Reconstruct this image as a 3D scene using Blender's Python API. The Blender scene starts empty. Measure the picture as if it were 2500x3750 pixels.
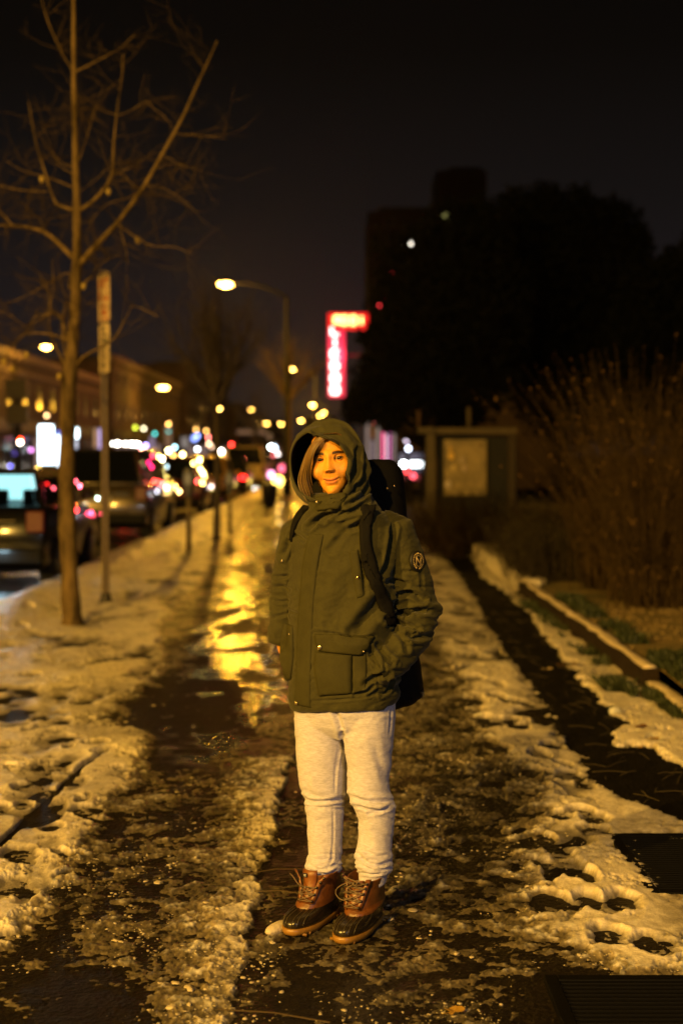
import bpy, bmesh, math, random
import numpy as np
from mathutils import Vector, Matrix
from mathutils.bvhtree import BVHTree

SC = bpy.context.scene
COL = SC.collection
R = math.radians
PI = math.pi
rnd = random.Random(7)

# ------------------------------------------------------------------ camera
CAM_H = 1.55
FPX = 50.0 / 36.0 * 3750.0
PITCH = math.atan((1875 - 1660) / FPX)
YAW = math.atan(10 / FPX)
cam_d = bpy.data.cameras.new("camera")
cam = bpy.data.objects.new("camera", cam_d)
COL.objects.link(cam)
cam.location = (0, 0, CAM_H)
cam.rotation_euler = (PI / 2 - PITCH, 0, -YAW)
cam_d.sensor_fit = 'VERTICAL'
cam_d.sensor_height = 36.0
cam_d.sensor_width = 24.0
cam_d.lens = 50.0
cam_d.clip_start = 0.1
cam_d.clip_end = 2000
cam_d.dof.use_dof = True
cam_d.dof.focus_distance = 4.62
cam_d.dof.aperture_fstop = 1.9
SC.camera = cam
CAM_M = Matrix.Rotation(-YAW, 3, 'Z') @ Matrix.Rotation(PI / 2 - PITCH, 3, 'X')
CM = np.array(CAM_M)

SC.view_settings.view_transform = 'Standard'
SC.view_settings.look = 'None'
SC.view_settings.exposure = 0.0
SC.view_settings.gamma = 1.0
SC.view_settings.use_curve_mapping = False
SC.render.engine = 'CYCLES'
cy = SC.cycles
cy.use_denoising = True
cy.denoiser = 'OPENIMAGEDENOISE'
cy.max_bounces = 6
cy.diffuse_bounces = 2
cy.glossy_bounces = 3
cy.transmission_bounces = 6
cy.transparent_max_bounces = 6
cy.volume_bounces = 0
cy.caustics_reflective = False
cy.caustics_refractive = False
cy.sample_clamp_indirect = 2.0
cy.use_light_tree = True

# ------------------------------------------------------------------ night sky
W = bpy.data.worlds.new("World")
SC.world = W
W.use_nodes = True
nt = W.node_tree
nt.nodes.clear()
wo = nt.nodes.new('ShaderNodeOutputWorld')
bg = nt.nodes.new('ShaderNodeBackground')
tc = nt.nodes.new('ShaderNodeTexCoord')
sx = nt.nodes.new('ShaderNodeSeparateXYZ')
cr = nt.nodes.new('ShaderNodeValToRGB')
nt.links.new(tc.outputs['Generated'], sx.inputs[0])
nt.links.new(sx.outputs['Z'], cr.inputs[0])
e = cr.color_ramp.elements
e[0].position = 0.0; e[0].color = (0.026, 0.016, 0.012, 1)
e[1].position = 0.7; e[1].color = (0.0004, 0.0003, 0.0002, 1)
for p, c in ((0.035, (0.019, 0.0135, 0.0125, 1)), (0.09, (0.0135, 0.0105, 0.0115, 1)), (0.17, (0.0085, 0.0068, 0.0065, 1)), (0.27, (0.0038, 0.0029, 0.0022, 1)), (0.4, (0.0016, 0.0012, 0.0009, 1))):
    k = e.new(p); k.color = c
nt.links.new(cr.outputs[0], bg.inputs[0])
bg.inputs[1].default_value = 0.85
nt.links.new(bg.outputs[0], wo.inputs[0])

# ------------------------------------------------------------------ helpers
def ray(px, py):
    d = CM @ np.array([(px - 1250) / FPX, (1875 - py) / FPX, -1.0])
    return d

def P(px, py, Y):
    """world point seen at photo pixel px,py, at depth Y"""
    d = ray(px, py)
    t = Y / d[1]
    return Vector((d[0] * t, Y, CAM_H + d[2] * t))

def G(px, py, z=0.0):
    d = ray(px, py)
    t = (z - CAM_H) / d[2]
    return Vector((d[0] * t, d[1] * t, z))

def proj(co):
    """(n,3) world -> (n,2) photo pixels"""
    v = (co - np.array([0, 0, CAM_H])) @ CM      # = CM^T * v
    px = 1250 + FPX * v[:, 0] / -v[:, 2]
    py = 1875 - FPX * v[:, 1] / -v[:, 2]
    return np.stack([px, py], 1)

def tag(o, label=None, cat=None, group=None, kind=None):
    if label: o['label'] = label
    if cat: o['category'] = cat
    if group: o['group'] = group
    if kind: o['kind'] = kind
    return o

def empty(name, loc=(0, 0, 0), rz=0.0):
    o = bpy.data.objects.new(name, None)
    COL.objects.link(o)
    o.empty_display_size = 0.1
    o.location = loc
    o.rotation_euler = (0, 0, rz)
    return o

def wloc(o):
    v = Vector(o.location)
    while o.parent:
        o = o.parent
        v = v + Vector(o.location)
    return v

def link_mesh(name, me, mat=None, parent=None):
    o = bpy.data.objects.new(name, me)
    COL.objects.link(o)
    if mat is not None:
        if isinstance(mat, (list, tuple)):
            for m in mat: me.materials.append(m)
        else:
            me.materials.append(mat)
    if parent is not None:
        o.parent = parent
    return o

def np_mesh(name, V, F, smooth=True):
    """V (n,3), F (m,k) array of equal polygons, or list of arrays"""
    me = bpy.data.meshes.new(name)
    V = np.asarray(V, dtype=np.float32)
    if isinstance(F, np.ndarray):
        Fs = [F]
    else:
        Fs = [f for f in F if len(f)]
    me.vertices.add(len(V))
    me.vertices.foreach_set('co', V.ravel())
    nl = sum(f.size for f in Fs)
    npol = sum(len(f) for f in Fs)
    me.loops.add(nl)
    me.polygons.add(npol)
    me.loops.foreach_set('vertex_index', np.concatenate([f.ravel() for f in Fs]).astype(np.int32))
    tot = np.concatenate([np.full(len(f), f.shape[1], np.int32) for f in Fs])
    st = np.concatenate([[0], np.cumsum(tot)[:-1]]).astype(np.int32)
    me.polygons.foreach_set('loop_start', st)
    me.polygons.foreach_set('loop_total', tot)
    me.update(calc_edges=True)
    me.validate()
    if smooth:
        me.polygons.foreach_set('use_smooth', np.ones(npol, bool))
    return me

def grid_faces(nr, nc, wrap=False):
    i = np.arange(nr - 1)[:, None] * nc
    if wrap:
        j = np.arange(nc)[None, :]
        j2 = (j + 1) % nc
    else:
        j = np.arange(nc - 1)[None, :]
        j2 = j + 1
    a = i + j; b = i + j2; c = b + nc; d = a + nc
    return np.stack([a, b, c, d], -1).reshape(-1, 4)

class MB:
    """collects shapes; build() links them as one mesh object"""
    def __init__(s): s.V = []; s.F = []; s.n = 0; s.mi = []
    def add(s, V, F, mi=0):
        V = [tuple(v) for v in V]
        s.V += V
        s.F += [tuple(i + s.n for i in f) for f in F]
        s.mi += [mi] * len(F)
        s.n += len(V)
        return s
    def box(s, c, d, rz=0.0, mi=0, rx=0.0, ry=0.0):
        M = Matrix.Rotation(rz, 3, 'Z') @ Matrix.Rotation(ry, 3, 'Y') @ Matrix.Rotation(rx, 3, 'X')
        vs = []
        for x in (-.5, .5):
            for y in (-.5, .5):
                for z in (-.5, .5):
                    vs.append(Vector(c) + M @ Vector((x * d[0], y * d[1], z * d[2])))
        return s.add(vs, [(0, 1, 3, 2), (4, 6, 7, 5), (0, 4, 5, 1), (2, 3, 7, 6), (0, 2, 6, 4), (1, 5, 7, 3)], mi)
    def loft(s, rings, cap=True, mi=0, close=True):
        n = len(rings[0]); V = [v for r in rings for v in r]; F = []
        for i in range(len(rings) - 1):
            for j in range(n if close else n - 1):
                k = (j + 1) % n
                F.append((i * n + j, i * n + k, (i + 1) * n + k, (i + 1) * n + j))
        if cap and close:
            F.append(tuple(range(n - 1, -1, -1)))
            F.append(tuple((len(rings) - 1) * n + j for j in range(n)))
        return s.add(V, F, mi)
    def tube(s, pts, rad, n=8, cap=True, mi=0, flat=1.0, up=None):
        pts = [Vector(p) for p in pts]
        if not hasattr(rad, '__len__'): rad = [rad] * len(pts)
        rings = []
        a = None
        for i, p in enumerate(pts):
            t = (pts[min(i + 1, len(pts) - 1)] - pts[max(i - 1, 0)])
            if t.length < 1e-9: t = Vector((0, 0, 1))
            t.normalize()
            if a is None:
                a = Vector(up) if up is not None else (Vector((1, 0, 0)) if abs(t.x) < .9 else Vector((0, 1, 0)))
            a = a - t * a.dot(t)
            if a.length < 1e-6: a = t.orthogonal()
            a.normalize()
            b = t.cross(a)
            r = rad[i]
            rings.append([p + a * (math.cos(q) * r) + b * (math.sin(q) * r * flat) for q in [2 * PI * k / n for k in range(n)]])
        return s.loft(rings, cap, mi)
    def ball(s, c, r, nu=16, nv=10, mi=0, M=None):
        if not hasattr(r, '__len__'): r = (r, r, r)
        c = Vector(c)
        rings = []
        for i in range(nv + 1):
            th = PI * (0.004 + 0.992 * i / nv)
            ring = []
            for k in range(nu):
                q = 2 * PI * k / nu
                v = Vector((r[0] * math.sin(th) * math.cos(q), r[1] * math.sin(th) * math.sin(q), -r[2] * math.cos(th)))
                if M is not None: v = M @ v
                ring.append(c + v)
            rings.append(ring)
        return s.loft(rings, True, mi)
    def build(s, name, mat, parent=None, smooth=False, local=False, bevel=0.0):
        me = bpy.data.meshes.new(name)
        off = Vector((0, 0, 0)) if (local or parent is None) else wloc(parent)
        V = [(v[0] - off[0], v[1] - off[1], v[2] - off[2]) for v in s.V]
        me.from_pydata(V, [], s.F)
        me.update()
        o = link_mesh(name, me, mat, parent)
        if any(s.mi):
            me.polygons.foreach_set('material_index', s.mi)
        if smooth:
            me.polygons.foreach_set('use_smooth', [True] * len(me.polygons))
        if bevel:
            b = o.modifiers.new('bevel', 'BEVEL'); b.width = bevel; b.segments = 2; b.limit_method = 'ANGLE'
        return o

# numpy noise
def _hash(ix, iy, iz, seed):
    h = (ix * 374761393 + iy * 668265263 + iz * 2147483647 + seed * 974711) & 0xffffffff
    h = ((h ^ (h >> 13)) * 1274126177) & 0xffffffff
    h = (h ^ (h >> 16)) & 0xffffffff
    return h.astype(np.float64) / 4294967295.0

def vnoise(x, y, seed=0):
    x = np.asarray(x, float); y = np.asarray(y, float)
    xi = np.floor(x).astype(np.int64); yi = np.floor(y).astype(np.int64)
    fx = x - xi; fy = y - yi
    fx = fx * fx * (3 - 2 * fx); fy = fy * fy * (3 - 2 * fy)
    z = np.zeros_like(xi)
    a = _hash(xi, yi, z, seed); b = _hash(xi + 1, yi, z, seed)
    c = _hash(xi, yi + 1, z, seed); d = _hash(xi + 1, yi + 1, z, seed)
    return (a * (1 - fx) + b * fx) * (1 - fy) + (c * (1 - fx) + d * fx) * fy

def fbm(x, y, o=4, seed=0, g=.5):
    s = 0; a = 1; t = 0
    for i in range(o):
        # rotate each octave a little so that no grid shows
        ca, sa = math.cos(.6 * i + .3), math.sin(.6 * i + .3)
        s = s + a * vnoise((x * ca - y * sa) * 2 ** i + 17.3 * i, (x * sa + y * ca) * 2 ** i + 5.1 * i, seed + i)
        t += a; a *= g
    return s / t

def sstep(a, b, x):
    t = np.clip((x - a) / (b - a), 0, 1)
    return t * t * (3 - 2 * t)

def poly_sd(X, Y, pts):
    """signed distance to polygon, positive inside"""
    d = np.full(X.shape, 1e9); ins = np.zeros(X.shape, bool)
    n = len(pts)
    for i in range(n):
        ax, ay = pts[i]; bx, by = pts[(i + 1) % n]
        ex, ey = bx - ax, by - ay
        L = ex * ex + ey * ey + 1e-12
        t = np.clip(((X - ax) * ex + (Y - ay) * ey) / L, 0, 1)
        d = np.minimum(d, np.hypot(X - ax - t * ex, Y - ay - t * ey))
        c = (ay > Y) != (by > Y)
        with np.errstate(divide='ignore', invalid='ignore'):
            xi = (bx - ax) * (Y - ay) / (by - ay + 1e-12) + ax
        ins ^= c & (X < xi)
    return np.where(ins, d, -d)

def line_d(X, Y, pts):
    d = np.full(X.shape, 1e9)
    for i in range(len(pts) - 1):
        ax, ay = pts[i]; bx, by = pts[i + 1]
        ex, ey = bx - ax, by - ay
        t = np.clip(((X - ax) * ex + (Y - ay) * ey) / (ex * ex + ey * ey + 1e-12), 0, 1)
        d = np.minimum(d, np.hypot(X - ax - t * ex, Y - ay - t * ey))
    return d

def catmull(pts, n):
    pts = [np.array(p, float) for p in pts]
    P_ = [2 * pts[0] - pts[1]] + pts + [2 * pts[-1] - pts[-2]]
    out = []
    m = len(pts) - 1
    for i in range(n):
        u = i / (n - 1) * m
        k = min(int(u), m - 1); t = u - k
        a, b, c, d = P_[k], P_[k + 1], P_[k + 2], P_[k + 3]
        out.append(.5 * ((2 * b) + (-a + c) * t + (2 * a - 5 * b + 4 * c - d) * t * t + (-a + 3 * b - 3 * c + d) * t ** 3))
    return out

def catmull_closed(pts, n):
    pts = [np.array(p, float) for p in pts]
    m = len(pts); out = []
    for i in range(n):
        u = i / n * m; k = int(u) % m; t = u - int(u)
        a, b, c, d = pts[(k - 1) % m], pts[k], pts[(k + 1) % m], pts[(k + 2) % m]
        out.append(.5 * ((2 * b) + (-a + c) * t + (2 * a - 5 * b + 4 * c - d) * t * t + (-a + 3 * b - 3 * c + d) * t ** 3))
    return out

# ------------------------------------------------------------------ materials
def mat(name, col, rough=.6, metal=0.0, bump=0.0, bscale=60.0, var=0.0, vscale=8.0, col2=None, spec=.5, coat=0.0,
        emit=None, estr=0.0, attr=None, sheen=0.0, trans=0.0, det=5, rvar=0.0, stretch=None):
    m = bpy.data.materials.new(name)
    m.use_nodes = True
    t = m.node_tree; b = t.nodes['Principled BSDF']
    b.inputs['Roughness'].default_value = rough
    b.inputs['Metallic'].default_value = metal
    b.inputs['Specular IOR Level'].default_value = spec
    b.inputs['Coat Weight'].default_value = coat
    b.inputs['Coat Roughness'].default_value = .08
    b.inputs['Sheen Weight'].default_value = sheen
    b.inputs['Transmission Weight'].default_value = trans
    c4 = tuple(col) + (1,)
    b.inputs['Base Color'].default_value = c4
    tcn = t.nodes.new('ShaderNodeTexCoord'); vec = tcn.outputs['Object']
    if stretch:
        mp = t.nodes.new('ShaderNodeMapping'); mp.inputs['Scale'].default_value = stretch
        t.links.new(vec, mp.inputs[0]); vec = mp.outputs[0]
    src = None
    if attr:
        an = t.nodes.new('ShaderNodeAttribute'); an.attribute_name = attr; src = an.outputs['Color']
    if var or col2:
        n = t.nodes.new('ShaderNodeTexNoise'); n.inputs['Scale'].default_value = vscale; n.inputs['Detail'].default_value = det
        n.inputs['Roughness'].default_value = .65
        t.links.new(vec, n.inputs['Vector'])
        mx = t.nodes.new('ShaderNodeMix'); mx.data_type = 'RGBA'
        rmp = t.nodes.new('ShaderNodeMapRange'); rmp.inputs['From Min'].default_value = .35; rmp.inputs['From Max'].default_value = .65
        t.links.new(n.outputs['Fac'], rmp.inputs['Value']); t.links.new(rmp.outputs['Result'], mx.inputs['Factor'])
        if src is not None:
            mul = t.nodes.new('ShaderNodeMix'); mul.data_type = 'RGBA'; mul.blend_type = 'MULTIPLY'
            mul.inputs['Factor'].default_value = 1
            mx.inputs[6].default_value = (1, 1, 1, 1); k = 1 - var; mx.inputs[7].default_value = (k, k, k, 1)
            t.links.new(src, mul.inputs[6]); t.links.new(mx.outputs[2], mul.inputs[7]); src = mul.outputs[2]
        else:
            mx.inputs[6].default_value = c4
            mx.inputs[7].default_value = (tuple(col2) + (1,)) if col2 else tuple(max(0, q * (1 - var)) for q in col) + (1,)
            src = mx.outputs[2]
        if rvar:
            rr = t.nodes.new('ShaderNodeMapRange'); rr.inputs['To Min'].default_value = max(.02, rough - rvar); rr.inputs['To Max'].default_value = min(1, rough + rvar)
            rr.inputs['From Min'].default_value = .35; rr.inputs['From Max'].default_value = .65
            t.links.new(n.outputs['Fac'], rr.inputs['Value']); t.links.new(rr.outputs['Result'], b.inputs['Roughness'])
    if src is not None: t.links.new(src, b.inputs['Base Color'])
    if bump:
        n2 = t.nodes.new('ShaderNodeTexNoise'); n2.inputs['Scale'].default_value = bscale; n2.inputs['Detail'].default_value = 6
        t.links.new(vec, n2.inputs['Vector'])
        bp = t.nodes.new('ShaderNodeBump'); bp.inputs['Strength'].default_value = 1.0; bp.inputs['Distance'].default_value = bump
        t.links.new(n2.outputs['Fac'], bp.inputs['Height']); t.links.new(bp.outputs[0], b.inputs['Normal'])
    if emit:
        b.inputs['Emission Color'].default_value = tuple(emit) + (1,)
        b.inputs['Emission Strength'].default_value = estr
    return m

def emat(name, col, s, base=(.02, .02, .02)):
    return mat(name, base, .4, emit=col, estr=s)

SODIUM = (1.0, 0.54, 0.085)
# ------------------------------------------------------------------ street lamps (real lamps; each carries its light)
M_pole = mat('painted steel pole', (.010, .009, .008), .8, .0, spec=.12, bump=.0004, bscale=40, var=.3)
M_lens = emat('sodium lamp lens', (1.0, .52, .09), 60)

def lamp_light(name, loc, power, col=SODIUM, radius=.22, parent=None):
    L = bpy.data.lights.new(name, 'POINT'); L.energy = power; L.color = col; L.shadow_soft_size = radius
    o = bpy.data.objects.new(name, L); COL.objects.link(o)
    o.location = Vector(loc) - (wloc(parent) if parent else Vector((0, 0, 0))); o.parent = parent
    return o

def street_lamp(base, head, label, power, group='sodium street lamps along the road', lens=60, lr=.28):
    """base on the ground, head = position of the lens"""
    base = Vector(base); head = Vector(head)
    r = empty('street_lamp', base)
    tag(r, label, 'street lamp', group)
    top = Vector((base.x, base.y, head.z - .35))
    m = MB(); m.tube([base, base + Vector((0, 0, .5)), base + Vector((0, 0, .52)), top], [.16, .15, .10, .065], 12)
    m.tube([top - Vector((0, 0, .05)), top + Vector((0, 0, .08))], [.075, .05], 10)
    m.build('pole', M_pole, r, True)
    m = MB(); d = head - top
    pts = [top + Vector((d.x * t, d.y * t, d.z * (1 - (1 - t) ** 2) + .12 * math.sin(PI * t))) for t in [i / 10 for i in range(11)]]
    m.tube(pts, [.05 - .015 * i / 10 for i in range(11)], 8)
    m.build('arm', M_pole, r, True)
    dh = Vector((d.x, d.y, 0))
    dh = dh.normalized() if dh.length > .01 else Vector((-1, 0, 0))
    ang = math.atan2(dh.y, dh.x)
    Mr = Matrix.Rotation(ang, 3, 'Z')
    m = MB(); m.ball(head + Vector((0, 0, .10)), (.42, .19, .11), 18, 10, M=Mr)
    h = m.build('lamp_head', M_pole, r, True)
    m = MB(); m.ball(head, (lr, lr * .62, .12), 16, 8, M=Mr)
    ln = m.build('lens', M_lens, r, True)
    if power:
        lamp_light('lamp_light', head - Vector((0, 0, .26)), power, SODIUM if power > 10000 else (1., .47, .035), parent=r)
    return r

# key lamp: the street lamp a little behind the camera on the same kerb
KEY = (-5.5, -9.6, 9.8)
street_lamp((-3.1, -9.2, 0), KEY, 'street lamp standing behind the photographer at the kerb', 14500)
h1 = P(825, 1040, 52)
street_lamp(G(1050, 1812), h1, 'tall street lamp over the trash can with a long curved arm', 2500)
h2 = P(1065, 1352, 104)
street_lamp((-1.7, 104, 0), h2, 'street lamp whose light shows beside the tall lamp post', 4000)
h3 = P(1145, 1483, 160)
street_lamp((-1.2, 160, 0), h3, 'small far street lamp below the red lit sign', 5000)
h4 = P(1185, 1512, 214)
street_lamp((-.2, 214, 0), h4, 'far street lamp just above the hood of the person', 0)
h5 = P(1172, 1522, 235)
street_lamp((-.9, 235, 0), h5, 'faintest far street lamp touching the hood of the person', 0)
# across the road
street_lamp((-18.8, -10, 0), (-17, -10, 8.6), 'street lamp across the road behind the photographer', 33000)
street_lamp((-18.6, 32, 0), (-16.8, 32, 8), 'street lamp across the road beside the dark van queue', 1000)
h6 = P(170, 1270, 83)
street_lamp((h6.x - 1.8, 83, 0), h6, 'street lamp across the road behind the bare tree branches', 600)
h7 = P(598, 1420, 132)
street_lamp((h7.x - 1.8, 132, 0), h7, 'brightest far street lamp over the traffic across the road', 700, lens=420, lr=.50)
h8 = P(800, 1497, 198)
street_lamp((h8.x - 1.8, 198, 0), h8, 'far street lamp right of the second bare tree', 0, lr=.36)
h9 = P(923, 1500, 230)
street_lamp((h9.x + 1.8, 230, 0), h9, 'far street lamp between the second bare tree and the tall lamp post', 0, lr=.36)
for (px, py, Y, lab) in ((976, 1551, 330, 'tiny far street lamp above the light coloured van'), (1029, 1553, 330, 'tiny far street lamp beside the brown tree trunk'),
                         (1102, 1541, 300, 'tiny far street lamp between the hood and the brown tree'), (617, 1552, 320, 'tiny far street lamp below the brightest one across the road')):
    hh = P(px, py, Y)
    street_lamp((hh.x + 1.5, Y, 0), hh, lab, 0, lr=.4)

# an unseen white lamp added on a post behind the photographer, over the lawn side: it gives the pale light in the shadows
wl = empty('white_fill_lamp', (4.6, -7.5, 0)); tag(wl, 'added unseen white lamp on a slim post behind the photographer beside the lawn', 'street lamp')
m = MB(); m.tube([(4.6, -7.5, 0), (4.6, -7.5, 4.9)], [.07, .05], 10); m.build('pole', M_pole, wl, True)  # post of the added unseen lamp
m = MB(); m.box((4.5, -7.4, 5.0), (.5, .3, .10)); m.build('lamp_head', M_pole, wl, bevel=.02)  # head of the added unseen lamp
m = MB(); m.box((4.5, -7.4, 4.94), (.4, .22, .03)); m.build('lens', emat('added white led lens', (.8, .9, 1.), 20), wl)
lamp_light('lamp_light', (4.5, -7.4, 4.85), 700, (.80, .86, 1.0), .12, wl)  # light of the added unseen lamp
# ------------------------------------------------------------------ ground
KERB_X = -3.3
def wpoly(px_pts): return [(G(a, b).x, G(a, b).y) for a, b in px_pts]

SNOW_A = wpoly([(905, 1845), (890, 1900), (850, 1960), (800, 2050), (740, 2130), (650, 2210), (580, 2300), (600, 2430), (520, 2520), (420, 2575),
                (370, 2630), (440, 2660), (530, 2680), (545, 2760), (500, 2850), (420, 2930), (370, 3020), (270, 3140), (190, 3250), (150, 3330),
                (112, 3420), (0, 3500)]) + [(-1.9, 3.9), (-4.2, 3.0), (KERB_X - .15, 3.0), (KERB_X - .2, 30), (KERB_X - .1, 70), (-2.2, 70)]
SNOW_C = wpoly([(1500, 1960), (1600, 2010), (1666, 2072), (1740, 2190), (1800, 2300), (1890, 2430), (1977, 2550), (2040, 2640), (2110, 2750), (2180, 2850),
                (2280, 2930), (2500, 3020), (2900, 3080), (2900, 3120), (2500, 3072), (2330, 3075), (2290, 3085), (2350, 3180), (2410, 3290), (2500, 3300), (2900, 3400),
                (2900, 3560), (2500, 3560), (2330, 3570), (2270, 3500), (2180, 3500), (2100, 3460), (2020, 3380), (1960, 3290), (1900, 3190), (1930, 3120), (2020, 3080), (1960, 3030),
                (2000, 2960), (2010, 2900), (1985, 2850), (1860, 2770), (1790, 2690), (1740, 2570), (1640, 2440), (1580, 2300), (1530, 2150)])
SNOW_D = wpoly([(1735, 2030), (1800, 2038), (1880, 2110), (1875, 2150), (1950, 2160), (2015, 2240), (2070, 2330), (2150, 2390), (2190, 2470), (2240, 2425), (2300, 2490),
                (2370, 2470), (2440, 2570), (2478, 2610), (2470, 2660), (2600, 2690), (2700, 2950), (2500, 2790), (2430, 2740), (2300, 2735), (2262, 2695), (2340, 2670), (2230, 2570),
                (2150, 2490), (2135, 2465), (2080, 2400), (2030, 2360), (1990, 2300), (1940, 2240), (1880, 2185), (1830, 2150), (1780, 2120)])
SLUSH_B = wpoly([(1110, 2650), (1075, 2800), (1050, 2870), (1020, 2950), (1005, 3050), (985, 3150), (960, 3240), (950, 3330), (930, 3440), (900, 3560), (880, 3650),
                 (865, 3760), (780, 4300), (400, 4300), (560, 3760), (520, 3650), (570, 3560), (500, 3440), (560, 3300), (640, 3150), (700, 3000), (820, 2860), (900, 2720), (980, 2620)])
WET = wpoly([(960, 1830), (900, 1950), (860, 2100), (820, 2200), (700, 2330), (690, 2420), (560, 2560), (420, 2650), (600, 2700), (620, 2830), (760, 2790), (900, 2690), (1000, 2640), (1060, 2500), (1070, 2200), (1080, 1830)])
DIRT = wpoly([(1590, 2010), (1660, 2085), (1780, 2300), (1880, 2450), (1990, 2610), (2060, 2740), (2150, 2870), (2260, 2960), (2480, 3070)]) + [(2.02, 5.75), (2.02, 3.0), (3.0, 3.0), (3.0, 60), (.9, 60), (.75, 26)]

def density(X, Y):
    px = 1240 + X / Y * FPX; py = 1660 + CAM_H * FPX / Y
    m = np.full(X.shape, .47) + .16 * (fbm(X * 1.7, Y * 1.7, 2, 4) - .5)
    w = poly_sd(X, Y, WET)
    m = m - .56 * sstep(-.12, .12, w)
    b = poly_sd(X, Y, SLUSH_B)
    side = sstep(-.02, .03, b + .10 * (fbm(X * 9, Y * 9, 4, 6) - .5))
    rd = line_d(X, Y, RIDGE)
    m = np.maximum(m, side * (.52 + .62 * np.exp(-(rd / .20) ** 2)))
    m = m - .22 * np.exp(-(((px - 1085) / 60) ** 2)) * sstep(2780, 2850, py) * (1 - side)
    mid = np.exp(-((px - 1600) / 260) ** 2) * sstep(2250, 2500, py) * (1 - sstep(3250, 3600, py))
    m = m + .12 * mid
    feet = np.exp(-(((px - 1240) / 260) ** 2 + ((py - 3440) / 90) ** 2))
    m = m - .15 * feet
    m = m - .10 * sstep(3450, 3650, py)
    m = m - .14 * sstep(3350, 3550, py) * np.exp(-((px - 100) / 300) ** 2) - .10 * np.exp(-((px - 300) / 150) ** 2) * sstep(3150, 3300, py)
    m = m - .50 * sstep(1900, 2060, px + 90 * (vnoise(X * 14, Y * 14, 8) - .5)) * sstep(3560, 3620, py + 60 * (vnoise(X * 11, Y * 11, 9) - .5))
    m = np.where(X < KERB_X - .05, -.3, m)
    out = m
    T = .011 + .007 * np.exp(-(rd / .16) ** 2) * side
    for poly, th, soft in ((SNOW_A, .020, .16), (SNOW_C, .017, .20), (SNOW_D, .028, .05)):
        d = poly_sd(X, Y, poly) + (.06 if poly is SNOW_D else 0)
        d = d + .07 * (fbm(X * 5, Y * 5, 3, 33) - .5) * 2 + .03 * (fbm(X * 22, Y * 22, 2, 34) - .5) * 2
        s = sstep(-soft * .6, soft * .6, d)
        out = out * (1 - s) + 1.30 * s
        T = T * (1 - s) + th * s
    din = poly_sd(X, Y, DIRT)
    out = np.where((din > .02) & (out < 1.0), out - .45, out)
    return out, T

RIDGE = wpoly([(1075, 2800), (1020, 2950), (985, 3150), (960, 3240), (930, 3440), (880, 3650), (850, 3900)])
FOOT = [(80, 2890, .062, .10, 0), (190, 3040, .062, .10, .2), (70, 3140, .085, .15, .3), (50, 3255, .07, .14, .2), (290, 2582, .07, .11, .3), (480, 2400, .07, .12, 0),
        (200, 2990, .05, .03, 0), (310, 2975, .08, .10, 0), (250, 2712, .10, .10, .2), (350, 2730, .08, .11, .2), (120, 2480, .07, .12, 0), (30, 2560, .09, .08, 0)]
for a, b in ((1655, 2440), (1740, 2492), (1735, 2570), (1820, 2560), (1838, 2652), (1760, 2640), (1830, 2745), (1905, 2580), (2020, 2742), (1700, 2360), (1650, 2290), (1760, 2330),
             (1810, 2400), (1620, 2200), (1690, 2230), (1900, 2670), (1930, 2830), (2080, 2850)):
    FOOT.append((a, b, .075, .14, .1))
for a, b in ((2180, 3010), (2170, 3050), (2110, 3210), (2280, 3310), (2200, 3330), (2000, 3300), (2390, 3470), (2230, 3440), (2060, 3180)):
    FOOT.append((a, b, .075, .12, .1))
fr = random.Random(5)
for i in range(46):
    FOOT.append((fr.uniform(1620, 2150), fr.uniform(2350, 3350), fr.uniform(.04, .07), fr.uniform(.08, .14), fr.uniform(-.6, .6)))
for i in range(26):
    FOOT.append((fr.uniform(-50, 420), fr.uniform(2420, 3300), fr.uniform(.035, .06), fr.uniform(.06, .11), fr.uniform(-.8, .8)))
for i in range(110):
    Y_ = fr.uniform(8, 34)
    X_ = fr.uniform(KERB_X + .3, -.5) if i % 2 else fr.uniform(.5, 1.1) if Y_ < 18 else fr.uniform(-2.8, -1)
    FOOT.append((1240 + X_ / Y_ * FPX, 1660 + CAM_H * FPX / Y_, .07, .13, fr.uniform(-.4, .4)))

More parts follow.
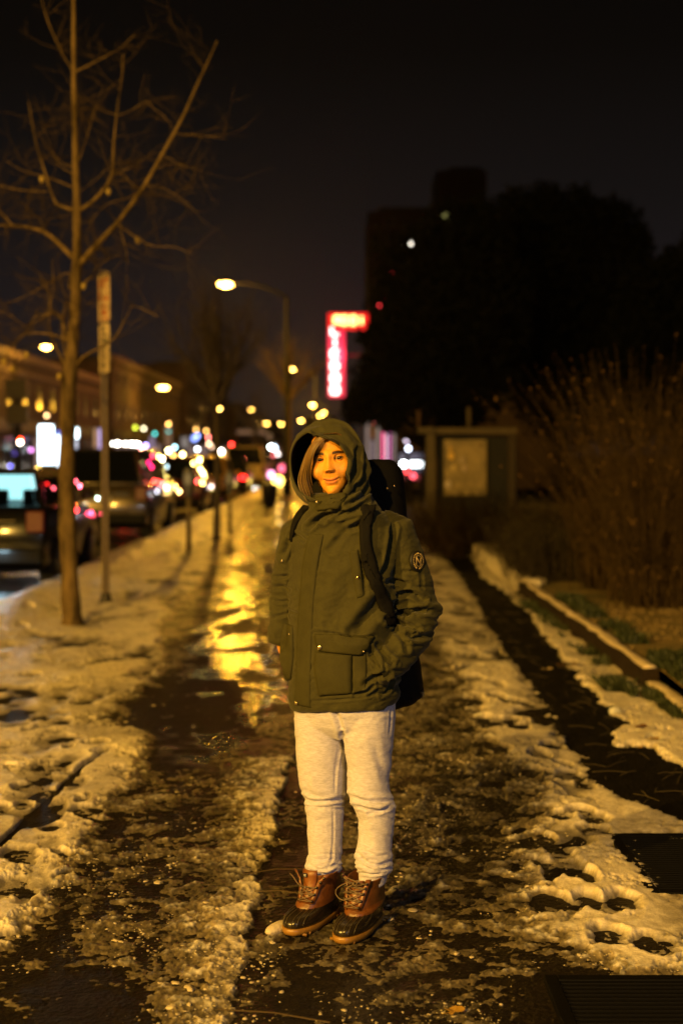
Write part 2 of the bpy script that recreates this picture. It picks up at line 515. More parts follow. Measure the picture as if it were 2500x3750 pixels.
def snow_height(X, Y):
    m, T = density(X, Y)
    w1 = fbm(X * 2.1, Y * 2.1, 3, 11); w2 = fbm(X * 2.3 + 9, Y * 2.3, 3, 12)
    xa = X + .12 * (w1 - .5); ya = Y + .12 * (w2 - .5)
    n1 = fbm(xa * 8, ya * 7.2, 4, 1)
    n2 = fbm(xa * 30 + 2 * n1, ya * 27, 3, 2)
    rg = 1 - np.abs(fbm(xa * 13, ya * 12, 3, 14) - .5) * 5
    n3 = fbm(X * 85, Y * 85, 2, 3)
    near = 1 - sstep(12, 22, Y)
    S = T * np.clip((m + 1.1 * (n1 - .5) + (.75 * (n2 - .5) + .16 * rg - .06 + .50 * (n3 - .5)) * near - .46) * 1.6, -1.0, 1.2)
    solid = sstep(.9, 1.2, m)
    pit = np.clip(fbm(xa * 4.2, ya * 2.2, 3, 18) - .56, 0, 1)
    S = S + solid * (.034 * (fbm(X * 3.2, Y * 1.9, 3, 8) - .5) - .13 * pit + .007 * (fbm(xa * 11, ya * 8, 3, 9) - .5) + .0022 * (n2 - .5))
    # bank along the kerb
    S = S + .10 * np.exp(-((X - KERB_X - .15) / .35) ** 2) * sstep(.8, 1.1, m) * (.6 + .9 * fbm(X * 1.3, Y * 1.1, 2, 21))
    # two wheel-like grooves and the dug crack
    cr = line_d(X, Y, wpoly([(-500, 3560), (0, 3105), (190, 2925), (300, 2820), (385, 2765)]))
    S = S - .09 * (1 - sstep(.006, .024, cr + .010 * (n2 - .5)))
    cr2 = line_d(X, Y, wpoly([(-300, 2860), (0, 2812), (90, 2808)]))
    S = S - .05 * (1 - sstep(.008, .025, cr2))
    for a, b, ra, rb, q in FOOT:
        g = G(a, b)
        sel = (np.abs(X - g.x) < .5) & (np.abs(Y - g.y) < .5)
        if not sel.any(): continue
        dx = X[sel] - g.x; dy = Y[sel] - g.y
        u = dx * math.cos(q) + dy * math.sin(q); v = -dx * math.sin(q) + dy * math.cos(q)
        r = np.sqrt((u / ra) ** 2 + (v / rb) ** 2) + .5 * (n1[sel] - .5) + .30 * (n2[sel] - .5)
        f_ = (1 - sstep(.62, 1.02, r)) * (.75 + .25 * (n1[sel] > .45)); S[sel] = S[sel] * (1 - f_) + (-.0025 + .010 * (n1[sel] - .5) + .010 * (n2[sel] - .5)) * f_ + .003 * np.exp(-((r - 1.12) / .14) ** 2) * (S[sel] > .012)
    return S, m, n1, n2

rows_py = np.concatenate([np.arange(1775, 1900, 5.0), np.arange(1900, 4250, 3.5)])
cols_px = np.concatenate([np.linspace(-3200, -160, 70, endpoint=False), np.arange(-160, 2660, 3.7), np.linspace(2660, 5600, 70)])
Yr = CAM_H * FPX / (rows_py - 1660)
YY = np.repeat(Yr[:, None], len(cols_px), 1)
XX = (cols_px[None, :] - 1240) / FPX * YY
S, m_, n1, n2 = snow_height(XX, YY)
# keep the snow out of the road proper and off the raised bed
S = np.where(((XX > 2.0) & (YY < 15.2)) | (XX < KERB_X - .55), -.05, S)
S = np.where((XX > 2.02) & (YY >= 15.2), np.where(m_ > .9, S + .15, -.05), S)
roadfall = np.where(XX < KERB_X - .02, -.16 * sstep(0, .4, -(XX - KERB_X)), 0)
S = S + roadfall
feetmask = np.zeros_like(S)
Z = S
V = np.stack([XX, YY, Z], -1).reshape(-1, 3)
F = grid_faces(len(rows_py), len(cols_px))
zf = Z.reshape(-1)[F]
gl = np.where(XX < KERB_X - .02, -.14, 0).reshape(-1)[F]
keep = (zf - gl).max(1) > -.003
F = F[keep][:, ::-1]
used = np.unique(F); rem = np.full(len(V), -1); rem[used] = np.arange(len(used))
sn_me = np_mesh('snow', V[used], rem[F])
# real dirtiness of the snow: thin trodden slush is brown and watery, thick snow is pale
th = sstep(.003, .026, S + .010 * (n2 - .5)); sol = sstep(.85, 1.2, m_)
dirt = fbm(XX * 6, YY * 5, 4, 44)
big = fbm(XX * 1.4, YY * 1.4, 2, 45)
clean = np.array([.86, .77, .62]); grime = np.array([.50, .41, .25]); thin = np.array([.045, .034, .020]); white = np.array([.86, .84, .80])
a = (.25 + .75 * th)[..., None]
k = np.clip(sol * (.5 + 1.0 * big) + .25 * (dirt - .4), 0, 1)[..., None]
C = thin * (1 - a) + (grime * (1 - k) + clean * k) * a
fleck = (sstep(.53, .66, n2) * sstep(.003, .012, S))[..., None] * .55 * (1 - .7 * sol)[..., None]
C = C * (1 - fleck) + white * fleck
n4 = fbm(XX * 55, YY * 48, 2, 47); C = C * (.72 + .28 * sstep(.5, 1.0, m_))[..., None]; sl_ = 1 - .75 * sol; C = C * (1 + sl_ * (1.9 * n4 - .95))[..., None]; C = np.clip(C, .008, .92)
C = C * (1 - .45 * sstep(.48, .66, dirt)[..., None] * (1 - .6 * sol[..., None]))
C4 = np.concatenate([C, np.ones(C.shape[:2] + (1,))], -1).reshape(-1, 4)[used]
at = sn_me.color_attributes.new('tone', 'FLOAT_COLOR', 'POINT')
at.data.foreach_set('color', C4.astype(np.float32).ravel())
M_snow = mat('melting snow', (.6, .5, .4), .48, attr='tone', var=.22, vscale=90, bump=.0028, bscale=120, spec=.6, rvar=.15)
b_ = M_snow.node_tree.nodes['Principled BSDF']
sno = link_mesh('snow', sn_me, M_snow)
tag(sno, 'trodden yellowish snow and slush lying over the pavement', kind='stuff')

# pavement under it
rp = np.concatenate([np.arange(1740, 1900, 8.0), np.arange(1900, 2900, 3.5), np.arange(2900, 4600, 9.0)]); cp = np.concatenate([np.linspace(-3300, -200, 30, endpoint=False), np.arange(-200, 500, 11.0), np.arange(500, 1150, 5.0), np.arange(1150, 2700, 11.0), np.linspace(2700, 5600, 30)])
Yp = CAM_H * FPX / (rp - 1660); Yp = np.concatenate([[200.0, 140.0], Yp])
Yg = np.repeat(Yp[:, None], len(cp), 1); Xg = (cp[None, :] - 1240) / FPX * Yg
Xg = np.clip(Xg, KERB_X + .12, 2.0)
zp = .005 * (fbm(Xg * 4, Yg * 4, 3, 71) - .5) + .002 * (fbm(Xg * 20, Yg * 20, 2, 72) - .5)
wet = np.clip(sstep(-.3, .15, poly_sd(Xg, Yg, WET)) + .25 * (fbm(Xg * 2, Yg * 2, 3, 73) - .3), 0, 1)
wn_ = fbm(Xg * 4.6, Yg * 3.0, 5, 74, .62); wet = np.clip(wet, 0, 1) ** .5 * sstep(.475, .515, wn_) * sstep(600, 760, 1240 + Xg / Yg * FPX + 500 * (fbm(Xg * 5, Yg * 4, 3, 78) - .5))
pm = np_mesh('pavement', np.stack([Xg, Yg, zp * (1 - .8 * wet)], -1).reshape(-1, 3), grid_faces(len(Yp), len(cp))[:, ::-1])
at = pm.color_attributes.new('wet', 'FLOAT_COLOR', 'POINT')
w4 = np.repeat(wet.reshape(-1, 1), 4, 1); w4[:, 3] = 1
at.data.foreach_set('color', w4.astype(np.float32).ravel())
M_pave = mat('wet dirty concrete', (.013, .0095, .006), .5, var=.6, vscale=16, bump=.012, bscale=48, spec=.5)
t = M_pave.node_tree; pb = t.nodes['Principled BSDF']
an = t.nodes.new('ShaderNodeAttribute'); an.attribute_name = 'wet'
mr = t.nodes.new('ShaderNodeMapRange'); mr.inputs['To Min'].default_value = .52; mr.inputs['To Max'].default_value = .09
t.links.new(an.outputs['Fac'], mr.inputs['Value']); t.links.new(mr.outputs['Result'], pb.inputs['Roughness'])
ms = t.nodes.new('ShaderNodeMapRange'); ms.inputs['To Min'].default_value = .14; ms.inputs['To Max'].default_value = .8
t.links.new(an.outputs['Fac'], ms.inputs['Value']); t.links.new(ms.outputs['Result'], pb.inputs['Specular IOR Level'])
for n in t.nodes:
    if n.type == 'BUMP':
        mr2 = t.nodes.new('ShaderNodeMapRange'); mr2.inputs['To Min'].default_value = .012; mr2.inputs['To Max'].default_value = .0016
        t.links.new(an.outputs['Fac'], mr2.inputs['Value']); t.links.new(mr2.outputs['Result'], n.inputs['Distance'])
rn = t.nodes.new('ShaderNodeTexNoise'); rn.inputs['Scale'].default_value = 9; rn.inputs['Detail'].default_value = 3; rn.inputs['Roughness'].default_value = .5
tcx = t.nodes.new('ShaderNodeTexCoord'); t.links.new(tcx.outputs['Object'], rn.inputs['Vector'])
rb2 = t.nodes.new('ShaderNodeBump'); rb2.inputs['Distance'].default_value = .010; t.links.new(rn.outputs['Fac'], rb2.inputs['Height'])
ob = [n for n in t.nodes if n.type == 'BUMP' and n != rb2][0]; t.links.new(rb2.outputs[0], ob.inputs['Normal'])
pav = link_mesh('pavement', pm, M_pave); tag(pav, 'wet dark pavement showing through the slush', kind='structure')

# kerb stones: one piece each
M_kerb = mat('kerb granite', (.14, .12, .09), .6, bump=.003, bscale=40, var=.4)
ks = MB(); ks.box((0, 0, -.02), (.15, 1.78, .26)); k0 = ks.build('kerb_stone', M_kerb, bevel=.012)
kr = tag(empty('kerb', (KERB_X + .045, 0, -.01)), 'line of kerb stones between pavement and road', kind='structure')
k0.parent = kr
for i in range(40):
    o = k0 if i == 0 else k0.copy()
    if i: COL.objects.link(o); o.parent = kr
    o.location = (0, -4 + i * 1.8, 0)

# road
M_road = mat('wet asphalt', (.016, .015, .014), .34, var=.5, vscale=.8, bump=.006, bscale=70, spec=.5, rvar=.22)
m = MB(); m.add([(-15.5, -40, -.14), (KERB_X - .04, -40, -.14), (KERB_X - .04, 700, -.14), (-15.5, 700, -.14)], [(0, 1, 2, 3)])
tag(m.build('road', M_road), 'wet asphalt road with queuing traffic', kind='structure')
m = MB(); m.add([(-60, -40, -.02), (-15.5, -40, -.02), (-15.5, 700, -.02), (-60, 700, -.02)], [(0, 1, 2, 3)])
m.add([(-15.5, -40, -.14), (-15.5, 700, -.14), (-15.5, 700, -.02), (-15.5, -40, -.02)], [(0, 1, 2, 3)])
tag(m.build('far_pavement', mat('far pavement', (.10, .085, .06), .6, var=.6, vscale=.6)), 'pavement in front of the shops across the road', kind='structure')
m = MB(); m.add([(-800, -120, -.35), (800, -120, -.35), (800, 1500, -.35), (-800, 1500, -.35)], [(0, 1, 2, 3)])
tag(m.build('ground', mat('ground', (.03, .025, .018), .9)), 'dark open ground under the city block', kind='structure')
# slush blown along the gutter
# soil strip
rp = np.arange(1760, 4300, 9.0)
Yp = CAM_H * FPX / (rp - 1660); cx = np.linspace(.3, 2.0, 110)
Yg = np.repeat(Yp[:, None], len(cx), 1); Xg = np.repeat(cx[None, :], len(Yp), 0)
dd = poly_sd(Xg, Yg, DIRT) + .05 * (fbm(Xg * 9, Yg * 9, 3, 51) - .5)
zs = np.clip(dd * .3, -.03, .012) + .022 * (fbm(Xg * 14, Yg * 14, 4, 52) - .5) * (dd > 0)
dm = np_mesh('soil', np.stack([Xg, Yg, zs], -1).reshape(-1, 3), grid_faces(len(Yp), len(cx))[:, ::-1])
M_soil = mat('wet dark soil', (.006, .0045, .003), .8, spec=.08, var=.6, vscale=25, bump=.01, bscale=60)
tag(link_mesh('soil_bed', dm, M_soil), 'strip of bare wet soil between pavement and edging', kind='structure')

# raised lawn behind the edging
rp = np.linspace(3.0, 40, 140); cx = np.concatenate([np.linspace(2.09, 5, 60), np.linspace(5.2, 30, 30)])
Yg = np.repeat(rp[:, None], len(cx), 1); Xg = np.repeat(cx[None, :], len(rp), 0)
zl = .13 + .03 * (fbm(Xg * 1.5, Yg * 1.5, 3, 61) - .5)
lm = np_mesh('lawn', np.stack([Xg, Yg, zl], -1).reshape(-1, 3), grid_faces(len(rp), len(cx)))
M_lawn = mat('flattened winter lawn', (.26, .18, .055), .85, col2=(.07, .065, .018), vscale=1.6, bump=.012, bscale=50)
tag(link_mesh('lawn', lm, M_lawn), 'raised winter lawn behind the timber edging', kind='structure')

# edging beams
M_beam = mat('weathered dark timber', (.030, .020, .010), .8, spec=.1, var=.5, vscale=6, bump=.003, bscale=40, stretch=(8, 1, 8))
ed = empty('timber_edging', (2.03, 0, 0)); tag(ed, 'low dark timber edging with snow along its top', 'edging')
M_cap = mat('thin snow on timber', (.62, .52, .36), .6, bump=.004, bscale=90)
for i, (a, b, zt) in enumerate(((5.4, 9.12, .07), (9.2, 12.3, .15), (12.36, 15.6, .15))):
    mb = MB(); mb.box((2.03, (a + b) / 2, zt / 2 - .03), (.11, b - a, zt + .06)); mb.build('beam', M_beam, ed, bevel=.01)
    if i < 3:
        rr = []
        for j in range(60):
            y = a + (b - a) * j / 59
            w = .030 + .035 * vnoise(y * 4, i * 3, 9); h = .012 + .016 * vnoise(y * 7, 3, 10)
            c = 2.03 + .02 * (vnoise(y * 3, 7, 4) - .5)
            if i == 2 and 50 < j < 56: w *= .2
            rr.append([(c - w, y, zt + .001), (c - w * .6, y, zt + h), (c + w * .6, y, zt + h * .9), (c + w, y, zt + .001)])
        mb = MB(); mb.loft(rr); mb.build('snow_cap', M_cap, ed, True)

# snow clumps and ice bits scattered through the slush
def ico(SUBD=1):
    bm = bmesh.new(); bmesh.ops.create_icosphere(bm, subdivisions=SUBD, radius=1)
    v = np.array([x.co[:] for x in bm.verts]); f = np.array([[q.index for q in p.verts] for p in bm.faces]); bm.free(); return v, f
iv, if_ = ico()
rs = np.random.RandomState(3)
def scatter(n, sampler, smin, smax, name, material, label, flat=.6, iv=iv, if_=if_, jr=(.55, 1.4)):
    X_, Y_, Zs = sampler(n)
    n = len(X_)
    s = smin * (smax / smin) ** (rs.rand(n) ** 2.2)
    sc = np.stack([s * rs.uniform(.7, 1.5, n), s * rs.uniform(.7, 1.5, n), s * rs.uniform(.5, 1.0, n) * flat], -1)
    q = rs.rand(n) * 6.28
    jit = rs.uniform(jr[0], jr[1], (n, len(iv), 1))
    v = iv[None] * jit * sc[:, None, :]
    x = v[..., 0] * np.cos(q)[:, None] - v[..., 1] * np.sin(q)[:, None]
    y = v[..., 0] * np.sin(q)[:, None] + v[..., 1] * np.cos(q)[:, None]
    v = np.stack([x + X_[:, None], y + Y_[:, None], v[..., 2] + (Zs + s * .1)[:, None]], -1).reshape(-1, 3)
    f = (if_[None] + (np.arange(n) * len(iv))[:, None, None]).reshape(-1, 3)
    me = np_mesh(name, v, f, False)
    return tag(link_mesh(name, me, material), label, kind='stuff')
def samp(n):
    n = n
    pyv = 1660 + CAM_H * FPX / rs.uniform(3.5, 9.0, n * 8) ; pyv = rs.uniform(2520, 4100, n * 8)
    pxv = rs.uniform(-100, 2600, n * 8)
    Y_ = CAM_H * FPX / (pyv - 1660); X_ = (pxv - 1240) / FPX * Y_
    h, mm, _, nn = snow_height(X_, Y_)
    clus = fbm(X_ * 3.5, Y_ * 3.5, 3, 91)
    p = np.clip((mm - .2) * 1.2, 0, .9) * np.where(mm > 1.0, .10, 1) * sstep(.42, .62, clus)
    foot = (np.abs(pxv - 1250) < 260) & (np.abs(pyv - 3420) < 90)
    ok = (rs.rand(len(X_)) < p) & (~foot) & (X_ < 1.9) & ~((pxv > 2230) & (pyv > 3050) & (pyv < 3320)) & ~((pxv > 1950) & (pyv > 3590))
    X_, Y_, h = X_[ok][:n], Y_[ok][:n], h[ok][:n]
    return X_, Y_, np.maximum(h, 0)
M_clump = mat('icy snow bits', (.46, .40, .29), .3, var=.5, vscale=6, bump=.002, bscale=200, spec=.6)
scatter(5500, samp, .0015, .008, 'snow_clumps', M_clump, 'loose icy snow crumbs scattered over the slush', .7)
def samp2(n):
    X_ = []; Y_ = []
    for px, py in ((810, 3600), (1020, 2900), (640, 3600), (560, 3220), (1880, 3190), (1950, 3210), (1890, 3230), (1600, 3420), (1060, 3470), (1930, 3260), (420, 3460), (640, 3620), (1700, 3500), (1460, 3330),
                   (270, 2700), (590, 2585), (445, 2650), (1130, 3350), (770, 3330), (1440, 3370), (2000, 3260), (730, 3660), (600, 3700)):
        g = G(px, py)
        for j in range(2):
            X_.append(g.x + rs.normal() * .03); Y_.append(g.y + rs.normal() * .04)
    X_ = np.array(X_); Y_ = np.array(Y_); h, *_ = snow_height(X_, Y_)
    return X_, Y_, np.maximum(h, 0)
scatter(0, samp2, .006, .018, 'snow_lumps', mat('broken snow lumps', (.48, .41, .28), .5, bump=.003, bscale=120), 'larger broken lumps of snow lying on the slush', .5, *ico(2), (.62, 1.36))
# the lump beside the boot toe
g = G(1045, 3420)
m = MB(); m.ball((g.x - .02, g.y + .02, .014), (.065, .026, .020), 20, 12, M=Matrix.Rotation(.9, 3, 'Z'))
lo = m.build('snow_lump', mat('packed snow', (.55, .48, .36), .5, bump=.004, bscale=90), None, True); tag(lo, 'lump of packed snow against the toe of the boot', 'snow lump')

# iron grates
M_iron = mat('wet cast iron', (.002, .0018, .0015), .6, .0, spec=.12, bump=.001, bscale=60)
def grate(x0, y0, x1, y1, label, n):
    r = empty('iron_grate', ((x0 + x1) / 2, (y0 + y1) / 2, 0)); tag(r, label, 'grate', 'iron grates set in the pavement')
    m = MB(); z = .014
    for c, d in (((x0, (y0 + y1) / 2), (.04, y1 - y0 + .04)), ((x1, (y0 + y1) / 2), (.04, y1 - y0 + .04)), (((x0 + x1) / 2, y0), (x1 - x0 - .04, .04)), (((x0 + x1) / 2, y1), (x1 - x0 - .04, .04))):
        m.box((c[0], c[1], z - .01), (d[0], d[1], .03))
    m.build('frame', M_iron, r, bevel=.003)
    m = MB(); m.box(((x0 + x1) / 2, (y0 + y1) / 2, z - .022), (x1 - x0 - .04, y1 - y0 - .04, .006)); m.build('drain_pan', mat('drain pit', (.001, .001, .001), .9, spec=.05), r)
    first = None
    for i in range(n):
        y = y0 + (y1 - y0) * (i + 1) / (n + 1)
        if first is None:
            m = MB(); m.box(((x0 + x1) / 2, y, z - .008), (x1 - x0 - .042, (y1 - y0) / n * .45, .018)); first = m.build('bar', M_iron, r, bevel=.002); y_first = y
        else:
            o = first.copy(); COL.objects.link(o); o.parent = r; o.location = (0, y - y_first, 0)
    return r
grate(1.10, 4.92, 1.98, 5.66, 'black slatted iron grate beside the soil strip', 26)
grate(.62, 3.2, 2.0, 4.10, 'black slatted iron grate crossing the bottom corner', 30)

# fallen leaves, each its own
def leaf(px, py, s, rz, col, label):
    g = G(px, py); hh, *_ = snow_height(np.array([g.x]), np.array([g.y]))
    z = max(float(hh[0]), 0) + .012
    pts = []
    for i in range(20):
        q = 2 * PI * i / 20
        rr = s * (.62 + .38 * abs(math.cos(2.5 * q)) ** .6) * (1.0 if math.cos(q) > -.7 else .7)
        pts.append(Vector((rr * math.cos(q), rr * math.sin(q) * .8, .25 * s * math.sin(3 * q) * .5)))
    Rz = Matrix.Rotation(rz, 3, 'Z'); V = [Vector((0, 0, -.004))] + [Rz @ p for p in pts]
    V2 = [v + Vector((g.x, g.y, z)) for v in V]; V3 = [v - Vector((0, 0, .0012)) for v in V2]
    n = 20
    F = [(0, 1 + i, 1 + (i + 1) % n) for i in range(n)] + [(21, 22 + (i + 1) % n, 22 + i) for i in range(n)] + [(1 + i, 22 + i, 22 + (i + 1) % n, 1 + (i + 1) % n) for i in range(n)]
    m = MB(); m.add(V2 + V3, F); st = Rz @ Vector((-s * .6, 0, 0)); m.tube([V2[0], V2[0] + st, V2[0] + st * 2], [.0012, .001, .0008], 5)
    o = m.build('fallen_leaf', col, None); tag(o, label, 'leaf', 'fallen leaves on slush and soil'); return o
ML1 = mat('yellow leaf', (.42, .24, .03), .5, var=.4, vscale=40); ML2 = mat('brown leaf', (.22, .11, .03), .55, var=.4, vscale=40)
leaf(1662, 3722, .034, .5, ML1, 'yellow fallen leaf on the wet pavement at the bottom edge')
leaf(2338, 2745, .036, 1.2, ML1, 'bright yellow fallen leaf lying on the soil strip')
leaf(2000, 2340, .04, .2, ML2, 'brown fallen leaf high up on the soil strip')
leaf(2055, 2440, .04, 2.2, ML2, 'orange brown leaf beside the snow strip edge')
leaf(2100, 2450, .035, 1.0, ML2, 'orange brown leaf touching the narrow snow strip')
leaf(2000, 2455, .05, .3, mat('pale leaf', (.5, .38, .2), .6), 'pale curled leaf in the middle of the soil')
leaf(2340, 2690, .045, .3, ML2, 'brown leaf half buried in the snow patch')
leaf(1240, 2200, .03, .1, ML2, 'small brown leaf behind the person')
leaf(2390, 2735, .03, .1, ML1, 'small yellow leaf at the edge of the snow patch')
# litter: crushed cup
g = G(2247, 2622)
m = MB(); m.loft([[(g.x + r_ * math.cos(q), g.y - .03 + h_, .03 + r_ * .8 * math.sin(q)) for q in [2 * PI * k / 16 for k in range(16)]] for r_, h_ in ((.036, 0), (.038, .006), (.034, .008), (.027, .09))])
cu = m.build('crushed_cup', mat('litter white', (.5, .5, .45), .4, var=.3), None, True); tag(cu, 'crushed pale paper cup with a blue band on the soil', 'paper cup')
m = MB(); m.tube([(g.x, g.y + .0, .03), (g.x, g.y + .022, .03)], [.0345, .0325], 16, cap=False, flat=.8); m.build('band', mat('blue print', (.04, .12, .2), .4), None); bpy.data.objects['band'].parent = cu
# twigs and straw on soil
m = MB()
for i in range(420):
    y = rs.uniform(4.5, 16); lo_ = 1.05 + (.0 if y < 9 else .1); x = rs.uniform(1.0, 1.95); 
    if poly_sd(np.array([x]), np.array([y]), DIRT)[0] < .08: continue
    q = rs.rand() * PI; L = rs.uniform(.02, .09); c = Vector((x, y, .022)); d = Vector((math.cos(q) * L, math.sin(q) * L, rs.uniform(-.004, .012)))
    m.tube([c - d, c + Vector((0, 0, .006)), c + d], .0014, 4)
tag(m.build('straw_debris', mat('dead straw', (.06, .045, .02), .7), None), 'dead straw and twigs lying on the soil strip', kind='stuff')
m = MB()
for px, py, L, q in ((1010, 3210, .12, .2), (1030, 3290, .1, -.3), (1000, 3745, .16, 2.9), (700, 2720, .1, 1.4)):
    g = G(px, py); d = Vector((math.cos(q) * L, math.sin(q) * L, .004)); m.tube([g + Vector((0, 0, .02)) - d, g + Vector((0, 0, .028)), g + Vector((0, 0, .018)) + d], .0022, 5)
tag(m.build('twig_debris', mat('wet twig', (.06, .04, .02), .5), None), 'thin wet twigs stuck in the slush', kind='stuff')

ix = np.linspace(-5.6, -3.45, 60); iy = np.linspace(13.2, 17.0, 90); IX, IY = np.meshgrid(ix, iy); iz = -.14 + .03 * (fbm(IX * 3, IY * 2, 4, 88) - .47)
tag(link_mesh('gutter_puddle', np_mesh('gutter_puddle', np.stack([IX, IY, iz], -1).reshape(-1, 3), grid_faces(90, 60)), mat('puddle with painted reflection', (.50, .60, .68), .25, var=.5, vscale=12, bump=.004, bscale=50)), 'icy water in the gutter behind the black hatchback, its pale reflection painted in', kind='stuff')  # pale blue base colour stands in for the reflection on the icy water
# ------------------------------------------------------------------ the person
Y0 = 4.68
def Wp(px, py, dy=0.0): return P(px, py, Y0 + dy)
KP = Y0 / FPX

def remesh_obj(mb, name, voxel, smooth=6, fac=.5):
    """union of all shapes in mb as one continuous skin -> (V,F)"""
    me = bpy.data.meshes.new('tmp'); me.from_pydata(mb.V, [], mb.F); me.update()
    bm = bmesh.new(); bm.from_mesh(me); bmesh.ops.recalc_face_normals(bm, faces=bm.faces[:]); bm.to_mesh(me); bm.free()
    o = bpy.data.objects.new('tmp', me); COL.objects.link(o)
    r = o.modifiers.new('r', 'REMESH'); r.mode = 'VOXEL'; r.voxel_size = voxel; r.adaptivity = 0
    if smooth:
        s = o.modifiers.new('s', 'SMOOTH'); s.factor = fac; s.iterations = smooth
    dg = bpy.context.evaluated_depsgraph_get(); dg.update()
    ev = o.evaluated_get(dg); m2 = bpy.data.meshes.new_from_object(ev)
    bpy.data.objects.remove(o); bpy.data.meshes.remove(me)
    m2.name = name
    return m2

def get_co(me):
    a = np.empty(len(me.vertices) * 3, np.float32); me.vertices.foreach_get('co', a); return a.reshape(-1, 3).astype(float)
def set_co(me, V):
    me.vertices.foreach_set('co', V.astype(np.float32).ravel()); me.update()
def get_no(me):
    a = np.empty(len(me.vertices) * 3, np.float32); me.vertices.foreach_get('normal', a); return a.reshape(-1, 3).astype(float)

def seg_d(PX, pts):
    return line_d(PX[:, 0], PX[:, 1], pts)

STK = 1.0
def strokes(me, lst, front=True, passes=1):
    """press folds: lst of (polyline px, width px, depth mm, lip) ; lip = height of the swell beside it"""
    V = get_co(me); N = get_no(me); PX = proj(V)
    w = np.clip(-N[:, 1] * 2 + .35, 0, 1)
    D = np.zeros(len(V))
    for pts, wd, dp, lip in lst:
        xs = [p[0] for p in pts]; ys = [p[1] for p in pts]; g = wd * 3
        sel = (PX[:, 0] > min(xs) - g) & (PX[:, 0] < max(xs) + g) & (PX[:, 1] > min(ys) - g) & (PX[:, 1] < max(ys) + g)
        if not sel.any(): continue
        pp = [tuple(q) for q in catmull(pts, max(6, len(pts) * 5))] if len(pts) > 2 else pts
        Q = PX[sel]
        d = line_d(Q[:, 0], Q[:, 1], pp)
        # taper towards both ends
        L0 = np.hypot(Q[:, 0] - pts[0][0], Q[:, 1] - pts[0][1]); L1 = np.hypot(Q[:, 0] - pts[-1][0], Q[:, 1] - pts[-1][1])
        tot = sum(math.hypot(pts[i + 1][0] - pts[i][0], pts[i + 1][1] - pts[i][1]) for i in range(len(pts) - 1))
        tp = np.clip(np.minimum(L0, L1) / (tot * .28 + 1e-6) + .25, 0, 1)
        D[sel] += tp * dp * STK * .001 * (-np.exp(-(d / wd) ** 2) + lip * np.exp(-((d - 1.9 * wd) / (wd * .9)) ** 2))
    V += N * (D * w)[:, None]
    set_co(me, V)

def wrinkle(me, amp, sx, sy, seed, ang=0.0, mask=None, power=1.0):
    V = get_co(me); N = get_no(me); PX = proj(V)
    ca, sa = math.cos(ang), math.sin(ang)
    u = (PX[:, 0] * ca + PX[:, 1] * sa) / sx; v = (-PX[:, 0] * sa + PX[:, 1] * ca) / sy
    wv = fbm(u * .5, v * .5, 2, seed + 9)
    n = 1 - np.abs(fbm(u + 1.5 * wv, v + 1.5 * wv, 3, seed) - .5) * 4
    n = np.clip(n, -.5, 1) ** power if power != 1.0 else n
    a = amp if mask is None else amp * mask(PX)
    V += N * (a * n * np.clip(-N[:, 1] * 2 + .6, .2, 1))[:, None]
    set_co(me, V)

def bvh_of(mes):
    V = []; F = []; n = 0
    for me in mes:
        V += [v.co[:] for v in me.vertices]; F += [tuple(i + n for i in p.vertices) for p in me.polygons]; n = len(V)
    return BVHTree.FromPolygons(V, F)

CAMV = Vector((0, 0, CAM_H))
def hit(bvh, px, py):
    d = Vector(ray(px, py)).normalized()
    loc, nrm, i, dist = bvh.ray_cast(CAMV, d)
    if loc is None: return None
    if nrm.dot(d) > 0: nrm = -nrm
    return loc, nrm

